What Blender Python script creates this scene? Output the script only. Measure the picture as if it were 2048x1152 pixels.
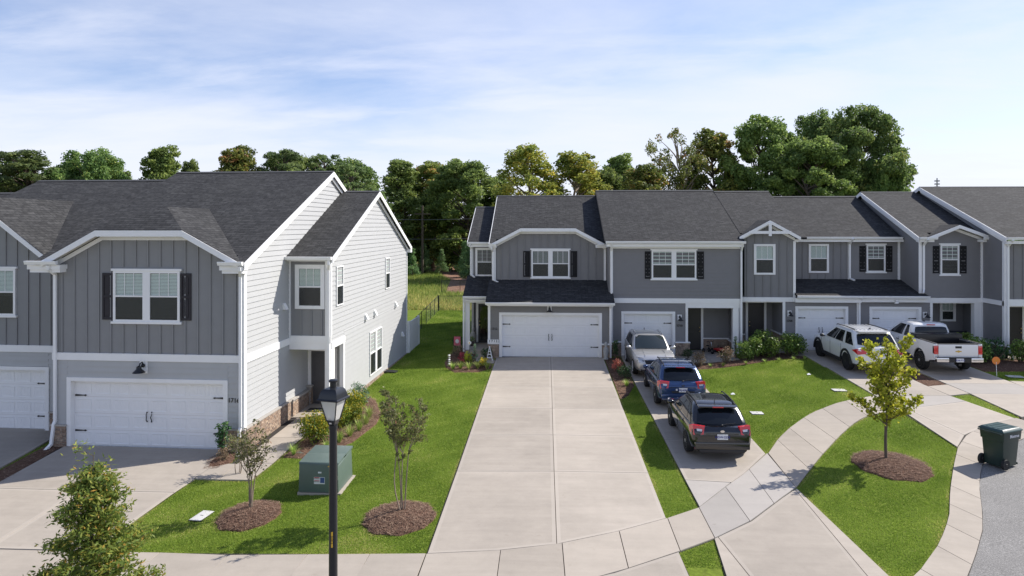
import bpy, bmesh, math, random
import numpy as np
from mathutils import Vector, Matrix
for o in list(bpy.data.objects): bpy.data.objects.remove(o)
scene = bpy.context.scene
COL = scene.collection
R = math.radians
# ------------------------------------------------------------------ camera
cam = bpy.data.cameras.new('camera'); camo = bpy.data.objects.new('camera', cam); COL.objects.link(camo)
camo.location = (0, 0, 6.6); camo.rotation_euler = (R(90), 0, math.atan(69/1365))
cam.sensor_width = 36; cam.lens = 36*1365/2048; cam.shift_y = -126/2048; cam.clip_start = 0.1; cam.clip_end = 6000
scene.camera = camo
# ------------------------------------------------------------------ world, sun, exposure
SUN_EL, SUN_AZ = R(41), R(27)          # azimuth measured from +X towards +Y
world = bpy.data.worlds.new('World'); scene.world = world; world.use_nodes = True
wn, wl = world.node_tree.nodes, world.node_tree.links
bg = wn['Background']
sky = wn.new('ShaderNodeTexSky'); sky.sky_type = 'NISHITA'; sky.sun_disc = False
sky.sun_elevation = SUN_EL; sky.sun_rotation = R(90) - SUN_AZ
sky.air_density = 1.0; sky.dust_density = .5; sky.ozone_density = 3.0
tc = wn.new('ShaderNodeTexCoord'); sep = wn.new('ShaderNodeSeparateXYZ'); wl.new(tc.outputs['Generated'], sep.inputs[0])
def wmath(op, a, b=None, clamp=False):
    n = wn.new('ShaderNodeMath'); n.operation = op; n.use_clamp = clamp
    for i, q in enumerate((a, b)):
        if q is None: continue
        if isinstance(q, (int, float)): n.inputs[i].default_value = q
        else: wl.new(q, n.inputs[i])
    return n.outputs[0]
zc = wmath('ADD', wmath('MAXIMUM', sep.outputs[2], 0.0), 0.12)
cmb = wn.new('ShaderNodeCombineXYZ'); wl.new(wmath('DIVIDE', sep.outputs[0], zc), cmb.inputs[0]); wl.new(wmath('DIVIDE', sep.outputs[1], zc), cmb.inputs[1])
def cloud(scale, sx, sy, rot, det, lo, hi, off):
    m = wn.new('ShaderNodeMapping'); m.inputs['Rotation'].default_value[2] = rot; m.inputs['Scale'].default_value = (sx, sy, 1); m.inputs['Location'].default_value = (off, off*.7, 0)
    wl.new(cmb.outputs[0], m.inputs[0])
    n = wn.new('ShaderNodeTexNoise'); n.inputs['Scale'].default_value = scale; n.inputs['Detail'].default_value = det; n.inputs['Roughness'].default_value = .58; n.inputs['Distortion'].default_value = .35
    wl.new(m.outputs[0], n.inputs['Vector'])
    r = wn.new('ShaderNodeMapRange'); r.interpolation_type = 'SMOOTHSTEP'; r.inputs[1].default_value = lo; r.inputs[2].default_value = hi
    wl.new(n.outputs['Fac'], r.inputs[0]); return r.outputs[0]
c1 = cloud(.55, .8, 1.0, .25, 9, .35, .76, 3.1)
c2 = cloud(1.7, .55, 1.1, .45, 9, .45, .76, 9.4)
# thin high cloud and haze: the slant path through it grows towards the horizon
tau = wmath('ADD', wmath('ADD', wmath('MULTIPLY', c1, .36), wmath('MULTIPLY', c2, .20)), wmath('ADD', .022, wmath('MULTIPLY', wmath('MAXIMUM', wmath('SUBTRACT', .20, sep.outputs[2]), 0.0), 1.1)))
cl = wmath('SUBTRACT', 1.0, wmath('POWER', 2.718, wmath('MULTIPLY', wmath('DIVIDE', tau, wmath('ADD', wmath('MAXIMUM', sep.outputs[2], 0.0), .055)), -1.0)))
mix = wn.new('ShaderNodeMix'); mix.data_type = 'RGBA'; wl.new(cl, mix.inputs[0]); tint = wn.new('ShaderNodeMix'); tint.data_type = 'RGBA'; tint.blend_type = 'MULTIPLY'; tint.inputs[0].default_value = 1; tint.inputs[7].default_value = (1.14, 1.10, 1.24, 1); wl.new(sky.outputs[0], tint.inputs[6]); wl.new(tint.outputs[2], mix.inputs[6]); mix.inputs[7].default_value = (6.75, 7.05, 8.05, 1)
wl.new(mix.outputs[2], bg.inputs[0]); bg.inputs[1].default_value = 0.105
sd = bpy.data.lights.new('sun', 'SUN'); sd.energy = 5.0; sd.angle = R(.53); sd.color = (1, .945, .87)
so = bpy.data.objects.new('sun', sd); COL.objects.link(so)
SUNV = Vector((math.cos(SUN_EL)*math.cos(SUN_AZ), math.cos(SUN_EL)*math.sin(SUN_AZ), math.sin(SUN_EL)))
so.rotation_euler = SUNV.to_track_quat('Z', 'Y').to_euler(); so.location = SUNV*60
scene.view_settings.view_transform = 'Standard'; scene.view_settings.look = 'None'
scene.view_settings.exposure = 0.36; scene.view_settings.gamma = 1.0; scene.view_settings.use_curve_mapping = False

# ------------------------------------------------------------------ helpers
def sm(t): t = max(0., min(1., t)); return t*t*(3-2*t)
def gh(X, Y):                             # height of the terrain
    return 0.0175*max(-22, min(0, Y-34)) + 0.032*max(-8, min(0, X+1))*(1-sm((Y-34)/10)) + 0.28*sm((X-7)/6)*sm((Y-16)/14)
def sma(t): t = np.clip(t, 0, 1); return t*t*(3-2*t)
def gha(X, Y):
    return 0.0175*np.clip(Y-34, -22, 0) + 0.032*np.clip(X+1, -8, 0)*(1-sma((Y-34)/10)) + 0.28*sma((X-7)/6)*sma((Y-16)/14)

def tag(o, label=None, cat=None, group=None, kind=None):
    if label: o['label'] = label
    if cat: o['category'] = cat
    if group: o['group'] = group
    if kind: o['kind'] = kind
    return o
def link(name, me, parent=None, loc=None, rot=None):
    o = bpy.data.objects.new(name, me); COL.objects.link(o)
    if parent is not None: o.parent = parent
    if loc is not None: o.location = loc
    if rot is not None: o.rotation_euler = rot
    return o
def thing(name, label, cat, loc=(0,0,0), rz=0, group=None):
    o = link(name, None, None, loc, (0, 0, rz)); o.empty_display_size = .3
    return tag(o, label, cat, group)
def copy_tree(o, parent=None):
    kids = list(o.children); c = o.copy(); COL.objects.link(c); c.parent = parent
    for ch in kids: copy_tree(ch, c)
    return c

class MB:
    """collects shapes, then becomes one mesh object"""
    def __init__(s): s.v = []; s.f = []; s.uv = []
    def add(s, vs, fs, uv=None):
        n = len(s.v); s.v += [tuple(p) for p in vs]; s.f += [tuple(i+n for i in q) for q in fs]
        s.uv += uv if uv else [None]*len(fs); return s
    def box(s, x0, x1, y0, y1, z0, z1):
        return s.add([(x0,y0,z0),(x1,y0,z0),(x1,y1,z0),(x0,y1,z0),(x0,y0,z1),(x1,y0,z1),(x1,y1,z1),(x0,y1,z1)],
                     [(0,3,2,1),(4,5,6,7),(0,1,5,4),(1,2,6,5),(2,3,7,6),(3,0,4,7)])
    def hexa(s, p):
        return s.add(p, [(0,3,2,1),(4,5,6,7),(0,1,5,4),(1,2,6,5),(2,3,7,6),(3,0,4,7)])
    def prism(s, pts, vec):               # planar polygon pushed along vec
        n = len(pts); vec = Vector(vec); a = [Vector(p) for p in pts]
        nm = sum(((a[i]-a[0]).cross(a[(i+1) % n]-a[0]) for i in range(1, n-1)), Vector())
        if nm.dot(vec) > 0: a.reverse()
        return s.add(a+[p+vec for p in a], [tuple(range(n)), tuple(range(2*n-1, n-1, -1))]+[(i, i+n, (i+1) % n+n, (i+1) % n) for i in range(n)])
    def tube(s, pts, r, n=8, cap=True):
        pts = [Vector(p) for p in pts]; k = len(pts); rr = r if isinstance(r, (list, tuple)) else [r]*k
        vs, fs = [], []; up = Vector((0, 0, 1))
        for i, p in enumerate(pts):
            t = (pts[min(i+1, k-1)]-pts[max(i-1, 0)]).normalized()
            a = t.cross(up if abs(t.z) < .95 else Vector((0, 1, 0))).normalized(); b = t.cross(a)
            for j in range(n):
                q = 2*math.pi*j/n; vs.append(p+(a*math.cos(q)+b*math.sin(q))*rr[i])
        for i in range(k-1):
            for j in range(n): fs.append((i*n+j, i*n+(j+1) % n, (i+1)*n+(j+1) % n, (i+1)*n+j))
        if cap: fs += [tuple(range(n))[::-1], tuple(range((k-1)*n, k*n))]
        return s.add(vs, fs)
    def lathe(s, prof, n=16, c=(0,0,0), axis='z'):
        vs, fs = [], []
        for r, h in prof:
            for j in range(n):
                q = 2*math.pi*j/n; x, y = r*math.cos(q), r*math.sin(q)
                p = {'z': (x, y, h), 'x': (h, x, y), 'y': (x, h, y)}[axis]
                vs.append((p[0]+c[0], p[1]+c[1], p[2]+c[2]))
        k = len(prof)
        for i in range(k-1):
            for j in range(n): fs.append((i*n+j, i*n+(j+1) % n, (i+1)*n+(j+1) % n, (i+1)*n+j))
        fs += [tuple(range(n))[::-1], tuple(range((k-1)*n, k*n))]
        return s.add(vs, fs)
    def sphere(s, c, r, n=10, m=7):
        prof = [(max(1e-4, math.sin(math.pi*i/m)), -math.cos(math.pi*i/m)) for i in range(m+1)]; r = r if isinstance(r, (tuple, list)) else (r, r, r)
        k = len(s.v); s.lathe(prof, n)
        s.v[k:] = [(c[0]+x*r[0], c[1]+y*r[1], c[2]+z*r[2]) for x, y, z in s.v[k:]]; return s
    def mesh(s, name, mat, smooth=None, off=None):
        me = bpy.data.meshes.new(name); v = s.v
        if off is not None: v = [(p[0]-off[0], p[1]-off[1], p[2]-off[2]) for p in v]
        me.from_pydata(v, [], s.f)
        if any(s.uv):
            l = me.uv_layers.new(name='UVMap'); k = 0
            for fi, p in enumerate(s.f):
                u = s.uv[fi]
                for j in range(len(p)):
                    if u: l.data[k].uv = u[j]
                    k += 1
        if mat: me.materials.append(mat)
        if smooth is not None:
            me.shade_smooth(); me.set_sharp_from_angle(angle=R(smooth))
        me.update(); return me
    def build(s, name, mat, parent=None, smooth=None, off=None, fix=True, loc=None, rot=None):
        me = s.mesh(name, mat, None, off)
        if fix:
            b = bmesh.new(); b.from_mesh(me); bmesh.ops.recalc_face_normals(b, faces=b.faces); b.to_mesh(me); b.free()
        if smooth is not None: me.shade_smooth(); me.set_sharp_from_angle(angle=R(smooth))
        return link(name, me, parent, loc, rot)
def beveled(o, w, seg=2):                 # real bevel, evaluated into the mesh
    me = o.data; b = bmesh.new(); b.from_mesh(me); bmesh.ops.remove_doubles(b, verts=b.verts, dist=1e-5)
    bmesh.ops.bevel(b, geom=[e for e in b.edges if len(e.link_faces) == 2 and e.calc_face_angle(0) > .5], offset=w, segments=seg, profile=.6, affect='EDGES', clamp_overlap=True)
    b.to_mesh(me); b.free(); me.shade_smooth(); me.set_sharp_from_angle(angle=R(40)); return o
def text_mesh(txt, size, mat, depth=.004, bold=0.0):
    cu = bpy.data.curves.new('lettering', 'FONT'); cu.body = txt; cu.size = size; cu.extrude = depth; cu.align_x = 'CENTER'; cu.align_y = 'CENTER'; cu.offset = bold; cu.resolution_u = 2
    o = bpy.data.objects.new('lettering', cu); COL.objects.link(o); dg = bpy.context.evaluated_depsgraph_get()
    me = bpy.data.meshes.new_from_object(o.evaluated_get(dg)); bpy.data.objects.remove(o); bpy.data.curves.remove(cu)
    me.materials.clear(); me.materials.append(mat); return me

# ------------------------------------------------------------------ materials
class NT:
    def __init__(s, name):
        s.m = bpy.data.materials.new(name); s.m.use_nodes = True; s.n = s.m.node_tree.nodes; s.l = s.m.node_tree.links; s.b = s.n['Principled BSDF']
    def node(s, t, **kw):
        n = s.n.new('ShaderNode'+t)
        for k, v in kw.items():
            if hasattr(n, k) and not k[0].isupper(): setattr(n, k, v)
            else: n.inputs[k.replace('_', ' ')].default_value = v
        return n
    def noise(s, vec, scale, det=4, rough=.6):
        n = s.node('TexNoise', Scale=scale, Detail=det, Roughness=rough)
        if vec is not None: s.l.new(vec, n.inputs['Vector'])
        return n.outputs['Fac']
    def ramp(s, fac, stops):
        r = s.node('ValToRGB'); e = r.color_ramp.elements
        while len(e) < len(stops): e.new(.5)
        for q, (p, c) in zip(e, stops): q.position = p; q.color = (*c, 1) if len(c) == 3 else c
        s.l.new(fac, r.inputs[0]); return r.outputs[0]
    def mul(s, a, b, fac=1.0, mode='MULTIPLY'):
        m = s.node('Mix', data_type='RGBA', blend_type=mode)
        for i, q in ((0, fac), (6, a), (7, b)):
            if isinstance(q, (int, float)): m.inputs[i].default_value = q
            elif isinstance(q, tuple): m.inputs[i].default_value = (*q, 1) if len(q) == 3 else q
            else: s.l.new(q, m.inputs[i])
        return m.outputs[2]
    def math(s, op, a, b=None):
        n = s.node('Math', operation=op)
        for i, q in enumerate((a, b)):
            if q is None: continue
            if isinstance(q, (int, float)): n.inputs[i].default_value = q
            else: s.l.new(q, n.inputs[i])
        return n.outputs[0]
    def bump(s, h, strength=.3, dist=.02):
        b = s.node('Bump', Strength=strength, Distance=dist); s.l.new(h, b.inputs['Height']); s.l.new(b.outputs[0], s.b.inputs['Normal']); return s
    def coord(s, kind='Object', scale=None):
        t = s.node('TexCoord').outputs[kind]
        if scale is None: return t
        m = s.node('Mapping'); m.inputs['Scale'].default_value = scale; s.l.new(t, m.inputs[0]); return m.outputs[0]
    def world(s): return s.node('NewGeometry').outputs['Position']
    def base(s, c): s.l.new(c, s.b.inputs['Base Color']) if not isinstance(c, tuple) else s.b.inputs['Base Color'].__setattr__('default_value', (*c, 1)); return s
    def set(s, **kw):
        for k, v in kw.items(): s.b.inputs[k.replace('_', ' ')].default_value = v
        return s
M = {}
def paint(name, col, rough=.55, var=.12, bump=.05, scale=3., metal=0., grime=.0):
    t = NT(name); c = t.world(); k = t.noise(c, scale, 5); k2 = t.noise(c, scale*14, 3)
    f = t.math('ADD', t.math('MULTIPLY', t.math('SUBTRACT', k, .5), var*2), t.math('ADD', t.math('MULTIPLY', t.math('SUBTRACT', k2, .5), var), 1.0))
    m = t.mul(col, (1, 1, 1)); v = t.node('HueSaturation'); t.l.new(m, v.inputs['Color']); t.l.new(f, v.inputs['Value'])
    t.base(v.outputs[0]).set(Roughness=rough, Metallic=metal)
    if bump: t.bump(k2, bump, .01)
    M[name] = t.m; return t.m
paint('white_trim', (.86, .855, .84), .5, .05)
paint('white_door', (.85, .85, .845), .45, .04)
paint('gutter_white', (.86, .86, .85), .35, .03, 0)
paint('batten_grey', (.25, .251, .253), .6, .08)
paint('lap_light', (.445, .45, .447), .6, .06)
paint('lap_charcoal', (.21, .206, .208), .6, .08)
paint('lap_warm', (.20, .194, .187), .6, .08)
paint('batten_charcoal', (.207, .204, .206), .6, .08)
paint('shutter_black', (.010, .010, .011), .85, .1)
paint('shutter_plum', (.034, .03, .034), .8, .1)
paint('door_dark', (.03, .028, .028), .4, .1)
paint('door_grey', (.085, .083, .088), .4, .08)
paint('black_iron', (.012, .012, .013), .4, .1)
paint('black_metal', (.014, .015, .018), .28, .1)
paint('soffit', (.62, .60, .56), .6, .05)
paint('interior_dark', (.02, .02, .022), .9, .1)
paint('brass', (.55, .42, .18), .3, .05, 0, metal=1.)
paint('stone_cap', (.42, .39, .35), .8, .2, .2)
paint('blind_mid', (.34, .37, .345), .6, .1, 0)
paint('blind_pale', (.74, .86, .79), .6, .05, 0)
paint('blind_dim', (.09, .105, .10), .6, .1, 0)
paint('chrome', (.7, .7, .72), .15, .02, 0, metal=1.)
paint('rubber', (.013, .013, .014), .75, .15)
paint('plastic_black', (.018, .018, .02), .5, .1)
paint('green_metal', (.105, .145, .125), .42, .10, .03)
paint('green_plastic', (.022, .042, .036), .38, .12, .04)
paint('lid_green', (.03, .065, .058), .35, .1, .03)
paint('bark', (.11, .085, .065), .9, .35, .5, 6)
paint('bark_pale', (.24, .19, .145), .85, .3, .4, 8)
paint('galvanised', (.23, .235, .24), .4, .1, 0, metal=.6)
paint('plate_white', (.72, .73, .74), .4, .05, 0)
paint('red_plastic', (.45, .02, .02), .3, .05, 0)
paint('orange_sign', (.75, .22, .04), .4, .08, 0)
paint('pink_flag', (.55, .13, .17), .8, .25, .1, 20)
paint('figurine_stone', (.42, .42, .40), .85, .25, .3, 12)
paint('terracotta', (.12, .1, .09), .8, .2, .1)
paint('blue_plastic', (.05, .09, .25), .4, .1, 0)
paint('yellow_tag', (.7, .42, .03), .5, .1, 0)
paint('lid_concrete', (.56, .55, .53), .85, .12, .1)
paint('cushion_dark', (.03, .033, .04), .9, .1)
paint('cushion_white', (.6, .6, .6), .9, .1)
paint('mat_dark', (.03, .03, .03), .95, .3, .3, 20)

def concrete(name, col, var):
    t = NT(name); c = t.world(); big = t.noise(c, .35, 6, .65); mid = t.noise(c, 2.2, 6, .7); fine = t.noise(c, 60, 2)
    st = t.node('Mapping'); st.inputs['Scale'].default_value = (.22, 2.6, 1); t.l.new(c, st.inputs[0]); streak = t.noise(st.outputs[0], 1.3, 7, .68)
    rnd = t.node('ObjectInfo').outputs['Random']
    f = t.math('ADD', t.math('MULTIPLY', big, var*1.3), t.math('ADD', t.math('MULTIPLY', mid, var*.8), t.math('ADD', t.math('MULTIPLY', streak, var*.9), t.math('ADD', t.math('MULTIPLY', fine, .12), t.math('MULTIPLY', rnd, .16)))))
    f = t.math('ADD', f, 1-.14-.05-var*1.5)
    v = t.node('HueSaturation', Color=(*col, 1)); t.l.new(f, v.inputs['Value'])
    spots = t.noise(c, 5.5, 3, .5); sp = t.ramp(spots, [(.0, (.70, .67, .64)), (.33, (1, 1, 1)), (.70, (1, 1, 1)), (.9, (1.08, 1.07, 1.06))])
    t.base(t.mul(v.outputs[0], sp)).set(Roughness=.88, Specular_IOR_Level=.3); t.bump(t.math('ADD', fine, streak), .12, .004); M[name] = t.m
concrete('concrete', (.405, .358, .302), .34)
concrete('concrete_new', (.40, .37, .335), .2)
concrete('concrete_walk', (.41, .362, .304), .30)
concrete('concrete_edge', (.44, .392, .333), .14)
concrete('concrete_joint', (.045, .04, .036), .3)

def asphalt():
    t = NT('asphalt'); c = t.world(); a = t.noise(c, 38, 4, .8); b = t.noise(c, .5, 6); v = t.node('TexVoronoi', Scale=70.); t.l.new(c, v.inputs['Vector'])
    base = t.ramp(a, [(.3, (.09, .088, .084)), (.5, (.20, .193, .182)), (.72, (.44, .425, .40))])
    t.base(t.mul(base, t.ramp(b, [(.3, (.85, .85, .85)), (.7, (1.15, 1.15, 1.15))]))).set(Roughness=.9); t.bump(v.outputs[0], .5, .01); M['asphalt'] = t.m
asphalt()
def shingle():
    t = NT('shingle'); uv = t.node('UVMap').outputs[0]
    br = t.node('TexBrick', Scale=1., Mortar_Size=.012, Mortar_Smooth=.3, Brick_Width=.34, Row_Height=.145, Bias=-.1, offset=.37, offset_frequency=2)
    br.inputs['Color1'].default_value = (.036, .036, .036, 1); br.inputs['Color2'].default_value = (.060, .060, .060, 1); br.inputs['Mortar'].default_value = (.022, .022, .024, 1)
    t.l.new(uv, br.inputs['Vector'])
    mp = t.node('Mapping'); mp.inputs['Scale'].default_value = (5.5, 6.9, 1); t.l.new(uv, mp.inputs[0])
    k = t.noise(mp.outputs[0], 1.0, 2, .7); g = t.noise(uv, 160, 2); big = t.noise(uv, .5, 5)
    c = t.mul(br.outputs['Color'], t.ramp(k, [(.3, (.62, .62, .63)), (.5, (1, 1, 1)), (.7, (1.4, 1.39, 1.38))]))
    c = t.mul(c, t.ramp(g, [(.3, (.75, .75, .75)), (.7, (1.25, 1.25, 1.25))])); c = t.mul(c, t.ramp(big, [(.3, (.88, .88, .9)), (.7, (1.12, 1.12, 1.1))]))
    t.base(c).set(Roughness=.9, Specular_IOR_Level=.25)
    sv = t.node('SeparateXYZ'); t.l.new(uv, sv.inputs[0]); saw = t.math('FRACT', t.math('DIVIDE', sv.outputs[1], .145))
    h = t.math('SUBTRACT', t.math('MULTIPLY', br.outputs['Fac'], -.6), t.math('MULTIPLY', saw, .7)); t.bump(h, .8, .012); M['shingle'] = t.m
shingle()
def brickm(name, cols):
    t = NT(name); r = t.node('ObjectInfo').outputs['Random']; c = t.world(); k = t.noise(c, 14, 4); n2 = t.noise(c, 4.5, 2)
    f = t.math('FRACT', t.math('ADD', r, t.math('MULTIPLY', n2, 1.7)))
    col = t.ramp(f, [(i/(len(cols)-1), q) for i, q in enumerate(cols)])
    t.base(t.mul(col, t.ramp(k, [(.3, (.7, .7, .7)), (.7, (1.2, 1.2, 1.2))]))).set(Roughness=.9); t.bump(k, .4, .008); M[name] = t.m
brickm('brick', [(.20, .13, .09), (.37, .26, .185), (.28, .21, .16), (.48, .36, .26), (.18, .15, .13)])
paint('mortar', (.33, .30, .27), .95, .15, .3, 20)
def glassm(name, tint, alpha):
    t = NT(name); t.base(tint).set(Roughness=.03, Specular_IOR_Level=.8, IOR=1.5, Alpha=alpha, Coat_Weight=.0); M[name] = t.m
glassm('pane_glass', (.02, .035, .032), .07)
glassm('screen_glass', (.018, .022, .022), .68); M['screen_glass'].node_tree.nodes['Principled BSDF'].inputs['Roughness'].default_value = .35
glassm('door_glass', (.02, .025, .02), .75)
def lampglass():
    t = NT('frosted_glass'); t.base((.75, .74, .70)).set(Roughness=.35, Transmission_Weight=.35, IOR=1.2, Alpha=.85); M['frosted_glass'] = t.m
lampglass()
def carpaint(name, col, metal=.3, rough=.28, coat=1.):
    t = NT(name); t.base(col).set(Roughness=rough, Metallic=metal, Coat_Weight=coat, Coat_Roughness=.04, Specular_IOR_Level=.5); M[name] = t.m
carpaint('paint_black', (.006, .006, .007), .0, .2)
carpaint('paint_blue', (.03, .065, .165), .45, .25)
carpaint('paint_silver', (.56, .555, .545), .55, .32)
carpaint('paint_white', (.80, .80, .79), .0, .3)
carpaint('car_glass', (.008, .010, .012), .0, .03, .0)
carpaint('car_glass_clear', (.02, .028, .03), .0, .03, .0)
carpaint('light_red', (.62, .018, .02), .0, .08)
carpaint('light_clear', (.62, .62, .64), .1, .08)
carpaint('alloy', (.62, .62, .64), .6, .35, 0)
carpaint('alloy_dark', (.02, .02, .022), .6, .3, 0)
carpaint('gold', (.62, .42, .08), .7, .3)
def leafm(name, ramp, trans=.35, rough=.55, gain=2.1):
    ramp = [(q, tuple(min(.75, v*gain) for v in c)) for q, c in ramp]; t = NT(name); a = t.node('Attribute'); a.attribute_name = 'rnd'; r = t.node('ObjectInfo').outputs['Random']
    c = t.ramp(a.outputs['Fac'], ramp); h = t.node('HueSaturation'); t.l.new(c, h.inputs['Color'])
    t.l.new(t.math('ADD', .82, t.math('MULTIPLY', r, .36)), h.inputs['Value']); t.l.new(t.math('ADD', .49, t.math('MULTIPLY', r, .02)), h.inputs['Hue'])
    t.base(h.outputs[0]).set(Roughness=rough, Specular_IOR_Level=.3)
    tr = t.node('BsdfTranslucent'); t.l.new(h.outputs[0], tr.inputs[0]); mx = t.node('MixShader'); mx.inputs[0].default_value = trans
    t.l.new(t.b.outputs[0], mx.inputs[1]); t.l.new(tr.outputs[0], mx.inputs[2]); t.l.new(mx.outputs[0], t.n['Material Output'].inputs[0]); M[name] = t.m
leafm('leaf_oak', [(0, (.032, .054, .018)), (.5, (.07, .108, .032)), (.85, (.12, .16, .048)), (1, (.17, .18, .05))], .5, .6, 2.35)
leafm('leaf_green', [(0, (.036, .058, .018)), (.5, (.085, .118, .033)), (1, (.155, .185, .05))], .5, .6, 2.35)
leafm('leaf_yellow', [(0, (.075, .105, .022)), (.45, (.155, .175, .036)), (.8, (.25, .235, .045)), (1, (.30, .23, .04))], .5, .6, 2.1)
leafm('leaf_olive', [(0, (.045, .065, .018)), (.5, (.11, .135, .032)), (.85, (.17, .165, .04)), (1, (.24, .13, .05))], .45)
leafm('leaf_pine', [(0, (.03, .045, .02)), (.5, (.062, .085, .032)), (1, (.11, .135, .045))], .5, .6, 2.5)
leafm('leaf_sapling', [(0, (.045, .08, .03)), (.5, (.08, .135, .05)), (1, (.14, .20, .075))], .3)
leafm('leaf_maple', [(0, (.085, .12, .012)), (.5, (.19, .225, .02)), (.85, (.31, .31, .035)), (1, (.38, .33, .06))], .5)
leafm('leaf_willow', [(0, (.045, .08, .018)), (.5, (.095, .14, .03)), (.82, (.19, .20, .04)), (1, (.32, .20, .04))], .5, .55, 2.2)
leafm('leaf_myrtle', [(0, (.04, .048, .018)), (.5, (.085, .095, .032)), (.85, (.14, .14, .05)), (1, (.22, .13, .07))], .35, .55, 1.8)
leafm('leaf_gold', [(0, (.03, .075, .012)), (.5, (.10, .16, .015)), (.75, (.32, .29, .02)), (1, (.50, .36, .03))], .3, .55, 1.35)
leafm('leaf_glossy', [(0, (.03, .055, .012)), (.5, (.075, .125, .025)), (1, (.19, .23, .055))], .35, .4)
leafm('leaf_bronze', [(0, (.04, .05, .02)), (.5, (.10, .075, .045)), (1, (.20, .13, .085))], .3)
leafm('leaf_coral', [(0, (.10, .06, .03)), (.5, (.42, .10, .06)), (1, (.60, .20, .12))], .3)
leafm('leaf_red', [(0, (.10, .02, .03)), (.5, (.25, .03, .05)), (1, (.35, .08, .08))], .3)
leafm('leaf_grey', [(0, (.05, .085, .05)), (.5, (.09, .14, .085)), (1, (.15, .20, .12))], .2)
leafm('leaf_dark', [(0, (.01, .028, .01)), (.6, (.022, .055, .016)), (1, (.06, .10, .03))], .2)
leafm('leaf_liriope', [(0, (.06, .11, .02)), (.5, (.16, .22, .04)), (1, (.36, .38, .14))], .35)
leafm('grass_blade', [(0, (.09, .145, .018)), (.5, (.165, .23, .034)), (.9, (.24, .30, .055)), (1, (.40, .36, .14))], .42, .6, 1.42)
leafm('field_grass', [(0, (.07, .11, .02)), (.5, (.17, .19, .045)), (1, (.38, .29, .12))], .4, .7, 1.8)
def groundm(name, stops, sc, bump=.4, extra=None):
    t = NT(name); c = t.world(); k = t.noise(c, sc, 8, .7); k2 = t.noise(c, sc*11, 4)
    col = t.ramp(k, stops); t.base(t.mul(col, t.ramp(k2, [(.25, (.6, .6, .6)), (.75, (1.35, 1.35, 1.35))]))).set(Roughness=.95, Specular_IOR_Level=.15); t.bump(k2, bump, .02); M[name] = t.m
groundm('lawn_soil', [(.3, (.10, .15, .016)), (.55, (.14, .19, .022)), (.75, (.19, .21, .045))], 1.1)
groundm('meadow', [(.3, (.08, .12, .02)), (.5, (.17, .18, .05)), (.7, (.30, .24, .10))], .12)
groundm('pine_straw', [(.3, (.16, .085, .06)), (.5, (.26, .15, .105)), (.75, (.38, .24, .17))], .8, .8)
groundm('mulch', [(.3, (.075, .04, .027)), (.5, (.15, .085, .058)), (.75, (.25, .16, .11))], 9, 1.)
leafm('straw_litter', [(0, (.06, .035, .025)), (.5, (.17, .10, .07)), (1, (.38, .26, .18))], .0, .9, 1.0)
# ------------------------------------------------------------------ terrain, lawns, paving
def drape_mesh(name, poly, mat, dz, step=1.0, zf=None):
    b = bmesh.new(); vs = [b.verts.new((x, y, 0)) for x, y in poly]; f = b.faces.new(vs); f.normal_update()
    if f.normal.z < 0: f.normal_flip()
    bmesh.ops.triangulate(b, faces=b.faces[:])
    xs = [p[0] for p in poly]; ys = [p[1] for p in poly]
    for ax, lo, hi in ((0, min(xs), max(xs)), (1, min(ys), max(ys))):
        q = math.ceil(lo/step)*step
        while q < hi:
            co = [0, 0, 0]; co[ax] = q; no = [0, 0, 0]; no[ax] = 1
            bmesh.ops.bisect_plane(b, geom=b.verts[:]+b.edges[:]+b.faces[:], plane_co=co, plane_no=no, dist=1e-5); q += step
    for v in b.verts: v.co.z = gh(v.co.x, v.co.y)+dz
    me = bpy.data.meshes.new(name); b.to_mesh(me); b.free(); me.materials.append(mat); return me
def coords(lo, hi, step, far): return [-f for f in reversed(far)]+list(np.arange(lo, hi+.01, step))+[hi+f if hi > 0 else f for f in far]
gx = [-3000, -900, -300, -120, -70]+list(range(-45, 56))+[80, 140, 320, 900, 3000]; gy = [-600, -200, -80, -40, -20]+list(range(-8, 61))+[70, 85, 110, 160, 300, 800, 3000]
gv = [(x, y, gh(x, y)-.10) for y in gy for x in gx]; nx = len(gx)
g = MB(); g.add(gv, [(j*nx+i, j*nx+i+1, (j+1)*nx+i+1, (j+1)*nx+i) for j in range(len(gy)-1) for i in range(nx-1)])
tag(g.build('ground', M['meadow']), 'dry green and straw meadow ground reaching back to the woods', kind='structure')
GUT_IN = [(15.95, 24.05), (14.6, 23.35), (13.4, 22.45), (12.38, 21.23), (11.43, 19.8), (10.37, 18.12), (9.44, 16.53), (8.51, 15.25), (7.33, 13.91), (5.6, 12.4), (3.0, 11.5), (-2, 11.3), (-40, 11.3)]
GUT_OUT = [(16.6, 23.1), (15.22, 22.4), (13.9, 21.45), (12.8, 20.5), (12.26, 19.9), (11.39, 18.58), (10.47, 16.95), (9.89, 16.01), (9.08, 14.91), (8.34, 13.96), (6.4, 11.9), (3.4, 10.7), (-2, 10.5), (-40, 10.5)]
lawn_poly = [(-40, 11.3), (-40, 52.5), (40, 52.5), (40, 32.5), (24, 28), (15.95, 24.05)]+GUT_IN[1:-1]
lawn = link('lawn', drape_mesh('lawn', lawn_poly, M['lawn_soil'], 0.0)); tag(lawn, 'close mown bright green lawn around the driveways', kind='structure')
road = link('road', drape_mesh('road', [(60, 36), (24, 26.2)]+GUT_OUT+[(-40, -20), (60, -20)], M['asphalt'], -.03, 4.0)); tag(road, 'grey speckled asphalt street', kind='structure')

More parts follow.
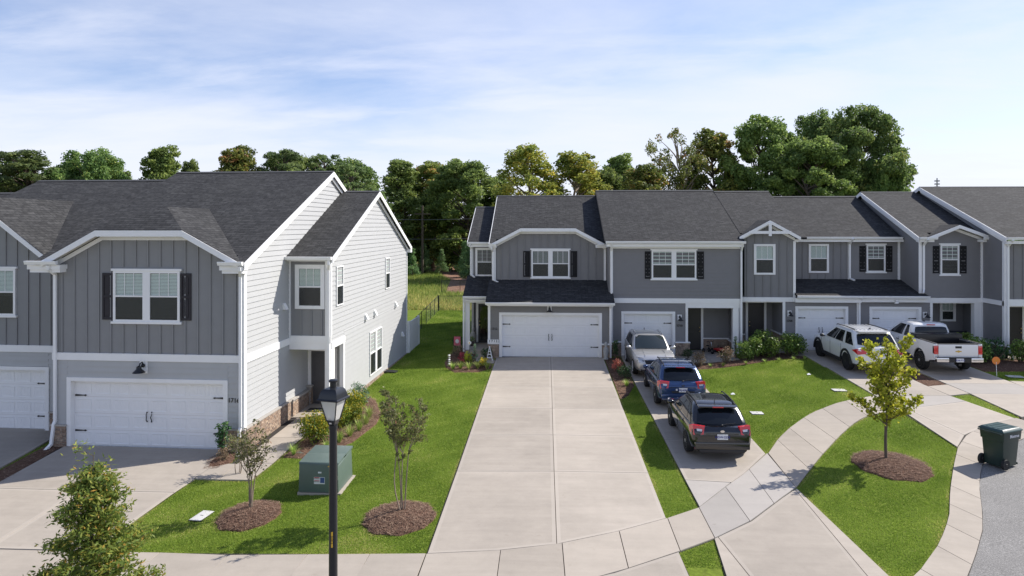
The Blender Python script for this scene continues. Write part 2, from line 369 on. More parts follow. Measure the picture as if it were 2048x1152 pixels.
PAVED = []                                # footprints where no grass grows
def slab(parent, poly, mat, dz=.045, gap=.0095, name='concrete_slab', zs=None, edge=True):
    """one cast slab: shrunk a little so that the joint stays open"""
    PAVED.append(poly); c = Vector((sum(p[0] for p in poly)/len(poly), sum(p[1] for p in poly)/len(poly)))
    n = len(poly); ar = sum(poly[i][0]*poly[(i+1) % n][1]-poly[(i+1) % n][0]*poly[i][1] for i in range(n))
    P = [Vector(p) for p in (poly if ar > 0 else poly[::-1])]; Q = []
    for i in range(n):
        a, b_, d = P[i-1], P[i], P[(i+1) % n]; e1 = (b_-a).normalized(); e2 = (d-b_).normalized()
        n1 = Vector((-e1.y, e1.x)); n2 = Vector((-e2.y, e2.x)); k = n1+n2; k = k*(gap/max(.3, k.length_squared/2)) if k.length > .1 else n1*gap; Q.append(b_+k)
    m = MB(); t = [(q.x-c.x, q.y-c.y, gh(q.x, q.y)+dz-gh(*c)+(zs(q) if zs else 0)) for q in Q]; u = [(x*1.004, y*1.004, z-.02) for x, y, z in t]; d = [(x*1.004, y*1.004, z-.15) for x, y, z in t]
    k = list(range(n)); e = []
    for i in range(n):
        a, b_, g2 = Q[i-1], Q[i], Q[(i+1) % n]; e1 = (b_-a).normalized(); e2 = (g2-b_).normalized(); kk = Vector((-e1.y, e1.x))+Vector((-e2.y, e2.x)); q = b_+kk*(.085/max(.3, kk.length_squared/2)); e.append((q.x-c.x, q.y-c.y, gh(q.x, q.y)+dz-gh(*c)+(zs(b_) if zs else 0)))
    edged = edge and abs(ar) > 3 and mat is M['concrete']
    m.add(t+u+d+(e if edged else []), ([tuple(i+3*n for i in k)]+[(i, (i+1) % n, (i+1) % n+3*n, i+3*n) for i in k] if edged else [tuple(k)])+[(i, i+n, (i+1) % n+n, (i+1) % n) for i in k]+[(i+n, i+2*n, (i+1) % n+2*n, (i+1) % n+n) for i in k])
    o = m.build(name, mat, parent, loc=(c.x, c.y, gh(*c)))
    if edged:
        o.data.materials.append(M['concrete_edge'])
        for i in range(1, n+1): o.data.polygons[i].material_index = 1
    return o
def paving(name, label, outline):
    o = link(name, drape_mesh(name, outline, M['concrete_joint'], .022, 1.0)); return tag(o, label, kind='structure')
def lerp(a, b, t): return (a[0]+(b[0]-a[0])*t, a[1]+(b[1]-a[1])*t)
def at(poly, t):                          # point at fraction t of a polyline
    L = [math.dist(poly[i], poly[i+1]) for i in range(len(poly)-1)]; d = t*sum(L)
    for i, l in enumerate(L):
        if d <= l or i == len(L)-1: return lerp(poly[i], poly[i+1], max(0, min(1, d/l)))
        d -= l
def band(parent, A, B, n, mat, **kw):     # n slabs between two polylines
    for i in range(n):
        k = 3; pa = [at(A, (i+j/k)/n) for j in range(k+1)]; pb = [at(B, (i+j/k)/n) for j in range(k+1)]
        slab(parent, pa+pb[::-1], mat, **kw)
C, CN, CW = M['concrete'], M['concrete_new'], M['concrete_walk']
# wide driveway in the middle
SWT = [(-2.54, 14.33), (-1.04, 14.44), (.22, 14.78), (1.57, 15.42), (2.8, 16.15), (3.7, 16.79)]
SWB = [(-2.55, 12.85), (-1.0, 12.9), (.3, 13.15), (1.35, 13.65), (2.79, 14.58), (3.7, 15.22)]
dm = paving('driveway', 'wide tan concrete driveway in two columns of slabs', [(-2.5, 34.3), (2.8, 34.3)]+SWT[4::-1])
rows = [34.02, 28.15, 25.04, 22.04, 18.94]
for a, b in zip(rows, rows[1:]):
    slab(dm, [(-2.5, a), (.21, a), (.21, b), (-2.5, b)], C); slab(dm, [(.21, a), (2.8, a), (2.8, b), (.21, b)], C)
slab(dm, [(-2.5, 18.94), (.21, 18.94), (.22, 14.78), (-1.04, 14.44), (-2.52, 14.33)], C); slab(dm, [(.21, 18.94), (2.8, 18.94), (2.8, 16.15), (1.57, 15.42), (.22, 14.78)], C)
ap = paving('driveway_apron', 'concrete apron between the sidewalk and the street', [(-2.55, 12.85), (-1.0, 12.9), (.3, 13.15), (1.35, 13.65), (2.79, 14.58), (2.86, 12.6), (2.85, 11.45), (-2.8, 11.3)])
slab(ap, [(-2.55, 12.85), (-1.0, 12.9), (.25, 13.13), (.25, 11.35), (-2.8, 11.3)], C); slab(ap, [(.25, 13.13), (1.35, 13.65), (2.79, 14.56), (2.85, 11.45), (.25, 11.35)], C)
# sidewalk along the street
sw = paving('sidewalk', 'pale concrete sidewalk curving past the driveways', [(-40, 14.46), (-8.93, 14.49)]+SWT+[(4.88, 18.36), (5.39, 18.99), (6.59, 20.75), (6.49, 18.13), (5.91, 17.48), (4.75, 16.13)]+SWB[::-1]+[(-40, 12.95)])
xs = [-2.55, -3.75, -5.1, -6.83, -8.42, -10.0, -12.2, -14.4, -16.6, -19, -21.5, -24]
for a, b in zip(xs, xs[1:]): slab(sw, [(a, 14.34 if a > -8 else 14.47), (b, 14.34 if b > -8 else 14.47), (b-.06, 12.9), (a-.02, 12.87)], CW)
cuts = [0, .23, .43, .64, .845, 1.0]
for a, b in zip(cuts, cuts[1:]):
    t = [a, (a+b)/2, b]; slab(sw, [at(SWT, q) for q in t]+[at(SWB, q) for q in t[::-1]], CW)
SA = [(3.7, 16.79), (4.88, 18.36), (5.39, 18.99), (6.56, 20.68)]; SB = [(3.7, 15.22), (4.75, 16.13), (5.91, 17.48), (6.49, 18.13)]
band(sw, SA, SB, 3, CN)
# narrow driveway with the parked cars
d10 = paving('driveway', 'narrow concrete driveway under the black, blue and silver cars', [(3.72, 34.5), (6.5, 34.5), (6.5, 20.7), (5.39, 18.99), (4.88, 18.36), (3.7, 16.79)])
for a, b in ((34.55, 30.9), (30.9, 27.9), (27.9, 24.9), (24.9, 21.75)): slab(d10, [(3.72, a), (6.5, a), (6.5, b), (3.72, b)], C)
slab(d10, [(3.72, 21.75), (6.5, 21.75), (6.5, 20.63), (5.39, 18.99), (4.9, 18.38), (3.71, 18.5)], C); slab(d10, [(3.71, 18.5), (4.88, 18.37), (3.72, 16.82)], CN)
a10 = paving('driveway_apron', 'wide flared concrete apron below the curved sidewalk', [(3.68, 15.2), (4.75, 16.11), (5.91, 17.46), (6.49, 18.08), (6.75, 13.89), (6.0, 12.7), (3.3, 11.6)])
slab(a10, [(3.68, 15.19), (3.78, 15.27), (4.0, 13.6), (3.9, 11.8), (3.35, 11.65)], C); slab(a10, [(3.78, 15.27), (4.75, 16.1), (5.91, 17.45), (6.42, 18.0), (6.3, 13.3), (5.2, 12.25), (3.9, 11.8), (4.0, 13.6)], C); slab(a10, [(6.42, 18.0), (6.49, 18.06), (6.74, 13.8), (6.3, 13.3)], C)
# curved sidewalk and the far driveways
UP = [(6.59, 20.68), (7.38, 22.11), (8.06, 23.11), (8.76, 24.0), (9.42, 24.74), (10.59, 25.68), (11.5, 26.15), (12.4, 26.5)]
LO = [(6.49, 18.13), (8.06, 20.51), (9.27, 22.19), (10.2, 23.35), (10.95, 24.12), (11.7, 24.5), (12.48, 24.8)]
s2 = paving('sidewalk', 'curved concrete sidewalk between the mulch ring lawn and the far lawn', UP+LO[::-1]); band(s2, UP, LO, 6, CW)
d08 = paving('driveway', 'concrete driveway under the white sport utility vehicle', [(12.5, 34.9), (15.1, 34.9), (15.1, 27.9), (15.25, 26.5), (15.9, 23.95), (14.6, 23.35), (13.4, 22.45), (12.38, 21.23), (12.45, 26)])
for a, b in ((34.95, 31.2), (31.2, 28.1)): slab(d08, [(12.48, a), (15.1, a), (15.1, b), (12.42, b)], C)
slab(d08, [(12.42, 28.1), (15.1, 28.1), (15.22, 26.6), (12.43, 26.5)], C); slab(d08, [(12.43, 26.5), (15.22, 26.6), (15.4, 25.9), (12.5, 24.8)], CN)
slab(d08, [(12.5, 24.8), (12.75, 24.9), (13.2, 22.28), (12.38, 21.25)], C); slab(d08, [(12.75, 24.9), (15.4, 25.9), (15.88, 24.0), (14.6, 23.33), (13.2, 22.28)], C)
d06 = paving('driveway', 'concrete driveway under the white pickup truck', [(16.07, 34.9), (18.85, 34.9), (18.8, 28.9), (19.6, 28.8), (24, 28), (21.5, 26.5), (16.15, 24.1), (16.2, 26.9)])
for a, b in ((34.95, 31.6), (31.6, 28.4)): slab(d06, [(16.07, a), (18.85, a), (18.85, b), (16.07, b)], C)
slab(d06, [(16.07, 28.4), (18.85, 28.4), (18.85, 26.9), (16.16, 26.9)], CN); slab(d06, [(16.16, 26.9), (18.85, 26.9), (19.1, 25.4), (16.2, 24.15)], C); slab(d06, [(18.85, 28.4), (18.9, 28.9), (22, 28.4), (22, 26.7), (18.85, 26.7)], CW)
slab(s2, [(15.12, 27.9), (16.05, 28.2), (16.14, 26.92), (15.24, 26.6)], CW)
# rolled kerb and gutter
gt = link('kerb', drape_mesh('kerb', GUT_IN+GUT_OUT[::-1], M['concrete_joint'], -.02, 2.0)); tag(gt, 'pale rolled concrete kerb and gutter curving round the street', kind='structure')
for i in range(14):
    t0, t1 = i/26, (i+1)/26; A = [at(GUT_IN[:11], q*1.857) for q in (t0, (t0+t1)/2, t1)]; B = [at(GUT_OUT[:12], q*1.857) for q in (t0, (t0+t1)/2, t1)]
    ac = Vector(A[1]); slab(gt, A+B[::-1], CW, dz=-.01, zs=lambda q: .055 if min((Vector(p)-q).length for p in A) < .12 else 0)
for i in range(8):
    x0 = 3.0-i*4; slab(gt, [(x0, 11.5), (x0-4, 11.35), (x0-4, 10.55), (x0, 10.75)], CW, dz=0)
# driveways of the left-hand houses (axes turned two degrees)
OL = Vector((-9.44, 20.85)); AL = R(-2)
def L2(x, y): return (OL.x+x*math.cos(AL)-y*math.sin(AL), OL.y+x*math.sin(AL)+y*math.cos(AL))
d16 = paving('driveway', 'shaded concrete driveway of the house numbered 1716', [L2(-6.0, .1), L2(-.62, .1), (-9.77, 19.46), (-9.82, 18.49), (-9.98, 14.5), (-15.0, 14.5)])
slab(d16, [L2(-5.9, .05), L2(-.62, .05), (-9.76, 19.46), (-9.82, 18.5), (-9.88, 17.65), (-15.05, 17.68)], C)
slab(d16, [(-12.45, 17.66), (-9.88, 17.65), (-9.97, 14.5), (-12.35, 14.5)], C); slab(d16, [(-15.05, 17.68), (-12.45, 17.66), (-12.35, 14.5), (-14.95, 14.5)], C)
d18 = paving('driveway', 'concrete driveway at the left edge beyond the dark straw strip', [L2(-13.5, 1.5), L2(-7.0, 1.5), (-15.75, 18), (-15.7, 14.5), (-22, 14.5)])
slab(d18, [L2(-13.5, 1.5), L2(-7.0, 1.5), (-15.75, 17.9), (-22.3, 18)], C); slab(d18, [(-22.3, 18), (-15.75, 17.9), (-15.7, 14.5), (-22, 14.5)], C)
wk = paving('footpath', 'concrete footpath along the brick base to the grey entrance door', [(-9.86, 18.62), (-8.17, 18.5), (-8.07, 19.8), (-7.95, 24.6), (-7.75, 25.9), L2(1.45, 5.2), L2(.05, 5.2), L2(.05, 1.6), (-9.35, 19.6)])
slab(wk, [(-9.86, 18.6), (-9.1, 18.56), (-9.15, 19.75), (-9.4, 19.75), (-9.8, 19.45)], CW)
slab(wk, [(-9.1, 18.56), (-8.17, 18.5), (-8.08, 19.75), (-9.15, 19.75)], CW)
ys = [19.75, 20.9, 22.1, 23.3, 24.35]
for a, b in zip(ys, ys[1:]): slab(wk, [(-9.15+(a-19.75)*.03, a), (-8.08+(a-19.75)*.02, a), (-8.08+(b-19.75)*.02, b), (-9.15+(b-19.75)*.03, b)], CW)
slab(wk, [L2(.06, 3.4), L2(1.5, 3.4), L2(1.5, 5.2), L2(.06, 5.2)], CW, dz=.07)
w12 = paving('footpath', 'shaded concrete footpath to the glazed door of house 1712', [(-3.62, 37.0), (-2.95, 37.0), (-2.95, 33.4), (-2.5, 33.4), (-2.5, 32.6), (-3.62, 32.9)])
slab(w12, [(-3.6, 37), (-2.97, 37), (-2.97, 34.6), (-3.6, 34.6)], CW); slab(w12, [(-3.6, 34.6), (-2.97, 34.6), (-2.52, 33.3), (-2.52, 32.65), (-3.6, 32.95)], CW)
w10 = paving('footpath', 'pale concrete footpath in front of the porch with the tricycle', [(6.5, 34.4), (9.3, 34.4), (9.3, 33.3), (6.5, 32.7)])
slab(w10, [(6.52, 34.4), (7.9, 34.4), (7.9, 33.0), (6.52, 32.75)], CW); slab(w10, [(7.9, 34.4), (9.3, 34.4), (9.3, 33.35), (7.9, 33.0)], CW)
w08 = paving('footpath', 'short concrete footpath between the hedge bushes', [(10.9, 35), (11.75, 35), (12.5, 34.2), (12.5, 33.5), (10.9, 34.0)]); slab(w08, [(10.9, 35), (11.75, 35), (12.48, 34.2), (12.48, 33.55), (10.9, 34.0)], CW)

# ------------------------------------------------------------------ mulch beds
BEDS = []
rs = np.random.RandomState(5)
def inpoly(P, x, y):
    ins = np.zeros(len(x), bool); n = len(P)
    for i in range(n):
        x1, y1 = P[i]; x2, y2 = P[(i+1) % n]
        if y1 == y2: continue
        c = ((y1 > y) != (y2 > y)) & (x < (x2-x1)*(y-y1)/(y2-y1)+x1); ins ^= c
    return ins
def tri_blades(name, mat, X, Y, Z, L, W, lean, rnd, parent=None):
    """one thin triangle per blade"""
    n = len(X); az = rs.rand(n)*6.283; la = rs.rand(n)*6.283; t = rs.rand(n)*lean
    V = np.empty((n, 3, 3)); dx, dy = np.cos(az)*W/2, np.sin(az)*W/2
    V[:, 0] = np.c_[X-dx, Y-dy, Z]; V[:, 1] = np.c_[X+dx, Y+dy, Z]; V[:, 2] = np.c_[X+np.cos(la)*np.sin(t)*L, Y+np.sin(la)*np.sin(t)*L, Z+np.cos(t)*L]
    return poly_np(name, mat, V.reshape(-1, 3), 3, rnd, parent)
def poly_np(name, mat, V, k, rnd, parent=None, obj=True):
    n = len(V)//k; me = bpy.data.meshes.new(name); me.vertices.add(len(V)); me.vertices.foreach_set('co', V.astype(np.float32).ravel())
    me.loops.add(len(V)); me.loops.foreach_set('vertex_index', np.arange(len(V), dtype=np.int32))
    me.polygons.add(n); me.polygons.foreach_set('loop_start', np.arange(0, len(V), k, dtype=np.int32))
    a = me.attributes.new('rnd', 'FLOAT', 'FACE'); a.data.foreach_set('value', np.clip(rnd, 0, 1).astype(np.float32))
    me.materials.append(mat); me.update(calc_edges=True); me.validate()
    return link(name, me, parent) if obj else me
def mulch(label, poly, dome=.05, dens=260):
    BEDS.append(poly); cx = sum(p[0] for p in poly)/len(poly); cy = sum(p[1] for p in poly)/len(poly); vs = []; fs = []; n = len(poly)
    ks = [1, .97, .85, .6, .3]
    for q in ks: vs += [((p[0]-cx)*q, (p[1]-cy)*q, gh(cx+(p[0]-cx)*q, cy+(p[1]-cy)*q)-gh(cx, cy)+(-.03 if q == 1 else .02+dome*(1-q*q))) for p in poly]
    vs.append((0, 0, dome+.02)); m = len(ks)
    for i in range(m-1): fs += [(i*n+j, i*n+(j+1) % n, (i+1)*n+(j+1) % n, (i+1)*n+j) for j in range(n)]
    fs += [((m-1)*n+j, (m-1)*n+(j+1) % n, m*n) for j in range(n)]
    o = MB().add(vs, fs).build('mulch_bed', M['mulch'], loc=(cx, cy, gh(cx, cy)), smooth=60); tag(o, label, kind='structure')
    xs_ = [p[0] for p in poly]; ys_ = [p[1] for p in poly]; A = (max(xs_)-min(xs_))*(max(ys_)-min(ys_)); k = int(A*dens)
    x = rs.uniform(min(xs_), max(xs_), k); y = rs.uniform(min(ys_), max(ys_), k); ok = inpoly(poly, x, y); x, y = x[ok], y[ok]; k = len(x)
    rr = np.hypot(x-cx, y-cy)/max(math.dist(p, (cx, cy)) for p in poly); z = gha(x, y)+.02+dome*np.clip(1-rr**2, 0, 1)-gh(cx, cy)+.008
    az = rs.rand(k)*6.283; L = rs.uniform(.05, .15, k); w = rs.uniform(.004, .011, k); t = rs.uniform(-.25, .25, k); ux, uy = np.cos(az), np.sin(az)
    V = np.empty((k, 4, 3))
    for j, (a, b) in enumerate(((-1, -1), (1, -1), (1, 1), (-1, 1))): V[:, j] = np.c_[x-cx+a*ux*L/2-b*uy*w/2, y-cy+a*uy*L/2+b*ux*w/2, z+a*t*L/2]
    tag(poly_np('straw', M['straw_litter'], V.reshape(-1, 3), 4, rs.rand(k), o), 'loose brown straw mulch', kind='stuff'); return o
def ring(cx, cy, rx, ry, n=28, w=.05):
    return [(cx+rx*math.cos(6.283*i/n)*(1+w*math.sin(i*2.1)), cy+ry*math.sin(6.283*i/n)*(1+w*math.cos(i*1.7))) for i in range(n)]
mulch('round brown mulch ring under the small tree left of the lamp post', ring(-7.25, 16.33, .74, .85), .14, 900)
mulch('round brown mulch ring under the small tree right of the lamp post', ring(-3.5, 16.12, .86, .92), .14, 900)
mulch('oval brown mulch ring under the yellow green maple', ring(9.75, 19.85, 1.0, 1.15), .14, 800)
mulch('mulch bed beside the entrance path of house 1716', [(-8.02, 20.3), (-7.93, 22), (-7.9, 24.5), (-7.65, 26.0), (-7.3, 27.4), (-6.7, 26.6), (-6.0, 24.6), (-5.9, 23.5), (-6.2, 21.6), (-6.75, 20.6), (-7.4, 20.15)], .06, 420)
mulch('small mulch patch by the garage corner of house 1716', [L2(-.68, -.1), L2(-.1, -.1), L2(.1, -.9), L2(-.05, -1.5), L2(-.4, -1.6), L2(-.66, -1.0)], .05, 500)
mulch('flower bed mulch left of the driveway of house 1712', [(-4.75, 32.0), (-5.0, 33.2), (-4.95, 35.6), (-4.5, 37.3), (-3.68, 37.3), (-3.68, 32.95), (-2.6, 32.55), (-2.55, 31.7), (-3.1, 30.95), (-4.2, 31.0)], .05, 300)
mulch('straw strip between the wide driveway and the silver car', [(2.84, 33.9), (3.68, 34.3), (3.69, 30.5), (3.66, 28.6), (3.2, 27.0), (2.84, 26.4)], .04, 400)
mulch('long mulch bed with bushes in front of the porches', [(6.55, 31.6), (7.74, 31.84), (9.53, 32.45), (11.14, 33.1), (12.4, 33.0), (12.4, 34.3), (11.7, 35.0), (9.8, 35.0), (9.3, 33.3), (8.0, 32.95), (6.55, 32.65)], .05, 300)
mulch('bare straw strip between the two white vehicles', [(15.12, 34.9), (16.05, 34.9), (16.05, 28.25), (15.14, 27.95)], .03, 250)
mulch('dark straw strip between the two left driveways', [L2(-6.7, 1.2), L2(-6.0, 0), (-14.98, 18), (-14.95, 14.6), (-15.6, 14.6), (-15.72, 18)], .02, 300)
mulch('shaded mulch bed beside the pickup truck', [(19.0, 33.1), (18.95, 30.6), (20.5, 30.7), (23, 31.2), (27, 31.9), (27, 33.2)], .05, 200)

# ------------------------------------------------------------------ grass
HOUSEBOX = [[L2(-14, -.02), L2(0.02, -.02), L2(.02, 3.4), L2(1.56, 3.4), L2(1.56, 16), L2(-14, 16)], [(-2.9, 34), (40, 34), (40, 48), (-4, 48), (-4, 37), (-2.9, 37)], [(18.9, 32), (40, 32), (40, 40), (18.9, 40)]]
def patchy(X, Y): return .46+.15*np.sin(X*1.3+1.7*np.sin(Y*.9))+.13*np.sin(Y*2.1+X*.7+np.sin(X*1.9))+.10*np.sin(X*4.1-Y*3.3+1.5*np.sin(Y*2.3))+.09*np.sin(X*.45+Y*.3)
def scatter(regions):
    xs_, ys_, sc_, nr_ = [], [], [], []
    for (x0, x1, y0, y1, den, s) in regions:
        k = int((x1-x0)*(y1-y0)*den); x = rs.uniform(x0, x1, k); y = rs.uniform(y0, y1, k); ok = inpoly(lawn_poly, x, y)
        x, y = x[ok], y[ok]; keep = np.ones(len(x), bool); near = np.zeros(len(x), bool); w = .10
        for P in PAVED+BEDS+HOUSEBOX:
            px_ = [p[0] for p in P]; py_ = [p[1] for p in P]; bb = np.nonzero((x > min(px_)-w) & (x < max(px_)+w) & (y > min(py_)-w) & (y < max(py_)+w))[0]
            if not len(bb): continue
            xb, yb = x[bb], y[bb]; keep[bb] &= ~inpoly(P, xb, yb); e = np.zeros(len(bb), bool)
            for ox, oy in ((w, 0), (-w, 0), (0, w), (0, -w)): e |= inpoly(P, xb+ox, yb+oy)
            near[bb] |= e
        xs_.append(x[keep]); ys_.append(y[keep]); sc_.append(np.full(keep.sum(), s)); nr_.append(near[keep])
    return np.concatenate(xs_), np.concatenate(ys_), np.concatenate(sc_), np.concatenate(nr_)
X, Y, S, E = scatter([(-10, -2.5, 14.3, 20.5, 3600, 1.), (-8.2, -2.5, 20.5, 28, 2200, 1.1), (-8.2, -2.5, 28, 38, 1200, 1.4), (-9, -3.9, 38, 52.4, 500, 1.8), (2.7, 3.8, 14, 29, 3000, 1.), (6.3, 12.6, 13.6, 22, 3000, 1.), (6.3, 12.6, 22, 33.2, 1800, 1.2), (15, 24, 24, 32.6, 900, 1.3), (-22, -15.6, 15, 21, 300, 1.3)])
n = len(X); dry = np.clip(np.sin(X*.83+2.1*np.sin(Y*.37))*np.sin(Y*.61+1.3*np.sin(X*.5))-.72, 0, 1)*2.0   # thin straw coloured patches
rn = patchy(X, Y)+rs.normal(0, .14, n)+np.where(rs.rand(n) < dry*.8, .35, 0)+np.where(E & (rs.rand(n) < .55), .4, 0)
tag(tri_blades('grass', M['grass_blade'], X, Y, gha(X, Y)-.004, rs.uniform(.022, .05, n)*S, rs.uniform(.010, .02, n)*S, .9, rn), 'short mown green grass blades of the lawns', 'grass', kind='stuff')
PATH = [(-9.9, 66.3), (-6.3, 66.4), (-8.9, 81.5), (-11.7, 97), (-4, 103), (8, 106), (8, 118), (-60, 118), (-60, 96), (-20, 95), (-15.2, 95), (-14.6, 92), (-11.5, 81.5)]
k = 60000; X = rs.uniform(-26, 2, k); Y = 52.6+(rs.rand(k)**1.3)*46; rn = .40+.35*patchy(X*.4, Y*.25)-.25*np.clip((Y-56)/12, 0, 1)+rs.normal(0, .2, k)
ok = ~inpoly(PATH, X, Y); X, Y, rn = X[ok], Y[ok], rn[ok]; k = len(X)
tag(tri_blades('field_grass', M['field_grass'], X, Y, gha(X, Y)-.1, rs.uniform(.2, .55, k), rs.uniform(.05, .11, k), .8, rn), 'tall green and straw coloured field grass behind the fence', 'grass', kind='stuff')
tag(link('path', drape_mesh('path', PATH, M['pine_straw'], -.07, 6)), 'brown straw covered track climbing towards the woods', kind='structure')
# ------------------------------------------------------------------ houses
class W:                                  # a vertical wall frame: s along, z up, o outwards
    def __init__(s, x, y, dx=1., dy=0.): s.x, s.y, s.dx, s.dy = x, y, dx, dy
    def p(s, a, z, o=0.): return (s.x+s.dx*a+s.dy*o, s.y+s.dy*a-s.dx*o, z)
    def box(s, mb, a0, a1, z0, z1, o0, o1):
        return mb.hexa([s.p(a0,z0,o1), s.p(a1,z0,o1), s.p(a1,z0,o0), s.p(a0,z0,o0), s.p(a0,z1,o1), s.p(a1,z1,o1), s.p(a1,z1,o0), s.p(a0,z1,o0)])
def FRONT(y): return W(0, y, 1, 0)        # s = x
def RIGHT(x): return W(x, 0, 0, 1)        # faces +x, s = y
def LEFT(x): return W(x, 0, 0, -1)        # faces -x, s = -y
def ext(poly, z):                         # s-range of a convex (s,z) polygon at height z
    q = []
    for i in range(len(poly)):
        (a, b), (c, d) = poly[i], poly[(i+1) % len(poly)]
        if b == d:
            if abs(z-b) < 1e-9: q += [a, c]
        elif min(b, d)-1e-9 <= z <= max(b, d)+1e-9: q.append(a+(c-a)*(z-b)/(d-b))
    return (min(q), max(q)) if q else None
BRICK = MB().box(-.098, .098, -.012, .03, -.029, .029)
BRICK_ME = BRICK.mesh('brick', M['brick'])
class House:
    def __init__(s, label, loc, off, rz=0):
        s.r = thing('town_house', label, 'house', loc, rz, 'row of grey town houses'); s.off = off; s.nb = 0
    def P(s, name, mb, mat, parent=None, smooth=None): return mb.build(name, M[mat] if isinstance(mat, str) else mat, parent or s.r, smooth, s.off)
    def wall(s, w, polys, mat, name='wall', th=.12):
        mb = MB()
        for q in polys: mb.prism([w.p(a, z, 0) for a, z in q], Vector(w.p(0, 0, -th))-Vector(w.p(0, 0, 0)))
        return s.P(name, mb, mat)
    def lap(s, w, polys, mat, expo=.18, single=False, par=None):
        """overlapping boards; each one an object of its own where the photo shows them apart"""
        par = par or s.wall(w, polys, mat); allm = MB()
        for poly in polys:
            zs = [q[1] for q in poly]; z = min(zs)
            while z < max(zs)-.02:
                z1 = min(z+expo, max(zs)); e0, e1 = ext(poly, z+1e-4), ext(poly, z1-1e-4)
                if e0 and e1 and e0[1]-e0[0] > .02:
                    m = MB() if single else allm
                    m.hexa([w.p(e0[0], z, .026), w.p(e0[1], z, .026), w.p(e0[1], z, 0), w.p(e0[0], z, 0), w.p(e1[0], z1, .006), w.p(e1[1], z1, .006), w.p(e1[1], z1, 0), w.p(e1[0], z1, 0)])
                    if single: s.P('siding_board', m, mat, par)
                z = z1
        if not single: tag(s.P('siding_boards', allm, mat, par), kind='stuff')
        return par
    def batten(s, w, poly, mat, pitch=.41, s0=None, holes=()):
        par = s.wall(w, [poly], mat); ss = [q[0] for q in poly]; a = (min(ss) if s0 is None else s0)+pitch
        sw = [(z, x) for x, z in poly]
        while a < max(ss)-.03:
            e = ext(sw, a)
            if e and e[1]-e[0] > .1:
                segs = [e]
                for (h0, h1, k0, k1) in holes:
                    if h0 < a < h1: segs = [q for q in ((e[0], k0), (k1, e[1])) if q[1]-q[0] > .05]
                for q in segs: s.P('batten', w.box(MB(), a-.025, a+.025, q[0], q[1]-.001, 0, .034), mat, par)
            a += pitch
        return par
    def trim(s, w, a0, a1, z0, z1, o=.045, name='trim_board', mat='white_trim', o0=0.): return s.P(name, w.box(MB(), a0, a1, z0, z1, o0, o), mat)
    def roof(s, pts, name='roof', th=.10, mat='shingle'):
        P = [Vector(p) for p in pts]; e = (P[1]-P[0]).normalized(); nm = sum((P[i].cross(P[(i+1) % len(P)]) for i in range(len(P))), Vector()).normalized(); nm = nm if nm.z > 0 else -nm; f = nm.cross(e); n = len(P)
        uv = lambda q: ((q-P[0]).dot(e), (q-P[0]).dot(f)); B = [p-Vector((0, 0, th)) for p in P]
        mb = MB(); mb.add(P+B, [tuple(range(n)), tuple(range(2*n-1, n-1, -1))]+[(i, (i+1) % n, (i+1) % n+n, i+n) for i in range(n)],
                  [[uv(p) for p in P], [uv(p) for p in B[::-1]]]+[[(0, 0)]*4]*n)
        o = mb.mesh(name, M[mat], None, s.off); return link(name, o, s.r)
    def gable(s, x0, x1, ye, ze, yr, zr, th=.10, cut=None):        # main roof: front and back slope, ridge cap; cut = (xa, xb, y) keeps a cross gable's front clear
        yb = 2*yr-ye
        if cut:
            xa, xb, yc = cut; zc = ze+(zr-ze)*(yc-ye)/(yr-ye)
            pts = [(xa, yc, zc), (xb, yc, zc)]+([(xb, ye, ze), (x1, ye, ze)] if xb < x1-.01 else [])+[(x1, yr, zr), (x0, yr, zr)]+([(x0, ye, ze), (xa, ye, ze)] if xa > x0+.01 else [])
        else: pts = [(x0, ye, ze), (x1, ye, ze), (x1, yr, zr), (x0, yr, zr)]
        a = s.roof(pts); s.roof([(x1, yb, ze), (x0, yb, ze), (x0, yr+.004, zr), (x1, yr+.004, zr)])
        s.P('ridge_cap', MB().add([(x0, yr-.14, zr-.035), (x1, yr-.14, zr-.035), (x1, yr, zr+.03), (x0, yr, zr+.03), (x0, yr+.14, zr-.035), (x1, yr+.14, zr-.035)], [(0, 1, 2, 3), (3, 2, 5, 4), (0, 3, 4), (1, 5, 2)]), 'ridge_shingle', a)
        return a
    def board(s, a, b, h=.2, t=.035, nrm=(0, -1, 0), drop=0., name='rake_board', mat='white_trim'):   # plank between two points, hanging down by h
        a, b = Vector(a), Vector(b); v = Vector((0, 0, -h)); d = Vector((0, 0, -drop)); n = Vector(nrm)*t
        return s.P(name, MB().prism([a+d, b+d, b+d+v, a+d+v], n), mat)
    def gutter(s, x0, x1, y, z):          # half-open trough along the eave, front at y-.13
        pr = [(0, 0), (-.13, 0), (-.13, -.03), (-.095, -.115), (0, -.115)]
        return s.P('gutter', MB().prism([(x0, y+a, z+b) for a, b in pr], (x1-x0, 0, 0)), 'gutter_white')
    def spout(s, pts, w=.085): 
        mb = MB(); q = [Vector(p) for p in pts]
        for a, b in zip(q, q[1:]):
            d = (b-a).normalized(); u = Vector((1, 0, 0)); v = d.cross(u).normalized()*w*.42; u = u*w*.5; a2, b2 = a-d*.012, b+d*.012
            mb.hexa([a2-u-v, a2+u-v, a2+u+v, a2-u+v, b2-u-v, b2+u-v, b2+u+v, b2-u+v])
        return s.P('downspout', mb, 'gutter_white')
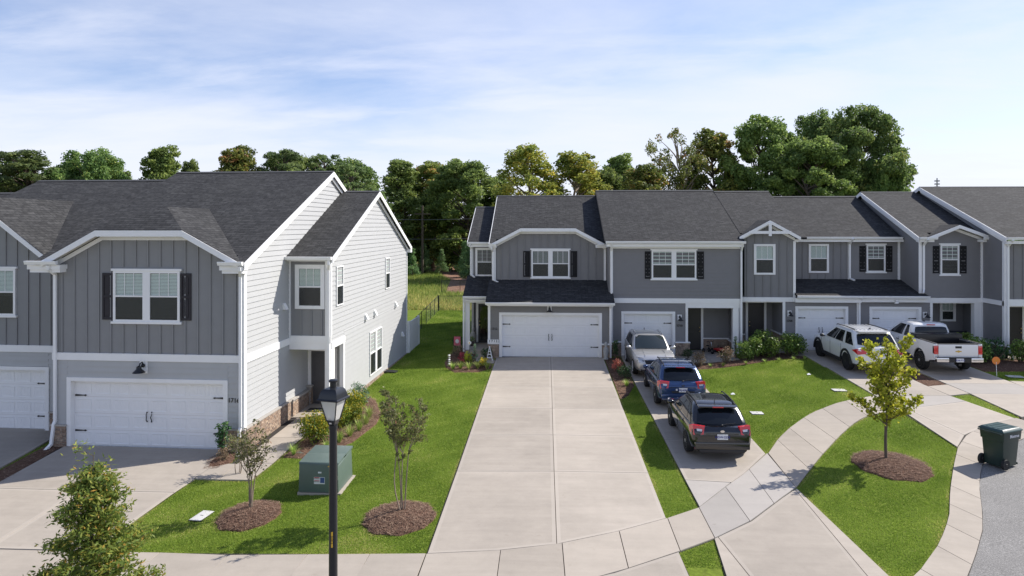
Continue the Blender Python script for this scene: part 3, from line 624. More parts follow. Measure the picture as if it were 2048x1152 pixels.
    def window(s, w, a0, a1, z0, z1, twin=False, grid=True, blind=1., sill=True, lower=0., fr=.075, o=.0):
        """casing > sashes, panes, glazing bars, blind"""
        f = MB(); B = lambda m, *q: w.box(m, *q)
        if sill:
            B(f, a0-.06, a1+.06, z1, z1+.07, o, o+.075); B(f, a0-.06, a1+.06, z0-.07, z0, o, o+.085)
        B(f, a0, a0+fr, z0, z1, o, o+.06); B(f, a1-fr, a1, z0, z1, o, o+.06); B(f, a0+fr, a1-fr, z1-fr, z1, o, o+.058); B(f, a0+fr, a1-fr, z0, z0+fr*.8, o, o+.058)
        am = (a0+a1)/2
        if twin: B(f, am-.12, am+.12, z0+fr*.8, z1-fr, o, o+.06)
        win = s.P('window', f, 'white_trim'); zm = (z0+z1)/2
        for (p0, p1) in (((a0+fr, am-.12), (am+.12, a1-fr)) if twin else ((a0+fr, a1-fr),)):
            s.P('interior', B(MB(), p0, p1, z0+fr*.8, z1-fr, o+.001, o+.004), 'interior_dark', win)
            s.P('sash_rail', B(MB(), p0, p1, zm-.025, zm+.025, o+.02, o+.052), 'white_trim', win)
            zl = max(z0+fr*.8, z1-fr-(z1-z0-2*fr)*blind); m = MB(); z = z1-fr-.02
            while z > zl:
                B(m, p0+.01, p1-.01, max(zl, z-.036), z, o+.005, o+.012 if int(z*1000) % 2 else o+.0115); z -= .045
            if blind: tag(s.P('blind', m, 'blind_mid' if lower else 'blind_pale', win), kind=None)
            for q0, q1 in ((zm+.025, z1-fr), (z0+fr*.8, zm-.025)):
                s.P('pane', B(MB(), p0, p1, q0, q1, o+.028, o+.033), 'pane_glass' if q0 > zm else 'screen_glass', win)
            if grid:
                g_ = MB()
                for i in (1, 2): x = p0+(p1-p0)*i/3; B(g_, x-.01, x+.01, zm+.025, z1-fr, o+.0335, o+.04)
                s.P('glazing_bars', g_, 'white_trim', win)
        return win
    def shutter(s, w, a0, a1, z0, z1, mat):
        m = MB(); B = lambda *q: w.box(m, *q); t = .055; zm = z0+(z1-z0)*.5
        w.box(m, a0, a1, z0, z1, .0, .02)
        for q in ((a0, a0+t, z0, z1), (a1-t, a1, z0, z1)): B(*q, .02, .045)
        for q in ((z0, z0+t*1.4), (z1-t*1.4, z1), (zm-.04, zm+.04)): B(a0+t, a1-t, *q, .02, .044)
        for q in ((z0+t*1.4+.05, zm-.09), (zm+.09, z1-t*1.4-.05)): B(a0+t+.03, a1-t-.03, *q, .02, .034)
        return s.P('shutter', m, mat)
    def garage(s, w, a0, a1, z0, z1, cols, rows=4, rec=.14, hw=True):
        m = MB(); w.box(m, a0, a1, z0, z1, -rec-.05, -rec); d = s.P('garage_door', m, 'white_door')
        cw = (a1-a0)/cols; rh = (z1-z0)/rows
        for r in range(rows):
            for c in range(cols):
                x0, x1, y0, y1 = a0+c*cw+.06, a0+(c+1)*cw-.06, z0+r*rh+.085, z0+(r+1)*rh-.085; p = MB(); o = -rec; k = .035
                A = [w.p(*q, o) for q in ((x0, y0), (x1, y0), (x1, y1), (x0, y1))]; Bv = [w.p(*q, o-.0) for q in ((x0+.012, y0+.012), (x1-.012, y0+.012), (x1-.012, y1-.012), (x0+.012, y1-.012))]
                q1 = [w.p(x0, y0, o+.012), w.p(x1, y0, o+.012), w.p(x1, y1, o+.012), w.p(x0, y1, o+.012)]
                q2 = [w.p(x0+k, y0+k, o+.002), w.p(x1-k, y0+k, o+.002), w.p(x1-k, y1-k, o+.002), w.p(x0+k, y1-k, o+.002)]
                fs = [(i, (i+1) % 4, 4+(i+1) % 4, 4+i) for i in range(4)]+[(4+i, 4+(i+1) % 4, 8+(i+1) % 4, 8+i) for i in range(4)]+[(8, 9, 10, 11)]
                p.add(A+q1+q2, fs); n = int((x1-x0)/.11)
                for i in range(1, n): g_ = x0+k+(x1-x0-2*k)*i/n; w.box(p, g_-.006, g_+.006, y0+k, y1-k, o+.002, o+.007)
                s.P('door_panel', p, 'white_door', d)
            if r: s.P('section_joint', w.box(MB(), a0, a1, z0+r*rh-.004, z0+r*rh+.004, -rec, -rec+.0025), 'soffit', d)
        if hw:
            for (x, sg) in ((a0+.03, 1), (a1-.03, -1)):
                for z in (z0+(z1-z0)*.25-.03, z0+(z1-z0)*.77):
                    h = MB(); h.prism([w.p(x, z-.03, -rec+.013), w.p(x, z+.03, -rec+.013), w.p(x+sg*.3, z+.012, -rec+.013), w.p(x+sg*.34, z+.03, -rec+.013), w.p(x+sg*.40, z, -rec+.013), w.p(x+sg*.34, z-.03, -rec+.013), w.p(x+sg*.3, z-.012, -rec+.013)], Vector(w.p(0, 0, .012))-Vector(w.p(0, 0, 0))); s.P('strap_hinge', h, 'black_iron', d)
            xm = (a0+a1)/2; zc = z0+(z1-z0)*.46
            for sg in (-1, 1):
                h = MB(); h.tube([w.p(xm+sg*.07, zc-.15, -rec+.02), w.p(xm+sg*.09, zc-.09, -rec+.05), w.p(xm+sg*.07, zc, -rec+.07), w.p(xm+sg*.09, zc+.09, -rec+.05), w.p(xm+sg*.075, zc+.17, -rec+.02)], [.022, .014, .016, .014, .024], 6); s.P('pull_handle', h, 'black_iron', d)
        # white casing round the opening and side reveals
        c = MB()
        for q in ((a0-.14, a0, z0, z1+.12), (a1, a1+.14, z0, z1+.12)): w.box(c, *q, -rec, .05)
        w.box(c, a0, a1, z1, z1+.12, -rec, .049); s.P('door_casing', c, 'white_trim')
        s.P('threshold', w.box(MB(), a0, a1, z0-.06, z0-.002, -rec-.05, .03), 'black_iron'); return d
    def bricks(s, w, a0, a1, z0, z1, o=.07, single=True, cap=True):
        """running bond on a mortar core"""
        core = s.P('brick_base', w.box(MB(), a0, a1, z0, z1, -.02, o), 'mortar'); off = s.off
        rows = int((z1-z0)/.068); allm = MB(); rz = math.atan2(w.dy, w.dx)
        for r in range(rows):
            z = z0+.034+r*.068; x = a0-(.104 if r % 2 else 0)
            while x < a1-.02:
                l, h = max(x+.004, a0-.006), min(x+.204, a1+.006)
                if h-l > .05:
                    if single and s.nb < 290 and h-l > .17:
                        ob = link('brick', BRICK_ME, core, Vector(w.p((l+h)/2, z, o))-Vector(off), (0, 0, rz)); s.nb += 1
                    else: w.box(allm, l, h, z-.029, z+.029, o-.03, o+.012)
                x += .208
        if allm.v: tag(s.P('brickwork', allm, 'brick', core), kind='stuff')
        if cap: s.P('cap_stone', w.box(MB(), a0-.03, a1+.03, z1, z1+.05, -.02, o+.04), 'stone_cap' if cap is True else cap)
        return core
    def barn_light(s, w, a, z, sc=1., side=-1):
        pl = s.P('wall_lamp', w.box(MB(), a-.13*sc, a+.13*sc, z-.2*sc, z+.2*sc, 0, .03), 'white_trim')
        m = MB(); m.tube([w.p(a, z+.05*sc, .03), w.p(a, z+.16*sc, .1), w.p(a+side*.0*sc, z+.14*sc, .2), w.p(a, z+.02*sc, .26)], .022*sc, 8); s.P('gooseneck', m, 'black_iron', pl)
        c = Vector(w.p(a, z, .26)); m = MB(); m.lathe([(.03*sc, .08*sc), (.07*sc, .05*sc), (.08*sc, -.02*sc), (.19*sc, -.13*sc), (.185*sc, -.135*sc), (.02*sc, -.04*sc)], 14, c); s.P('lamp_shade', m, 'black_iron', pl, 40)
        m = MB(); m.sphere(w.p(a, z+.05*sc, .05), .065*sc); s.P('lamp_mount', m, 'black_iron', pl, 40)
    def number(s, w, a, z, txt, size, mat='black_iron', o=.03):
        me = text_mesh(txt, size, M[mat], .006, .003); p = Vector(w.p(a, z, o))-Vector(s.off); ob = link('house_number', me, s.r, p); ob.rotation_euler = (R(90), 0, math.atan2(w.dy, w.dx)); return ob
    def door(s, w, a0, a1, z0, z1, mat, o=.0, brass=1, glass=False):
        m = MB(); w.box(m, a0, a1, z0, z1, o, o+.03); d = s.P('front_door', m, mat)
        if glass:
            s.P('pane', w.box(MB(), a0+.1, a1-.1, z0+.15, z1-.12, o+.031, o+.037), 'door_glass', d)
        else:
            for q0, q1 in ((.12, .42), (.47, .93)): 
                p = MB(); h = z1-z0; w.box(p, a0+.13, a1-.13, z0+h*q0, z0+h*q1, o+.03, o+.042); w.box(p, a0+.18, a1-.18, z0+h*q0+.05, z0+h*q1-.05, o+.042, o+.052); s.P('door_panel', p, mat, d)
        x = a1-.08 if brass > 0 else a0+.08
        for z in (z0+.95, z0+1.15): m = MB(); m.sphere(w.p(x, z, o+.07), .035); s.P('door_knob', m, 'brass', d, 50)
        c = MB(); w.box(c, a0-.12, a0, z0, z1+.12, o, o+.06); w.box(c, a1, a1+.12, z0, z1+.12, o, o+.06); w.box(c, a0, a1, z1, z1+.12, o, o+.059); s.P('door_casing', c, 'white_trim'); return d
    def gablet(s, x0, x1, xa, ye, ze, m_, clip=None, hs=.5, main=None, ov=.0):
        """front facing cross gable, top clipped by a small hip when clip is given; main = (y,z,slope) of the roof behind"""
        my, mz, ms = main; za = ze+m_*(xa-x0); back = lambda z: my+(z-mz)/ms
        B = (xa, back(za), za); yb = back(ze)
        if clip:
            xl, zl = xa-(za-clip)/m_, clip; xr = xa+(za-clip)/m_; ya = ye+(za-clip)/hs; A = (xa, ya, za)
            s.roof([(x0, ye, ze), (x0, yb, ze), B, A, (xl, ye, zl)][::-1], 'gable_roof', .08); s.roof([(x1, yb, ze), (x1, ye, ze), (xr, ye, zl), A, B][::-1], 'gable_roof', .08)
            s.roof([(xl, ye, zl), (xr, ye, zl), A], 'hip_roof', .08); pts = [(x0, ye, ze), (xl, ye, zl), (xr, ye, zl), (x1, ye, ze)]
        else:
            A = (xa, ye, za); s.roof([(x0, ye, ze), (x0, yb, ze), B, A][::-1], 'gable_roof', .08); s.roof([(x1, yb, ze), (x1, ye, ze), A, B][::-1], 'gable_roof', .08); pts = [(x0, ye, ze), A, (x1, ye, ze)]
        return pts
paint('ridge_shingle', (.07, .071, .075), .9, .3, .4, 8)

def fascia_run(h, pts, yw, hgt=.2):       # boards along a gable edge with soffit boards back to the wall
    for a, b in zip(pts, pts[1:]):
        h.board(a, b, hgt, .03, (0, -1, 0), .02); a2, b2 = Vector(a), Vector(b); dy = Vector((0, yw-a2.y, 0)); dz = Vector((0, 0, -hgt*.78))
        h.P('soffit', MB().prism([a2+dz, b2+dz, b2+dz+dy, a2+dz+dy], (0, 0, .02)), 'soffit')
        f1 = Vector((0, yw-a2.y-.03, -hgt)); h.P('frieze_board', MB().prism([a2+f1, b2+f1, b2+f1+Vector((0, 0, -.14)), a2+f1+Vector((0, 0, -.14))], (0, -.022, 0)), 'white_trim')

# ---- house 1716, turned two degrees, coordinates from its front right corner
Fz = -.5
h = House('grey town house numbered 1716 with white sided wing and clipped gable', (OL.x, OL.y, Fz), (0, 0, Fz), AL); h16 = h
fw, sw_ = FRONT(0), RIGHT(0)
h.gable(-6.78, .16, -.3, 5.45, 7.68, 8.87, cut=(-6.2, -.25, .16))
fp = h.gablet(-6.45, .0, -3.22, -.36, 5.48, .535, 6.45, .5, (-.3, 5.45, .4286)); fascia_run(h, fp, 0, .19)
h.batten(fw, [(-6.33, 2.53), (-.02, 2.53), (-.02, 5.3), (-1.9, 6.3), (-4.55, 6.3), (-6.33, 5.3)], 'batten_grey', .411, -6.42, [(-4.35, -1.98, 3.45, 5.28)])
h.lap(fw, [[(-6.33, -.5), (-5.84, -.5), (-5.84, 2.3), (-6.33, 2.3)], [(-5.84, 1.75), (-.5, 1.75), (-.5, 2.3), (-5.84, 2.3)], [(-.5, -.5), (-.02, -.5), (-.02, 2.3), (-.5, 2.3)]], 'lap_light', .18)
h.trim(fw, -6.33, -.02, 2.30, 2.53, .05, 'belt_board'); h.garage(fw, -5.7, -.64, -.48, 1.63, 8)
h.window(fw, -4.27, -2.06, 3.55, 5.15, True, blind=.98); h.shutter(fw, -4.64, -4.29, 3.6, 5.08, 'shutter_plum'); h.shutter(fw, -2.04, -1.70, 3.6, 5.08, 'shutter_plum')
h.barn_light(fw, -3.27, 2.12, 1.0); h.number(fw, -.31, 1.12, '1716', .19)
h.bricks(fw, -6.33, -5.85, -.56, .2, .09); h.bricks(fw, -.5, .06, -.56, .2, .06)
for a in ((-6.95, -5.85), (-.62, .14)):
    h.trim(FRONT(0), a[0], a[1], 5.2, 5.34, .33, 'eave_return'); h.trim(FRONT(0), a[0]+.06, a[1]-.03, 5.1, 5.2, .28, 'eave_return')
h.gutter(-6.95, -5.9, -.34, 5.47); h.gutter(-.62, .16, -.34, 5.47)
h.spout([(-6.2, -.38, 5.32), (-6.2, -.36, 5.2), (-6.2, -.08, 5.02), (-6.2, -.08, .35), (-6.22, -.12, .25), (-6.24, -.2, -.35), (-6.28, -.42, -.5)]); h.spout([(.06, -.38, 5.32), (.06, -.36, 5.2), (-.06, -.09, 5.0), (-.06, -.09, .3), (-.06, -.16, .2), (-.06, -.18, -.42), (.02, -.4, -.52)])
# right-hand wall, corner boards, belt, brick base
h.lap(sw_, [[(0.06, .28), (5.2, .28), (5.2, 2.28), (.06, 2.28)], [(.06, 2.52), (15.3, 2.52), (15.3, 5.3), (7.68, 8.6), (.06, 5.4)]], 'lap_light', .178, True)
h.trim(sw_, -.02, .1, .25, 5.4, .05, 'corner_board'); h.trim(fw, -.12, .048, .25, 5.1, .05, 'corner_board'); h.trim(sw_, .1, 3.45, 2.28, 2.52, .05, 'belt_board')
for (y0, z0, y1, z1) in ((-.32, 5.44, 7.68, 8.87), (15.68, 5.44, 7.68, 8.87)):
    h.board((.16, y0, z0), (.16, y1, z1), .2, .03, (1, 0, 0), .015); h.board((.05, y0, z0), (.05, y1, z1), .14, .05, (1, 0, 0), .2, 'frieze_board')
h.bricks(sw_, .02, 3.42, -.6, .22, .07); h.bricks(sw_, 3.5, 5.02, -.45, .22, .12); h.bricks(sw_, 5.03, 5.24, -.45, .36, .2, cap=True)
# wing
X1 = 1.52; wf, ws = FRONT(3.45), RIGHT(X1)
h.gable(-2.5, X1+.2, 3.12, 5.46, 9.2, 8.1)
h.batten(wf, [(.02, 2.6), (X1, 2.6), (X1, 5.42), (.02, 5.42)], 'batten_grey', .38, .08, [(.18, 1.42, 3.5, 5.25)]); h.window(wf, .24, 1.34, 3.57, 5.17, blind=.55, fr=.15, sill=False)
h.trim(wf, .02, X1+.05, 2.36, 2.6, .06, 'belt_board'); h.trim(wf, .02, X1+.02, 2.1, 2.36, .03, 'porch_beam', o0=-.3); h.trim(wf, 1.36, X1+.04, 2.6, 5.42, .05, 'corner_board'); h.trim(wf, .0, .07, 2.6, 5.42, .05, 'corner_board')
h.trim(wf, .02, X1+.05, 5.30, 5.42, .28, 'soffit_box'); h.gutter(.02, X1+.2, 3.1, 5.47); h.spout([(1.62, 3.06, 5.34), (1.62, 3.06, 5.2), (1.49, 3.38, 5.0), (1.49, 3.38, -.2), (1.5, 3.2, -.35)])
h.lap(ws, [[(3.5, 2.6), (14.95, 2.6), (14.95, 5.35), (9.2, 7.85), (3.5, 5.4)], [(4.95, -.15), (14.95, -.15), (14.95, 2.6), (4.95, 2.6)], [(3.5, 2.3), (4.95, 2.3), (4.95, 2.6), (3.5, 2.6)]], 'lap_light', .178, True)
h.trim(ws, 3.42, 3.54, 2.6, 5.4, .05, 'corner_board'); h.trim(ws, 14.86, 14.98, -.2, 5.3, .05, 'corner_board')
for (y0, y1) in ((3.10, 9.2), (15.3, 9.2)):
    h.board((X1+.2, y0, 5.45), (X1+.2, y1, 8.1), .2, .03, (1, 0, 0), .015); h.board((X1+.05, y0, 5.45), (X1+.05, y1, 8.1), .12, .05, (1, 0, 0), .2, 'frieze_board')
h.trim(RIGHT(X1+.2), 14.95, 15.3, 5.15, 5.32, .03, 'eave_return', o0=-.2)
h.trim(ws, 3.5, 5.0, 2.12, 2.36, .05, 'belt_board'); h.trim(wf, 1.34, X1+.03, -.35, 2.1, .02, 'porch_post', o0=-.42); h.trim(ws, 4.78, 4.95, -.3, 2.12, .05, 'corner_board', o0=-.1)
dw = FRONT(5.25); h.wall(dw, [[(0, -.45), (X1, -.45), (X1, 2.2), (0, 2.2)]], 'lap_light'); h.door(dw, .14, 1.06, -.33, 1.72, 'door_grey', .0, 1); h.bricks(dw, .0, 1.4, -.5, -.34, .1, False, False)
h.P('porch_ceiling', MB().box(.02, X1-.02, 3.5, 5.24, 2.08, 2.1), 'white_trim'); h.P('wall', MB().box(X1-.1, X1, 4.95, 14.95, -.6, -.15), 'mortar')
h.bricks(ws, 4.95, 14.95, -.7, -.15, .05, False, False)
h.window(ws, 4.04, 4.8, 3.6, 5.07, sill=False, fr=.05, grid=False); h.window(ws, 10.75, 11.5, 3.6, 5.06, sill=False, fr=.05, grid=False); h.window(ws, 8.25, 10.1, .08, 1.97, True, sill=False, fr=.06, grid=False)
for (w_, y, z) in ((ws, 7.67, 2.72), (ws, 9.0, 2.72), (ws, 12.6, 2.68), (sw_, 2.95, 3.7), (ws, 13.9, 1.0)):
    m = MB(); m.prism([w_.p(y-.1, z+.12, .0), w_.p(y-.1, z+.12, .05), w_.p(y-.1, z-.1, .16), w_.p(y-.1, z-.1, 0)], (0, .2, 0)); h.P('vent_hood', m, 'white_trim')

# ---- neighbour at the left edge, set back
h = House('grey town house cut by the left edge with steep light grey side gable', (OL.x, OL.y, Fz), (0, 0, Fz), AL); h18 = h; fw = FRONT(1.4)
h.r.location = (*L2(-7, 1.4), Fz); h.off = (-7, 1.4, Fz)
h.gable(-13.6, -6.79, 1.1, 5.54, 8.2, 8.58, cut=(-12.7, -7.6, 1.56))
fp = h.gablet(-12.95, -7.35, -10.15, 1.04, 5.5, .745, None, .5, (1.1, 5.54, .4286)); fascia_run(h, fp, 1.4, .19)
h.batten(fw, [(-13.5, 2.48), (-6.34, 2.48), (-6.34, 5.3), (-7.5, 5.3), (-10.15, 7.27), (-12.8, 5.3), (-13.5, 5.3)], 'batten_grey', .411, -13.3, [(-11.2, -8.75, 3.4, 5.2)])
h.lap(fw, [[(-7.62, -.5), (-6.34, -.5), (-6.34, 2.25), (-7.62, 2.25)], [(-12.7, 1.76), (-7.62, 1.76), (-7.62, 2.25), (-12.7, 2.25)], [(-13.5, -.5), (-12.7, -.5), (-12.7, 2.25), (-13.5, 2.25)]], 'lap_light', .18)
h.trim(fw, -13.5, -6.34, 2.25, 2.48, .05, 'belt_board'); h.garage(fw, -12.6, -7.72, -.48, 1.63, 8); h.window(fw, -11.05, -8.8, 3.5, 5.1, True, blind=.6)
h.gutter(-7.6, -6.8, 1.06, 5.5); h.gutter(-13.6, -12.7, 1.06, 5.5); h.shutter(fw, -11.42, -11.08, 3.55, 5.05, 'shutter_plum'); h.bricks(fw, -7.5, -6.36, -.56, .2, .09, False)
h.wall(RIGHT(-6.36), [[(1.4, 2), (14, 2), (14, 5.4), (8.2, 8.1), (1.4, 5.4)]], 'batten_grey')
h = House('far left town house showing only a low slope of its shingle roof', (*L2(-14, 2.0), Fz), (-14, 2.0, Fz), AL); fw = FRONT(2.0)
h.gable(-20.5, -13.61, 1.7, 5.15, 8.4, 8.05); h.lap(fw, [[(-20.3, -.5), (-19.6, -.5), (-19.6, 5.1), (-20.3, 5.1)], [(-19.6, 1.76), (-14.4, 1.76), (-14.4, 5.1), (-19.6, 5.1)], [(-14.4, -.5), (-13.52, -.5), (-13.52, 5.1), (-14.4, 5.1)]], 'lap_light', .18); h.garage(fw, -19.46, -14.54, -.48, 1.63, 8); h.window(fw, -18, -16, 3.5, 5.0, True); h.gutter(-20.5, -13.62, 1.66, 5.12)

# ---- house 1712, end of the right-hand row (world axes)
h = House('charcoal end town house numbered 1712 with wide white garage door', (0, 34, 0), (0, 34, 0)); h12 = h
g_, u_ = FRONT(34), FRONT(35.8)
h.gable(-2.98, 3.12, 35.45, 5.62, 41.5, 8.37, cut=(-2.65, 2.8, 35.96)); h.gable(-4.25, -2.97, 36.65, 5.68, 41.2, 7.69)
fp = h.gablet(-2.88, 3.02, .07, 35.42, 5.64, .53, 6.45, .5, (35.45, 5.62, .4545)); fascia_run(h, fp, 35.8, .17)
h.batten(u_, [(-2.76, 3.66), (3.1, 3.66), (3.1, 5.5), (1.55, 6.32), (-1.2, 6.32), (-2.76, 5.5)], 'batten_charcoal', .41, -2.78, [(-.85, 1.26, 3.75, 5.4)])
h.window(u_, -.79, 1.2, 3.86, 5.3, True, blind=.98, lower=1); h.shutter(u_, -1.22, -.86, 3.88, 5.24, 'shutter_black'); h.shutter(u_, 1.27, 1.6, 3.88, 5.24, 'shutter_black')
h.roof([(-3.02, 33.62, 2.79), (3.34, 33.62, 2.79), (3.34, 35.82, 3.74), (-3.02, 35.82, 3.74)], 'porch_roof'); h.gutter(-3.02, 3.34, 33.62, 2.78); h.trim(g_, -2.95, 3.27, 2.60, 2.68, .36, 'soffit_box')
h.lap(g_, [[(-2.8, .7), (-2.36, .7), (-2.36, 2.6), (-2.8, 2.6)], [(-2.36, 2.25), (2.72, 2.25), (2.72, 2.6), (-2.36, 2.6)], [(2.72, .7), (3.15, .7), (3.15, 2.6), (2.72, 2.6)]], 'lap_warm', .18)
h.garage(g_, -2.22, 2.60, .02, 2.12, 8); h.barn_light(g_, .15, 2.42, .85); h.number(g_, -2.6, 1.42, '1712', .15)
h.trim(g_, -2.92, -2.8, .74, 2.6, .05, 'corner_board'); h.trim(g_, 3.1, 3.22, .74, 2.6, .05, 'corner_board')
h.bricks(g_, -2.9, -2.38, -.05, .68, .1, False, 'white_trim'); h.bricks(g_, 2.76, 3.2, -.05, .68, .1, False, 'white_trim')
h.P('number_sign', FRONT(33.88).box(MB(), -2.93, -2.38, .74, .90, .0, .02), 'white_trim'); h.number(FRONT(33.86), -2.65, .82, '1 7 1 2', .15, o=.005)
h.wall(LEFT(-2.9), [[(-37, -.05), (-34, -.05), (-34, 2.7), (-37, 2.7)]], 'lap_warm'); h.wall(RIGHT(3.1), [[(35.8, 3.2), (47, 3.2), (47, 5.6), (41.5, 8.2), (35.8, 5.6)]], 'lap_charcoal')
h.wall(LEFT(-2.76), [[(-47, 3.2), (-35.8, 3.2), (-35.8, 5.6), (-41.5, 8.2), (-47, 5.6)]], 'lap_charcoal')
h.trim(u_, 2.98, 3.1, 3.66, 5.5, .05, 'corner_board'); h.trim(u_, -2.78, -2.66, 3.66, 5.5, .05, 'corner_board')
for a in ((-2.98, -2.6), (2.55, 3.12)): h.trim(u_, a[0], a[1], 5.42, 5.56, .36, 'eave_return')
h.gutter(-3.0, -2.62, 35.45, 5.63); h.gutter(2.6, 3.12, 35.45, 5.63); h.spout([(-2.86, 35.38, 5.5), (-2.86, 35.4, 5.35), (-2.8, 35.7, 5.2), (-2.8, 35.7, 3.72), (-2.55, 35.55, 3.62)]); h.spout([(3.16, 33.6, 2.68), (3.16, 33.9, 2.5), (3.16, 33.9, .05)])
b_ = FRONT(37); h.lap(b_, [[(-4.08, 2.9), (-2.76, 2.9), (-2.76, 5.55), (-4.08, 5.55)]], 'lap_charcoal', .18); h.window(b_, -3.86, -2.86, 3.82, 5.36, sill=False, fr=.11, blind=.98, lower=1)
h.trim(b_, -4.12, -3.98, 2.9, 5.55, .05, 'corner_board'); h.gutter(-4.25, -3.0, 36.65, 5.68); h.trim(b_, -4.2, -3.0, 5.42, 5.56, .34, 'soffit_box'); h.spout([(-4.1, 36.6, 5.55), (-4.1, 36.92, 5.3), (-4.1, 36.92, 3.9), (-3.9, 36.7, 3.8)])
h.roof([(-4.3, 34.95, 2.95), (-3.0, 34.95, 2.95), (-3.0, 37.02, 3.86), (-4.3, 37.02, 3.86)], 'porch_roof'); h.gutter(-4.3, -3.02, 34.95, 2.94); h.trim(FRONT(35.1), -4.25, -2.95, 2.6, 2.86, .05, 'porch_beam', o0=-.2)
h.trim(FRONT(35.1), -4.2, -3.96, .0, 2.6, .0, 'porch_post', o0=-.24); h.spout([(-4.26, 34.9, 2.84), (-4.26, 35.0, 2.6), (-4.26, 35.0, .1)])
h.lap(FRONT(37.2), [[(-4.08, .0), (-2.9, .0), (-2.9, 2.7), (-4.08, 2.7)]], 'lap_charcoal', .18); h.door(FRONT(37.16), -3.72, -2.98, .2, 2.3, 'black_iron', .0, -1, True); h.P('porch_floor', MB().box(-4.2, -2.92, 35.0, 37.2, -.1, .16), 'concrete_walk'); h.bricks(FRONT(37.14), -4.05, -3.86, 0, .75, .04, False)
h.wall(LEFT(-4.08), [[(-47, -.1), (-37.0, -.1), (-37.0, 5.55), (-41.2, 7.5), (-45.4, 5.55), (-47, 5.55)]], 'lap_light'); h.P('porch_ceiling', MB().box(-4.2, -2.92, 34.9, 37.2, 2.72, 2.76), 'white_trim')
h.board((-4.25, 36.65, 5.68), (-4.25, 41.2, 7.69), .2, .03, (-1, 0, 0)); h.board((-2.98, 35.45, 5.62), (-2.98, 41.5, 8.37), .2, .03, (-1, 0, 0)); h.wall(FRONT(47), [[(-4.0, -.2), (3.1, -.2), (3.1, 5.6), (-4.0, 5.6)]], 'lap_charcoal')

# ---- house 1710
h = House('charcoal town house numbered 1710 behind the silver car', (6.4, 34.6, 0), (6.4, 34.6, 0)); h10 = h; f = FRONT(34.6)
h.gable(2.93, 9.80, 34.25, 5.78, 40.8, 8.64); h.gutter(2.95, 9.82, 34.25, 5.79); h.trim(f, 3.0, 9.75, 5.52, 5.66, .34, 'soffit_box'); h.trim(f, 3.2, 9.66, 5.42, 5.52, .05, 'frieze_board')
h.board((2.93, 34.25, 5.78), (2.93, 40.8, 8.64), .16, .03, (-1, 0, 0), name='rake_board', mat='shingle'); h.wall(LEFT(3.13), [[(-47, 3), (-34.6, 3), (-34.6, 5.7), (-40.8, 8.4), (-47, 5.7)]], 'lap_charcoal'); h.wall(RIGHT(9.66), [[(34.6, 3), (47, 3), (47, 5.7), (40.8, 8.4), (34.6, 5.7)]], 'lap_charcoal')
h.lap(f, [[(3.22, 2.92), (9.66, 2.92), (9.66, 5.42), (3.22, 5.42)]], 'lap_charcoal', .18); h.trim(f, 3.2, 9.68, 2.68, 2.92, .05, 'belt_board')
h.window(f, 5.27, 7.48, 3.9, 5.33, True, blind=.55); h.shutter(f, 4.93, 5.22, 3.9, 5.28, 'shutter_black'); h.shutter(f, 7.53, 7.86, 3.9, 5.28, 'shutter_black')
h.lap(f, [[(3.22, .72), (3.76, .72), (3.76, 2.68), (3.22, 2.68)], [(3.76, 2.26), (6.44, 2.26), (6.44, 2.68), (3.76, 2.68)], [(6.44, .72), (6.95, .72), (6.95, 2.68), (6.44, 2.68)]], 'lap_charcoal', .18)
h.garage(f, 3.9, 6.30, .02, 2.14, 4); h.bricks(f, 3.22, 3.74, -.05, .7, .1, False, 'white_trim'); h.bricks(f, 6.46, 7.14, -.05, .7, .1, False, 'white_trim'); h.barn_light(f, 6.66, 1.95, .8); h.number(f, 6.66, 1.55, '1710', .15)
h.trim(f, 3.2, 3.34, .75, 5.42, .05, 'corner_board'); h.spout([(3.26, 34.2, 5.66), (3.26, 34.5, 5.3), (3.26, 34.5, 3.1), (3.1, 34.4, 2.98)]); h.trim(f, 6.95, 7.07, .75, 2.68, .05, 'corner_board')
h.trim(f, 6.95, 9.66, 2.45, 2.68, .03, 'porch_beam', o0=-.3); h.trim(f, 9.3, 9.58, .0, 2.45, .02, 'porch_post', o0=-.26); h.spout([(9.68, 34.2, 5.66), (9.68, 34.48, 5.3), (9.68, 34.48, .2)])
b_ = FRONT(36.2); h.lap(b_, [[(6.9, .65), (9.6, .65), (9.6, 2.7), (6.9, 2.7)]], 'lap_charcoal', .18); h.door(FRONT(36.16), 7.28, 8.06, .1, 2.3, 'door_dark', .0, 1); h.bricks(b_, 8.2, 9.5, 0, .65, .05, False, 'white_trim')
h.wall(LEFT(9.5), [[(-36.2, .0), (-34.7, .0), (-34.7, 2.7), (-36.2, 2.7)]], 'lap_charcoal'); h.bricks(LEFT(9.48), -36.2, -34.9, 0, .62, .05, False, 'white_trim'); h.P('porch_floor', MB().box(6.95, 9.6, 34.4, 36.2, -.1, .06), 'concrete_walk'); h.P('porch_ceiling', MB().box(6.95, 9.6, 34.6, 36.2, 2.64, 2.68), 'white_trim'); h.wall(RIGHT(7.0), [[(34.72, 0), (36.2, 0), (36.2, 2.68), (34.72, 2.68)]], 'lap_charcoal'); h.wall(FRONT(47), [[(3.2, -.2), (9.6, -.2), (9.6, 5.7), (3.2, 5.7)]], 'lap_charcoal')

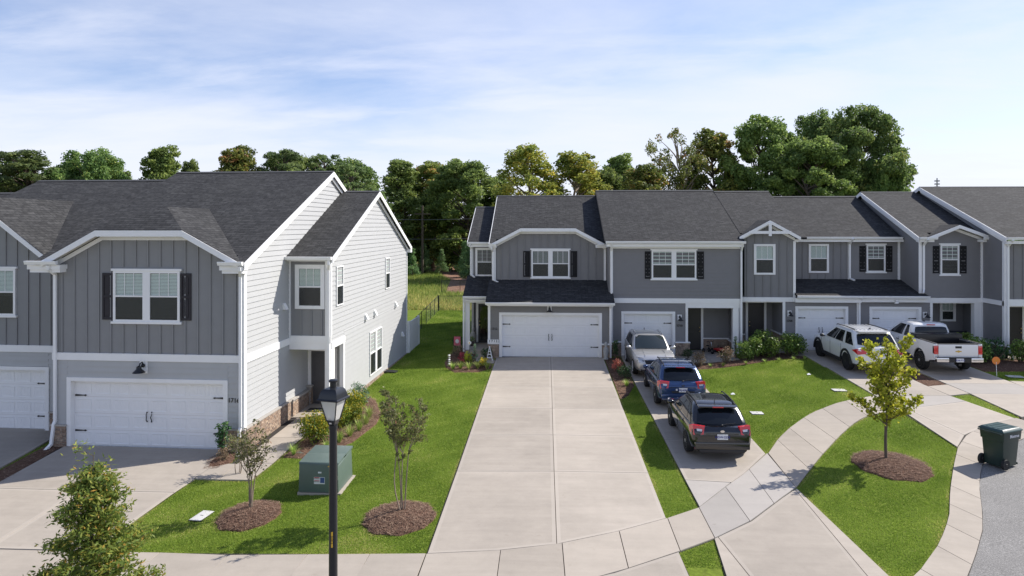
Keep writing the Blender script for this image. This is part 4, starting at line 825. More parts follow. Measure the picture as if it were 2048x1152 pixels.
# ---- house 1708
z0 = .28
h = House('charcoal town house numbered 1708 with white truss gable', (12.5, 35, z0), (12.5, 35, z0)); h08 = h; f, u = FRONT(35), FRONT(36.8)
h.gable(9.801, 12.95, 34.68, 5.985, 40.6, 8.565, cut=(9.801, 12.4, 35.16)); h.gable(12.96, 18.42, 36.45, 5.98, 41.5, 8.29)
fp = h.gablet(9.62, 12.62, 11.12, 34.6, 6.03, .55, None, .5, (34.68, 6.0, .4324)); fascia_run(h, fp, 35, .17)
h.batten(f, [(9.76, 2.96), (12.5, 2.96), (12.5, 5.9), (11.12, 6.62), (9.76, 5.9)], 'batten_charcoal', .40, 9.72, [(10.4, 11.55, 4.05, 5.68)]); h.window(f, 10.44, 11.5, 4.1, 5.64, sill=False, fr=.12, blind=.98)
h.trim(f, 10.1, 12.14, 6.16, 6.3, .44, 'truss_tie', o0=.4); h.trim(f, 11.05, 11.19, 6.05, 6.72, .46, 'king_post', o0=.4)
h.trim(f, 9.76, 12.5, 2.74, 2.96, .05, 'belt_board'); h.trim(f, 12.38, 12.5, 2.96, 5.8, .05, 'corner_board')
h.lap(u, [[(15.9, 3.7), (18.7, 3.7), (18.7, 5.75), (15.9, 5.75)]], 'lap_charcoal', .18); h.batten(u, [(12.5, 3.7), (15.9, 3.7), (15.9, 5.75), (12.5, 5.75)], 'batten_charcoal', .40, 12.72, [(13.75, 14.9, 4.0, 5.65)])
h.window(u, 13.82, 14.86, 4.08, 5.6, sill=False, fr=.11, blind=.98); h.window(u, 16.8, 17.76, 4.14, 5.56, blind=.55); h.shutter(u, 16.44, 16.76, 4.14, 5.5, 'shutter_black'); h.shutter(u, 17.8, 18.12, 4.14, 5.5, 'shutter_black')
h.gutter(12.45, 18.45, 36.45, 5.98); h.trim(u, 12.5, 18.6, 5.72, 5.85, .34, 'soffit_box'); h.trim(u, 15.84, 15.96, 3.7, 5.75, .06, 'corner_board'); h.trim(u, 18.4, 18.52, 3.7, 5.75, .05, 'corner_board')
h.spout([(12.64, 36.3, 5.9), (12.64, 36.7, 5.6), (12.64, 36.7, 3.8), (12.8, 36.0, 3.5)]); h.spout([(15.9, 36.3, 5.9), (15.9, 36.68, 5.6), (15.9, 36.68, 3.8), (16.05, 36.5, 3.72)])
h.roof([(12.45, 34.62, 3.1), (15.62, 34.62, 3.1), (15.62, 36.82, 3.76), (12.45, 36.82, 3.76)], 'porch_roof'); h.gutter(12.45, 15.62, 34.62, 3.09); h.trim(f, 12.4, 15.62, 2.74, 2.95, .3, 'belt_board')
h.lap(f, [[(11.98, 1.06), (12.5, 1.06), (12.5, 2.74), (11.98, 2.74)], [(12.5, 2.52), (15.08, 2.52), (15.08, 2.74), (12.5, 2.74)], [(15.08, .3), (15.6, .3), (15.6, 2.74), (15.08, 2.74)]], 'lap_charcoal', .18)
h.garage(f, 12.63, 14.94, .3, 2.4, 4); h.bricks(f, 11.9, 12.48, .2, 1.04, .1, False, 'white_trim'); h.barn_light(f, 12.2, 2.15, .75); h.number(f, 12.2, 1.78, '1708', .15)
h.trim(f, 11.86, 11.99, 1.09, 2.74, .05, 'corner_board'); h.trim(f, 15.5, 15.64, .3, 2.74, .06, 'corner_board'); h.spout([(15.6, 34.55, 3.0), (15.6, 34.9, 2.8), (15.6, 34.9, .3)])
h.wall(LEFT(11.9), [[(-36.7, .2), (-35, .2), (-35, 2.76), (-36.7, 2.76)]], 'lap_charcoal'); h.bricks(LEFT(11.9), -36.7, -35.0, .2, 1.04, .05, False, 'white_trim')
b_ = FRONT(36.7); h.lap(b_, [[(9.7, .2), (11.9, .2), (11.9, 2.76), (9.7, 2.76)]], 'lap_charcoal', .18); h.door(FRONT(36.66), 10.62, 11.46, .34, 2.5, 'door_dark', .0, -1); h.window(b_, 9.75, 10.1, 1.6, 2.7, sill=False, fr=.08, grid=False); h.bricks(b_, 9.7, 10.45, .2, .8, .05, False, 'white_trim')
h.P('porch_floor', MB().box(9.7, 11.9, 34.9, 36.7, .05, .34), 'concrete_walk'); h.trim(f, 9.72, 9.82, .2, 2.74, .02, 'porch_post', o0=-.14); h.P('porch_ceiling', MB().box(9.7, 11.9, 35.02, 36.7, 2.7, 2.74), 'white_trim'); h.wall(LEFT(12.55), [[(-47, 3), (-36.8, 3), (-36.8, 5.8), (-41.5, 8), (-47, 5.8)]], 'lap_charcoal'); h.wall(FRONT(47), [[(9.7, -.1), (18.4, -.1), (18.4, 5.8), (9.7, 5.8)]], 'lap_charcoal')
h.wall(RIGHT(12.5), [[(35, 3.0), (36.8, 3.0), (36.8, 6), (35, 5.9)]], 'batten_charcoal'); h.wall(LEFT(9.86), [[(-46, 3), (-35, 3), (-35, 5.9), (-40.6, 8.3), (-46, 6)]], 'batten_charcoal')

# ---- house 1706
h = House('charcoal town house numbered 1706 behind the white pickup truck', (18.6, 35, z0), (18.6, 35, z0)); h06 = h
h.gable(18.34, 21.6, 34.62, 6.0, 40.9, 8.52, cut=(19.0, 21.6, 35.16)); fp = h.gablet(18.75, 21.85, 20.25, 34.55, 6.02, .40, None, .5, (34.62, 6.0, .4013)); fascia_run(h, fp, 35, .16)
h.board((18.34, 34.6, 6.0), (18.34, 40.9, 8.52), .2, .03, (-1, 0, 0), .0); h.board((18.34, 47.2, 6.0), (18.34, 40.9, 8.52), .2, .03, (-1, 0, 0), .0); h.wall(LEFT(18.54), [[(-47, 3.0), (-35, 3.0), (-35, 5.85), (-40.9, 8.25), (-47, 5.85)]], 'lap_charcoal')
h.board((18.46, 34.7, 6.0), (18.46, 40.9, 8.5), .12, .05, (-1, 0, 0), .2, 'frieze_board')
h.lap(f, [[(18.6, 3.0), (21.62, 3.0), (21.62, 5.85), (20.25, 6.36), (18.6, 5.85)]], 'lap_charcoal', .18); h.window(f, 19.56, 20.46, 4.14, 5.62, blind=.98); h.shutter(f, 19.2, 19.51, 4.2, 5.56, 'shutter_black'); h.shutter(f, 20.51, 20.82, 4.2, 5.56, 'shutter_black')
h.trim(f, 18.52, 18.66, 3.0, 5.85, .05, 'corner_board'); h.trim(f, 21.5, 21.64, .3, 5.85, .05, 'corner_board'); h.trim(f, 15.64, 21.64, 2.74, 2.98, .06, 'belt_board'); h.gutter(18.36, 19.2, 34.62, 6.0); h.gutter(21.4, 21.9, 34.6, 6.0)
for a in ((18.4, 19.1), (21.35, 21.9)): h.trim(f, a[0], a[1], 5.76, 5.88, .35, 'eave_return')
h.roof([(15.63, 34.62, 3.1), (18.83, 34.62, 3.1), (18.53, 36.82, 3.76), (15.63, 36.82, 3.76)], 'porch_roof'); h.gutter(15.63, 18.83, 34.62, 3.09); h.trim(f, 15.64, 18.8, 2.78, 2.95, .3, 'soffit_box'); h.spout([(18.72, 34.5, 5.9), (18.72, 34.9, 5.6), (18.72, 34.9, 3.4), (18.6, 34.7, 3.25)])
h.lap(f, [[(15.64, .3), (16.12, .3), (16.12, 2.74), (15.64, 2.74)], [(16.12, 2.52), (18.64, 2.52), (18.64, 2.74), (16.12, 2.74)], [(18.64, .3), (19.08, .3), (19.08, 2.74), (18.64, 2.74)]], 'lap_charcoal', .18); h.garage(f, 16.26, 18.5, .3, 2.4, 4); h.barn_light(f, 18.82, 2.12, .75); h.number(f, 18.84, 1.75, '1706', .15); h.trim(f, 19.06, 19.18, .3, 2.74, .05, 'corner_board')
h.P('flood_light', MB().box(17.2, 17.36, 34.6, 34.72, 2.72, 2.8).sphere((17.28, 34.62, 2.86), .07), 'white_trim')
b_ = FRONT(36.6); h.lap(b_, [[(19.0, .2), (21.6, .2), (21.6, 2.76), (19.0, 2.76)]], 'lap_charcoal', .18); h.door(FRONT(36.56), 19.2, 19.9, .34, 2.45, 'door_dark', .0, 1); h.window(FRONT(36.56), 20.4, 21.2, 1.6, 2.68, sill=False, fr=.13, blind=.98)
h.trim(f, 21.2, 21.5, .3, 2.74, .03, 'porch_post', o0=-.25); h.P('porch_floor', MB().box(19.0, 21.6, 34.9, 36.6, .0, .34), 'concrete_walk'); h.P('porch_ceiling', MB().box(19.0, 21.6, 35.02, 36.6, 2.7, 2.74), 'white_trim'); h.wall(RIGHT(19.06), [[(35.1, .2), (36.6, .2), (36.6, 2.74), (35.1, 2.74)]], 'lap_charcoal')
h.spout([(21.72, 34.5, 5.9), (21.72, 34.9, 5.6), (21.72, 34.9, .9), (21.6, 34.8, .7), (21.6, 34.75, .3)]); h.wall(FRONT(47), [[(18.4, -.1), (28, -.1), (28, 5.8), (18.4, 5.8)]], 'lap_charcoal')

# ---- last house at the right edge, standing forward
h = House('charcoal town house cut by the right edge standing furthest forward', (24, 33.3, z0), (24, 33.3, z0)); f = FRONT(33.3)
h.gable(21.42, 28.6, 32.95, 6.02, 40.4, 8.78, cut=(23.35, 28.25, 33.46)); h.board((21.42, 32.93, 6.02), (21.42, 40.4, 8.78), .2, .03, (-1, 0, 0)); h.board((21.42, 47.85, 6.02), (21.42, 40.4, 8.78), .2, .03, (-1, 0, 0)); h.board((21.52, 33, 6.02), (21.52, 40.4, 8.78), .12, .05, (-1, 0, 0), .2, 'frieze_board')
h.wall(LEFT(21.6), [[(-47, .3), (-33.3, .3), (-33.3, 5.85), (-40.4, 8.5), (-47, 5.85)]], 'lap_charcoal'); h.trim(LEFT(21.58), -35, -33.3, 2.78, 3.0, .05, 'belt_board'); h.bricks(LEFT(21.58), -35, -33.3, .1, .85, .06, False, 'white_trim')
fp = h.gablet(23.1, 28.5, 25.8, 32.88, 6.05, .6, None, .5, (32.95, 6.02, .3705)); fascia_run(h, fp, 33.3, .17)
h.batten(f, [(21.6, 3.1), (28.4, 3.1), (28.4, 5.85), (25.8, 7.2), (23.2, 5.85), (21.6, 5.85)], 'batten_charcoal', .40, 21.6); h.trim(f, 21.58, 28.4, 2.78, 3.1, .06, 'belt_board'); h.gutter(21.42, 23.4, 32.95, 6.02); h.trim(f, 21.5, 23.4, 5.72, 5.86, .34, 'soffit_box')
h.trim(f, 21.56, 21.7, .9, 5.8, .05, 'corner_board'); h.trim(LEFT(21.58), -33.42, -33.28, .9, 5.8, .05, 'corner_board'); h.spout([(21.66, 32.85, 5.9), (21.66, 33.2, 5.6), (21.66, 33.2, .9), (21.75, 33.0, .3)])
h.wall(f, [[(24.2, .3), (28.4, .3), (28.4, 2.78), (24.2, 2.78)], [(21.6, .3), (21.72, .3), (21.72, 2.78), (21.6, 2.78)]], 'lap_charcoal'); h.trim(f, 24.1, 24.22, .3, 2.78, .05, 'corner_board'); h.P('porch_floor', MB().box(21.7, 24.2, 33.2, 35, .0, .34), 'concrete_walk'); h.wall(FRONT(35), [[(21.6, .3), (25.2, .3), (25.2, 2.78), (21.6, 2.78)]], 'lap_charcoal'); h.door(FRONT(34.95), 22.55, 23.45, .34, 2.55, 'door_dark')
# ------------------------------------------------------------------ vehicles (local: x across, y forward, origin on the ground at mid length)
def interp(tab, t):                       # smooth piecewise interpolation of rows (key, v1, v2, ...)
    if t <= tab[0][0]: return tab[0][1:]
    for a, b in zip(tab, tab[1:]):
        if t <= b[0]:
            k = (t-a[0])/(b[0]-a[0]); return tuple(p+(q-p)*k for p, q in zip(a[1:], b[1:]))
    return tab[-1][1:]
def body_loft(st, sub=3):
    """lower body: rows (y, half width, z bottom, z shoulder, z deck)"""
    ys = []
    for a, b in zip(st, st[1:]): ys += [a[0]+(b[0]-a[0])*i/sub for i in range(sub)]
    ys.append(st[-1][0]); vs, fs = [], []; N = 18
    for y in ys:
        w, zb, zs, zt = interp(st, y); m = zb+(zs-zb)*.62
        hp = [(0, zb), (.82*w, zb), (.94*w, zb+.07), (.985*w, zb+(zs-zb)*.32), (w, m), (.99*w, zs-.07), (.955*w, zs-.012), (.88*w, zs+(zt-zs)*.25), (.5*w, zt-.006), (0, zt)]
        r = hp+[(-x, z) for x, z in hp[-2:0:-1]]; vs += [(x, y, z) for x, z in r]
    for i in range(len(ys)-1): fs += [(i*N+j, i*N+(j+1) % N, (i+1)*N+(j+1) % N, (i+1)*N+j) for j in range(N)]
    fs += [tuple(range(N)), tuple(range((len(ys)-1)*N, len(ys)*N))[::-1]]
    return MB().add(vs, fs)
def boolean(o, cutters):
    for i, c in enumerate(cutters):
        md = o.modifiers.new('cut', 'BOOLEAN'); md.operation = 'DIFFERENCE'; md.object = c; md.solver = 'EXACT'
    dg = bpy.context.evaluated_depsgraph_get(); dg.update(); me = bpy.data.meshes.new_from_object(o.evaluated_get(dg)); old = o.data; o.modifiers.clear(); o.data = me; bpy.data.meshes.remove(old)
    for c in cutters: bpy.data.objects.remove(c)
    me.shade_smooth(); me.set_sharp_from_angle(angle=R(34))
class Car:
    def __init__(s, name, label, loc, rz, cat='car', group=None):
        s.r = thing(name, label, cat, loc, rz, group)
    def P(s, name, mb, mat, parent=None, smooth=38, fix=True): return mb.build(name, M[mat], parent or s.r, smooth, fix=fix)
    def body(s, st, mat, arches, r, extra=()):
        o = s.P('body', body_loft(st), mat); cut = []
        wmax = max(q[1] for q in st)
        for y in arches:
            for sg in (-1, 1): cut.append(MB().lathe([(r, 0), (r, .5)], 28, (wmax*sg-(.27 if sg > 0 else .23), y, r*.86), 'x').build('cutter', None, None))
        boolean(o, cut+list(extra)); s.b = o
        for y in arches:
            for sg in (-1, 1):
                n = 14; a = [(math.cos(math.pi*i/n-.0)*r*.995, math.sin(math.pi*i/n)*r*.995+r*.86) for i in range(n+1)]; x0, x1 = sg*(wmax-.25), sg*(wmax-.008)
                vs = [(x0, y+p, q) for p, q in a]+[(x1, y+p, q) for p, q in a]+[(x0, y, r*.86)]; fs = [(i, i+1, i+n+2, i+n+1) for i in range(n)]+[(i, i+1, 2*n+2) for i in range(n)]
                s.P('wheel_arch', MB().add(vs, fs), 'plastic_black', o)
        return o
    def cabin(s, tab, mat, bow=.10, fbow=.16):
        s.tab, s.bow, s.fbow = tab, bow, fbow; n = 8; vs, fs = [], []; lev = []
        for a, b in zip(tab, tab[1:]): lev += [a[0]+(b[0]-a[0])*i/3 for i in range(3)]
        lev.append(1.0)
        for t in lev:
            z, yr, yf, hw = interp(tab, t); ring_ = []
            for i in range(n+1): q = -1+2*i/n; ring_.append((q*hw*.93, yr+bow*q*q, z))
            ring_.append((hw, yr+bow+.10, z))
            for i in range(1, n): ring_.append((hw*(1+.02*math.sin(math.pi*i/n)), yr+bow+.10+(yf-fbow-.12-yr-bow-.10)*i/n, z))
            ring_.append((hw, yf-fbow-.12, z))
            for i in range(n+1): q = 1-2*i/n; ring_.append((q*hw*.93, yf-fbow*q*q, z))
            ring_.append((-hw, yf-fbow-.12, z))
            for i in range(n-1, 0, -1): ring_.append((-hw*(1+.02*math.sin(math.pi*i/n)), yr+bow+.10+(yf-fbow-.12-yr-bow-.10)*i/n, z))
            ring_.append((-hw, yr+bow+.10, z)); vs += ring_
        N = len(ring_)
        for i in range(len(lev)-1): fs += [(i*N+j, i*N+(j+1) % N, (i+1)*N+(j+1) % N, (i+1)*N+j) for j in range(N)]
        z, yr, yf, hw = interp(tab, 1.0); L = len(lev)*N; k = (len(lev)-1)*N
        inner = [(x*.6, (y-(yr+yf)/2)*.6+(yr+yf)/2, z+.018) for x, y, z in vs[k:k+N]]; vs += inner+[(0, (yr+yf)/2, z+.024)]
        fs += [(k+j, k+(j+1) % N, L+(j+1) % N, L+j) for j in range(N)]+[(L+j, L+(j+1) % N, L+N) for j in range(N)]
        s.c = s.P('cabin', MB().add(vs, fs), mat); return s.c
    def glass_end(s, name, front, t0, t1, wf=.86, mat='car_glass', off=.008):
        vs, n, m = [], 10, 6
        for i in range(m+1):
            t = t0+(t1-t0)*i/m; z, yr, yf, hw = interp(s.tab, t); k = wf
            for j in range(n+1):
                q = (-1+2*j/n)*k; rnd = .03*(abs(q)/k)**6*(1 if i in (0, m) else 0)*(1 if i == 0 else -1)
                y = yf-s.fbow*(q/.93)**2+off if front else yr+s.bow*(q/.93)**2-off
                vs.append((q*hw, y, z+rnd+off*.5))
        N = n+1; return s.P(name, MB().add(vs, [(i*N+j, i*N+j+1, (i+1)*N+j+1, (i+1)*N+j) for i in range(m) for j in range(n)]), mat)
    def glass_side(s, t0, t1, splits, rear=.30, frontm=.30, mat='car_glass', rt=0.):
        """splits: fractions (a,b) along the side for each pane"""
        for sg in (-1, 1):
            for a, b in splits:
                vs, n, m = [], 6, 5
                for i in range(m+1):
                    t = t0+(t1-t0)*i/m; z, yr, yf, hw = interp(s.tab, t); y0, y1 = yr+s.bow+rear+rt*i/m, yf-s.fbow-frontm
                    for j in range(n+1):
                        q = a+(b-a)*j/n; y = y0+(y1-y0)*q; fr = (y-(yr+s.bow+.1))/max(.01, (yf-s.fbow-.12-yr-s.bow-.1)); vs.append((sg*(hw*(1+.02*math.sin(math.pi*max(0, min(1, fr))))+.007), y, z))
                N = n+1; s.P('side_window', MB().add(vs, [(i*N+j, i*N+j+1, (i+1)*N+j+1, (i+1)*N+j) for i in range(m) for j in range(n)]), mat)
    def wheels(s, axles, x, r, w, rim='alloy', spokes=10, rr=.70):
        for y in axles:
            for sg in (-1, 1):
                e = MB(); e.lathe([(r*.72, -w/2), (r*.95, -w/2), (r, -w*.36), (r, w*.36), (r*.95, w/2), (r*.72, w/2), (r*.70, 0)], 28, (0, 0, 0), 'x'); wh = s.P('wheel', e, 'rubber', None, 40); wh.location = (sg*x, y, r)
                m = MB(); o = sg*w*.5; m.lathe([(r*rr, o-sg*.05), (r*rr*1.03, o), (r*rr*.94, o), (r*rr*.93, o-sg*.06), (.01, o-sg*.07)], 28, (0, 0, 0), 'x')
                for i in range(spokes):
                    a = 6.283*i/spokes; c, d = math.cos(a), math.sin(a); t = .022 if spokes > 6 else .045
                    P = lambda rad, k, h: (o-sg*.012+h, c*rad-d*k, d*rad+c*k)
                    m.hexa([P(.03, -t*1.4, -sg*.03), P(r*rr*.97, -t, -sg*.02), P(r*rr*.97, t, -sg*.02), P(.03, t*1.4, -sg*.03), P(.03, -t*1.2, sg*.005), P(r*rr*.97, -t*.7, 0), P(r*rr*.97, t*.7, 0), P(.03, t*1.2, sg*.005)])
                m.lathe([(.055, o-sg*.03), (.06, o), (.03, o+sg*.008)], 12, (0, 0, 0), 'x'); s.P('rim', m, rim, wh, 40)
    def box(s, name, mat, x0, x1, y0, y1, z0, z1, bev=.0, parent=None):
        o = s.P(name, MB().box(x0, x1, y0, y1, z0, z1), mat, parent, None)
        return beveled(o, bev) if bev else o
    def prism(s, name, mat, pts, vec, parent=None, bev=0):
        o = s.P(name, MB().prism(pts, vec), mat, parent, None); return beveled(o, bev) if bev else o
    def plate(s, y, z, txt, col='plate_blue', back=-1, w=.15):
        p = s.box('license_plate', 'plate_white', -w, w, y-.008, y+.008, z-.075, z+.075); me = text_mesh(txt, .085, M[col], .002, .002); o = link('plate_lettering', me, p, (0, y+back*.010, z-.005)); o.rotation_euler = (R(90), 0, 0 if back < 0 else R(180)); return p
    def mirrors(s, x, y, z, mat):
        for sg in (-1, 1):
            m = MB(); m.sphere((sg*(x+.12), y, z), (.11, .07, .075), 10, 6); m.box(min(sg*(x-.02), sg*(x+.06)), max(sg*(x-.02), sg*(x+.06)), y-.02, y+.03, z-.05, z-.01); s.P('door_mirror', m, mat)
    def rails(s, x, ya, yb, z, mat='plastic_black', arch=.03):
        for sg in (-1, 1):
            m = MB(); m.tube([(sg*x, ya, z-.02), (sg*x, ya+.08, z+arch), (sg*x*.995, (ya+yb)/2, z+arch+.02), (sg*x*.98, yb-.08, z+arch), (sg*x*.97, yb, z-.02)], .020, 6); s.P('roof_rail', m, mat)
    def seams(s, ys, x, z0, z1, mat='plastic_black'):
        for sg in (-1, 1):
            for y in ys: s.P('door_seam', MB().box(sg*x-.004, sg*x+.004, y-.006, y+.006, z0, z1), mat, s.b)
paint('plate_blue', (.02, .03, .22), .5, .05, 0)

def hatch(label, mat, loc, plate, rail, dark=False):
    c = Car('parked_car', label, loc, 0, 'car', 'cars parked in the driveways')
    c.body([(-2.21, .66, .46, .70, .74), (-2.185, .76, .40, .84, .87), (-2.10, .835, .31, .93, .96), (-1.9, .868, .27, .965, 1.0), (-1.3, .87, .22, .96, 1.0), (-.5, .87, .21, .94, .98), (.4, .87, .21, .92, .96), (1.0, .87, .22, .91, .97), (1.5, .86, .22, .86, .91), (1.9, .83, .24, .77, .81), (2.1, .76, .27, .67, .71), (2.2, .60, .34, .56, .60)], mat, (-1.32, 1.30), .365)
    c.cabin([(0, .92, -2.06, 1.02, .80), (.3, 1.06, -1.93, .78, .772), (.6, 1.24, -1.72, .46, .715), (.85, 1.40, -1.50, .14, .645), (1, 1.455, -1.36, -.06, .575)], mat, .09, .15)
    c.glass_end('rear_window', False, .16, .80, .84, off=.012); c.glass_end('windshield', True, .1, .86, .86)
    c.glass_side(.12, .80, ((.0, .16), (.20, .56), (.60, 1.0)), .22, .24, 'car_glass_clear', .08)
    c.wheels((-1.32, 1.30), .775, .325, .21)
    # tail lamps, hatch recess, bumper, plate
    for sg in (-1, 1):
        p = [(sg*.815, -2.07, 1.005), (sg*.50, -2.16, .985), (sg*.53, -2.215, .775), (sg*.80, -2.17, .745), (sg*.878, -1.92, .80), (sg*.875, -1.86, .96)]
        t = c.P('tail_light', MB().add([*p, *[(x*.93, y+.09, z) for x, y, z in p]], [(0, 1, 2, 3), (0, 3, 4, 5), *[(i, (i+1) % 6, (i+1) % 6+6, i+6) for i in range(6)]]), 'light_red', None, 50)
        c.P('reversing_lens', MB().add([(sg*.72, -2.158, .925), (sg*.57, -2.19, .915), (sg*.58, -2.208, .855), (sg*.71, -2.178, .86)], [(0, 1, 2, 3)]), 'light_clear', t)
        c.box('reflector', 'light_red', sg*.70-.075, sg*.70+.075, -2.20, -2.1, .36, .41)
    c.prism('hatch_recess', 'plastic_black' if not dark else 'paint_black', [(-.46, -2.2, .80), (.46, -2.2, .80), (.40, -2.215, .60), (-.40, -2.215, .60)], (0, .06, 0)); c.prism('bumper_lip', 'plastic_black', [(-.62, -2.19, .585), (.62, -2.19, .585), (.60, -2.21, .555), (-.60, -2.21, .555)], (0, .1, 0))
    o = c.box('rear_bumper', mat, -.78, .78, -2.235, -2.05, .34, .56, .05); c.box('bumper_valance', 'plastic_black', -.64, .64, -2.20, -1.95, .235, .345, .03)
    c.plate(-2.228, .71, plate); m = MB(); m.lathe([(.062, -.006), (.062, .006), (.04, .009)], 18, (0, 0, 0), 'y'); e = c.P('emblem', m, 'chrome'); e.scale = (1, 1, .55); e.location = (0, -2.212, .865)
    c.prism('spoiler', mat, [(-.57, -1.5, 1.425), (.57, -1.5, 1.425), (.55, -1.70, 1.405), (-.55, -1.70, 1.405)], (0, 0, .035), None, .012); c.box('brake_light', 'light_red', -.16, .16, -1.715, -1.695, 1.408, 1.434)
    m = MB(); m.tube([(.02, -2.07, 1.01), (.18, -2.04, 1.03), (.42, -2.02, 1.05)], .014, 6); m.sphere((.02, -2.08, 1.0), .03); c.P('rear_wiper', m, 'plastic_black'); m = MB(); m.tube([(0, -1.25, 1.47), (0, -1.38, 1.62)], [.012, .004], 6); c.P('antenna', m, 'plastic_black')
    if rail: c.rails(.56, -1.38, .10, 1.45)
    if rail == 2:
        for y in (-.95, -.25): c.box('roof_bar', 'alloy' if y < -.5 else 'plastic_black', -.56, .56, y-.03, y+.03, 1.50, 1.52, .01)
    c.mirrors(.83, .62, .98, mat); c.seams((-.98, -.02, .95), .868, .30, .93); 
    for sg in (-1, 1):
        c.box('headlight', 'light_clear', sg*.70-.1, sg*.70+.1, 1.95, 2.10, .62, .74, .03)
        for y in (-.80, .18): c.box('door_handle', mat, sg*.878-.014, sg*.878+.014, y-.09, y+.09, .80, .83, .008)
    return c
def ground(x, y): return gh(x, y)+.046
# rears at Y 19.75 and 24.95
c = hatch('black hatchback nearest the street with roof rails and a white number plate', 'paint_black', (5.02, 21.98, ground(5.0, 22)), 'NDW-2275', 1, True)
c = hatch('blue hatchback with roof bars between the black car and the silver one', 'paint_blue', (4.93, 27.15, ground(5.0, 27.1)), 'PKJ-4381', 2)
for sg in (-1, 1): pass
c.box('badge_sticker', 'plate_white', -.26, -.20, -2.225, -2.21, .69, .75)
# silver crossover facing the street: built nose forward, turned round
c = Car('parked_car', 'silver crossover parked nose out in front of the garage of house 1710', (4.72, 31.85, ground(4.7, 31.8)), math.pi, 'car', 'cars parked in the driveways')
c.body([(-2.2, .72, .48, .92, .95), (-2.15, .84, .38, 1.03, 1.06), (-1.9, .895, .30, 1.08, 1.12), (-1.0, .905, .25, 1.07, 1.11), (.3, .905, .25, 1.04, 1.08), (.95, .905, .25, 1.03, 1.09), (1.35, .90, .25, 1.02, 1.07), (1.75, .88, .27, .98, 1.03), (2.0, .84, .28, .90, .95), (2.14, .78, .30, .80, .84), (2.2, .66, .36, .66, .70)], 'paint_silver', (-1.35, 1.32), .40)
c.cabin([(0, 1.04, -2.02, 1.05, .84), (.3, 1.2, -1.94, .80, .81), (.6, 1.40, -1.82, .46, .755), (.85, 1.58, -1.66, .14, .69), (1, 1.63, -1.5, -.02, .62)], 'paint_silver', .08, .16); c.glass_end('windshield', True, .06, .86, .88, 'car_glass_clear', .012); c.glass_end('rear_window', False, .2, .8)
c.glass_side(.10, .80, ((.0, .20), (.24, .58), (.62, 1.0)), .2, .22); c.wheels((-1.35, 1.32), .80, .35, .22); c.mirrors(.88, .66, 1.12, 'paint_silver'); c.rails(.62, -1.4, .0, 1.62, 'chrome', .02); c.seams((-1.0, 0., .95), .90, .36, 1.02)
for sg in (-1, 1):
    c.prism('headlight', 'light_clear', [(sg*.50, 2.13, .90), (sg*.80, 2.02, .93), (sg*.83, 1.96, .88), (sg*.52, 2.14, .85)], (0, -.05, .0)); c.prism('lamp_housing', 'plastic_black', [(sg*.52, 2.185, .78), (sg*.80, 2.09, .80), (sg*.79, 2.10, .60), (sg*.66, 2.17, .58)], (0, -.05, 0)); m = MB(); m.sphere((sg*.70, 2.14, .70), .06); c.P('fog_lamp', m, 'light_clear')
    c.P('wheel_cladding', MB().box(sg*.905-.012, sg*.905+.012, -.9, .88, .26, .40), 'plastic_black')
c.prism('grille', 'plastic_black', [(-.50, 2.19, .80), (.50, 2.19, .80), (.42, 2.215, .58), (-.42, 2.215, .58)], (0, -.06, 0)); c.box('grille_bar', 'chrome', -.52, .52, 2.15, 2.205, .80, .83, .01); c.box('bumper_valance', 'plastic_black', -.66, .66, 2.0, 2.19, .30, .40, .03); m = MB(); m.prism([(-.1, 2.225, .70), (-.1, 2.225, .735), (.1, 2.225, .735), (.1, 2.225, .70)], (0, -.02, 0)); m.box(-.04, .04, 2.2, 2.226, .685, .75); c.P('emblem', m, 'gold'); m = MB(); m.prism([(0, -1.45, 1.64), (0, -1.25, 1.65), (0, -1.4, 1.72)], (.02, 0, 0)); c.P('antenna', m, 'plastic_black')
for t in (1.0,):
    m = MB(); m.tube([(-.6, 1.02, 1.10), (-.1, 1.06, 1.12), (.0, 1.0, 1.14)], .012, 5); m.tube([(.05, 1.03, 1.11), (.55, .98, 1.12)], .012, 5); c.P('front_wipers', m, 'plastic_black')
c.r.scale = (1, 1, .955)
m = MB()
for sg in (-1, 1): m.tube([(sg*.42, 1.1, 1.088), (sg*.46, 1.6, 1.055), (sg*.44, 2.02, .95)], .012, 5)
c.P('bonnet_creases', m, 'paint_silver')
# white sport utility vehicle
gz = .28+gh(0, 32)+.02
c = Car('parked_car', 'white three row sport utility vehicle with black wheels and ribbed roof', (14.05, 32.05, ground(14, 31.5)), 0, 'car', 'cars parked in the driveways')
c.body([(-2.52, .78, .50, .98, 1.02), (-2.48, .90, .42, 1.08, 1.11), (-2.3, .965, .34, 1.12, 1.16), (-1.6, .985, .28, 1.12, 1.16), (0, .985, .27, 1.09, 1.13), (.9, .985, .27, 1.08, 1.13), (1.5, .975, .27, 1.06, 1.12), (2.1, .93, .30, 1.0, 1.06), (2.4, .84, .34, .88, .94), (2.52, .70, .42, .72, .78)], 'paint_white', (-1.48, 1.52), .455)
c.cabin([(0, 1.07, -2.40, 1.25, .93), (.3, 1.25, -2.28, .98, .90), (.6, 1.47, -2.10, .60, .845), (.85, 1.68, -1.94, .26, .775), (1, 1.745, -1.75, .05, .70)], 'paint_white', .10, .18); c.glass_end('rear_window', False, .20, .80, .88, off=.012); c.glass_end('windshield', True, .08, .85)
c.glass_side(.14, .80, ((.0, .27), (.36, .64), (.665, 1.0)), .14, .24, 'car_glass', .1); c.wheels((-1.48, 1.52), .86, .39, .25, 'alloy_dark', 8, .74); c.mirrors(.96, .82, 1.14, 'plastic_black'); c.rails(.68, -1.75, .18, 1.745, 'plastic_black', .03); c.seams((-1.0, .15, 1.15), .984, .42, 1.06)
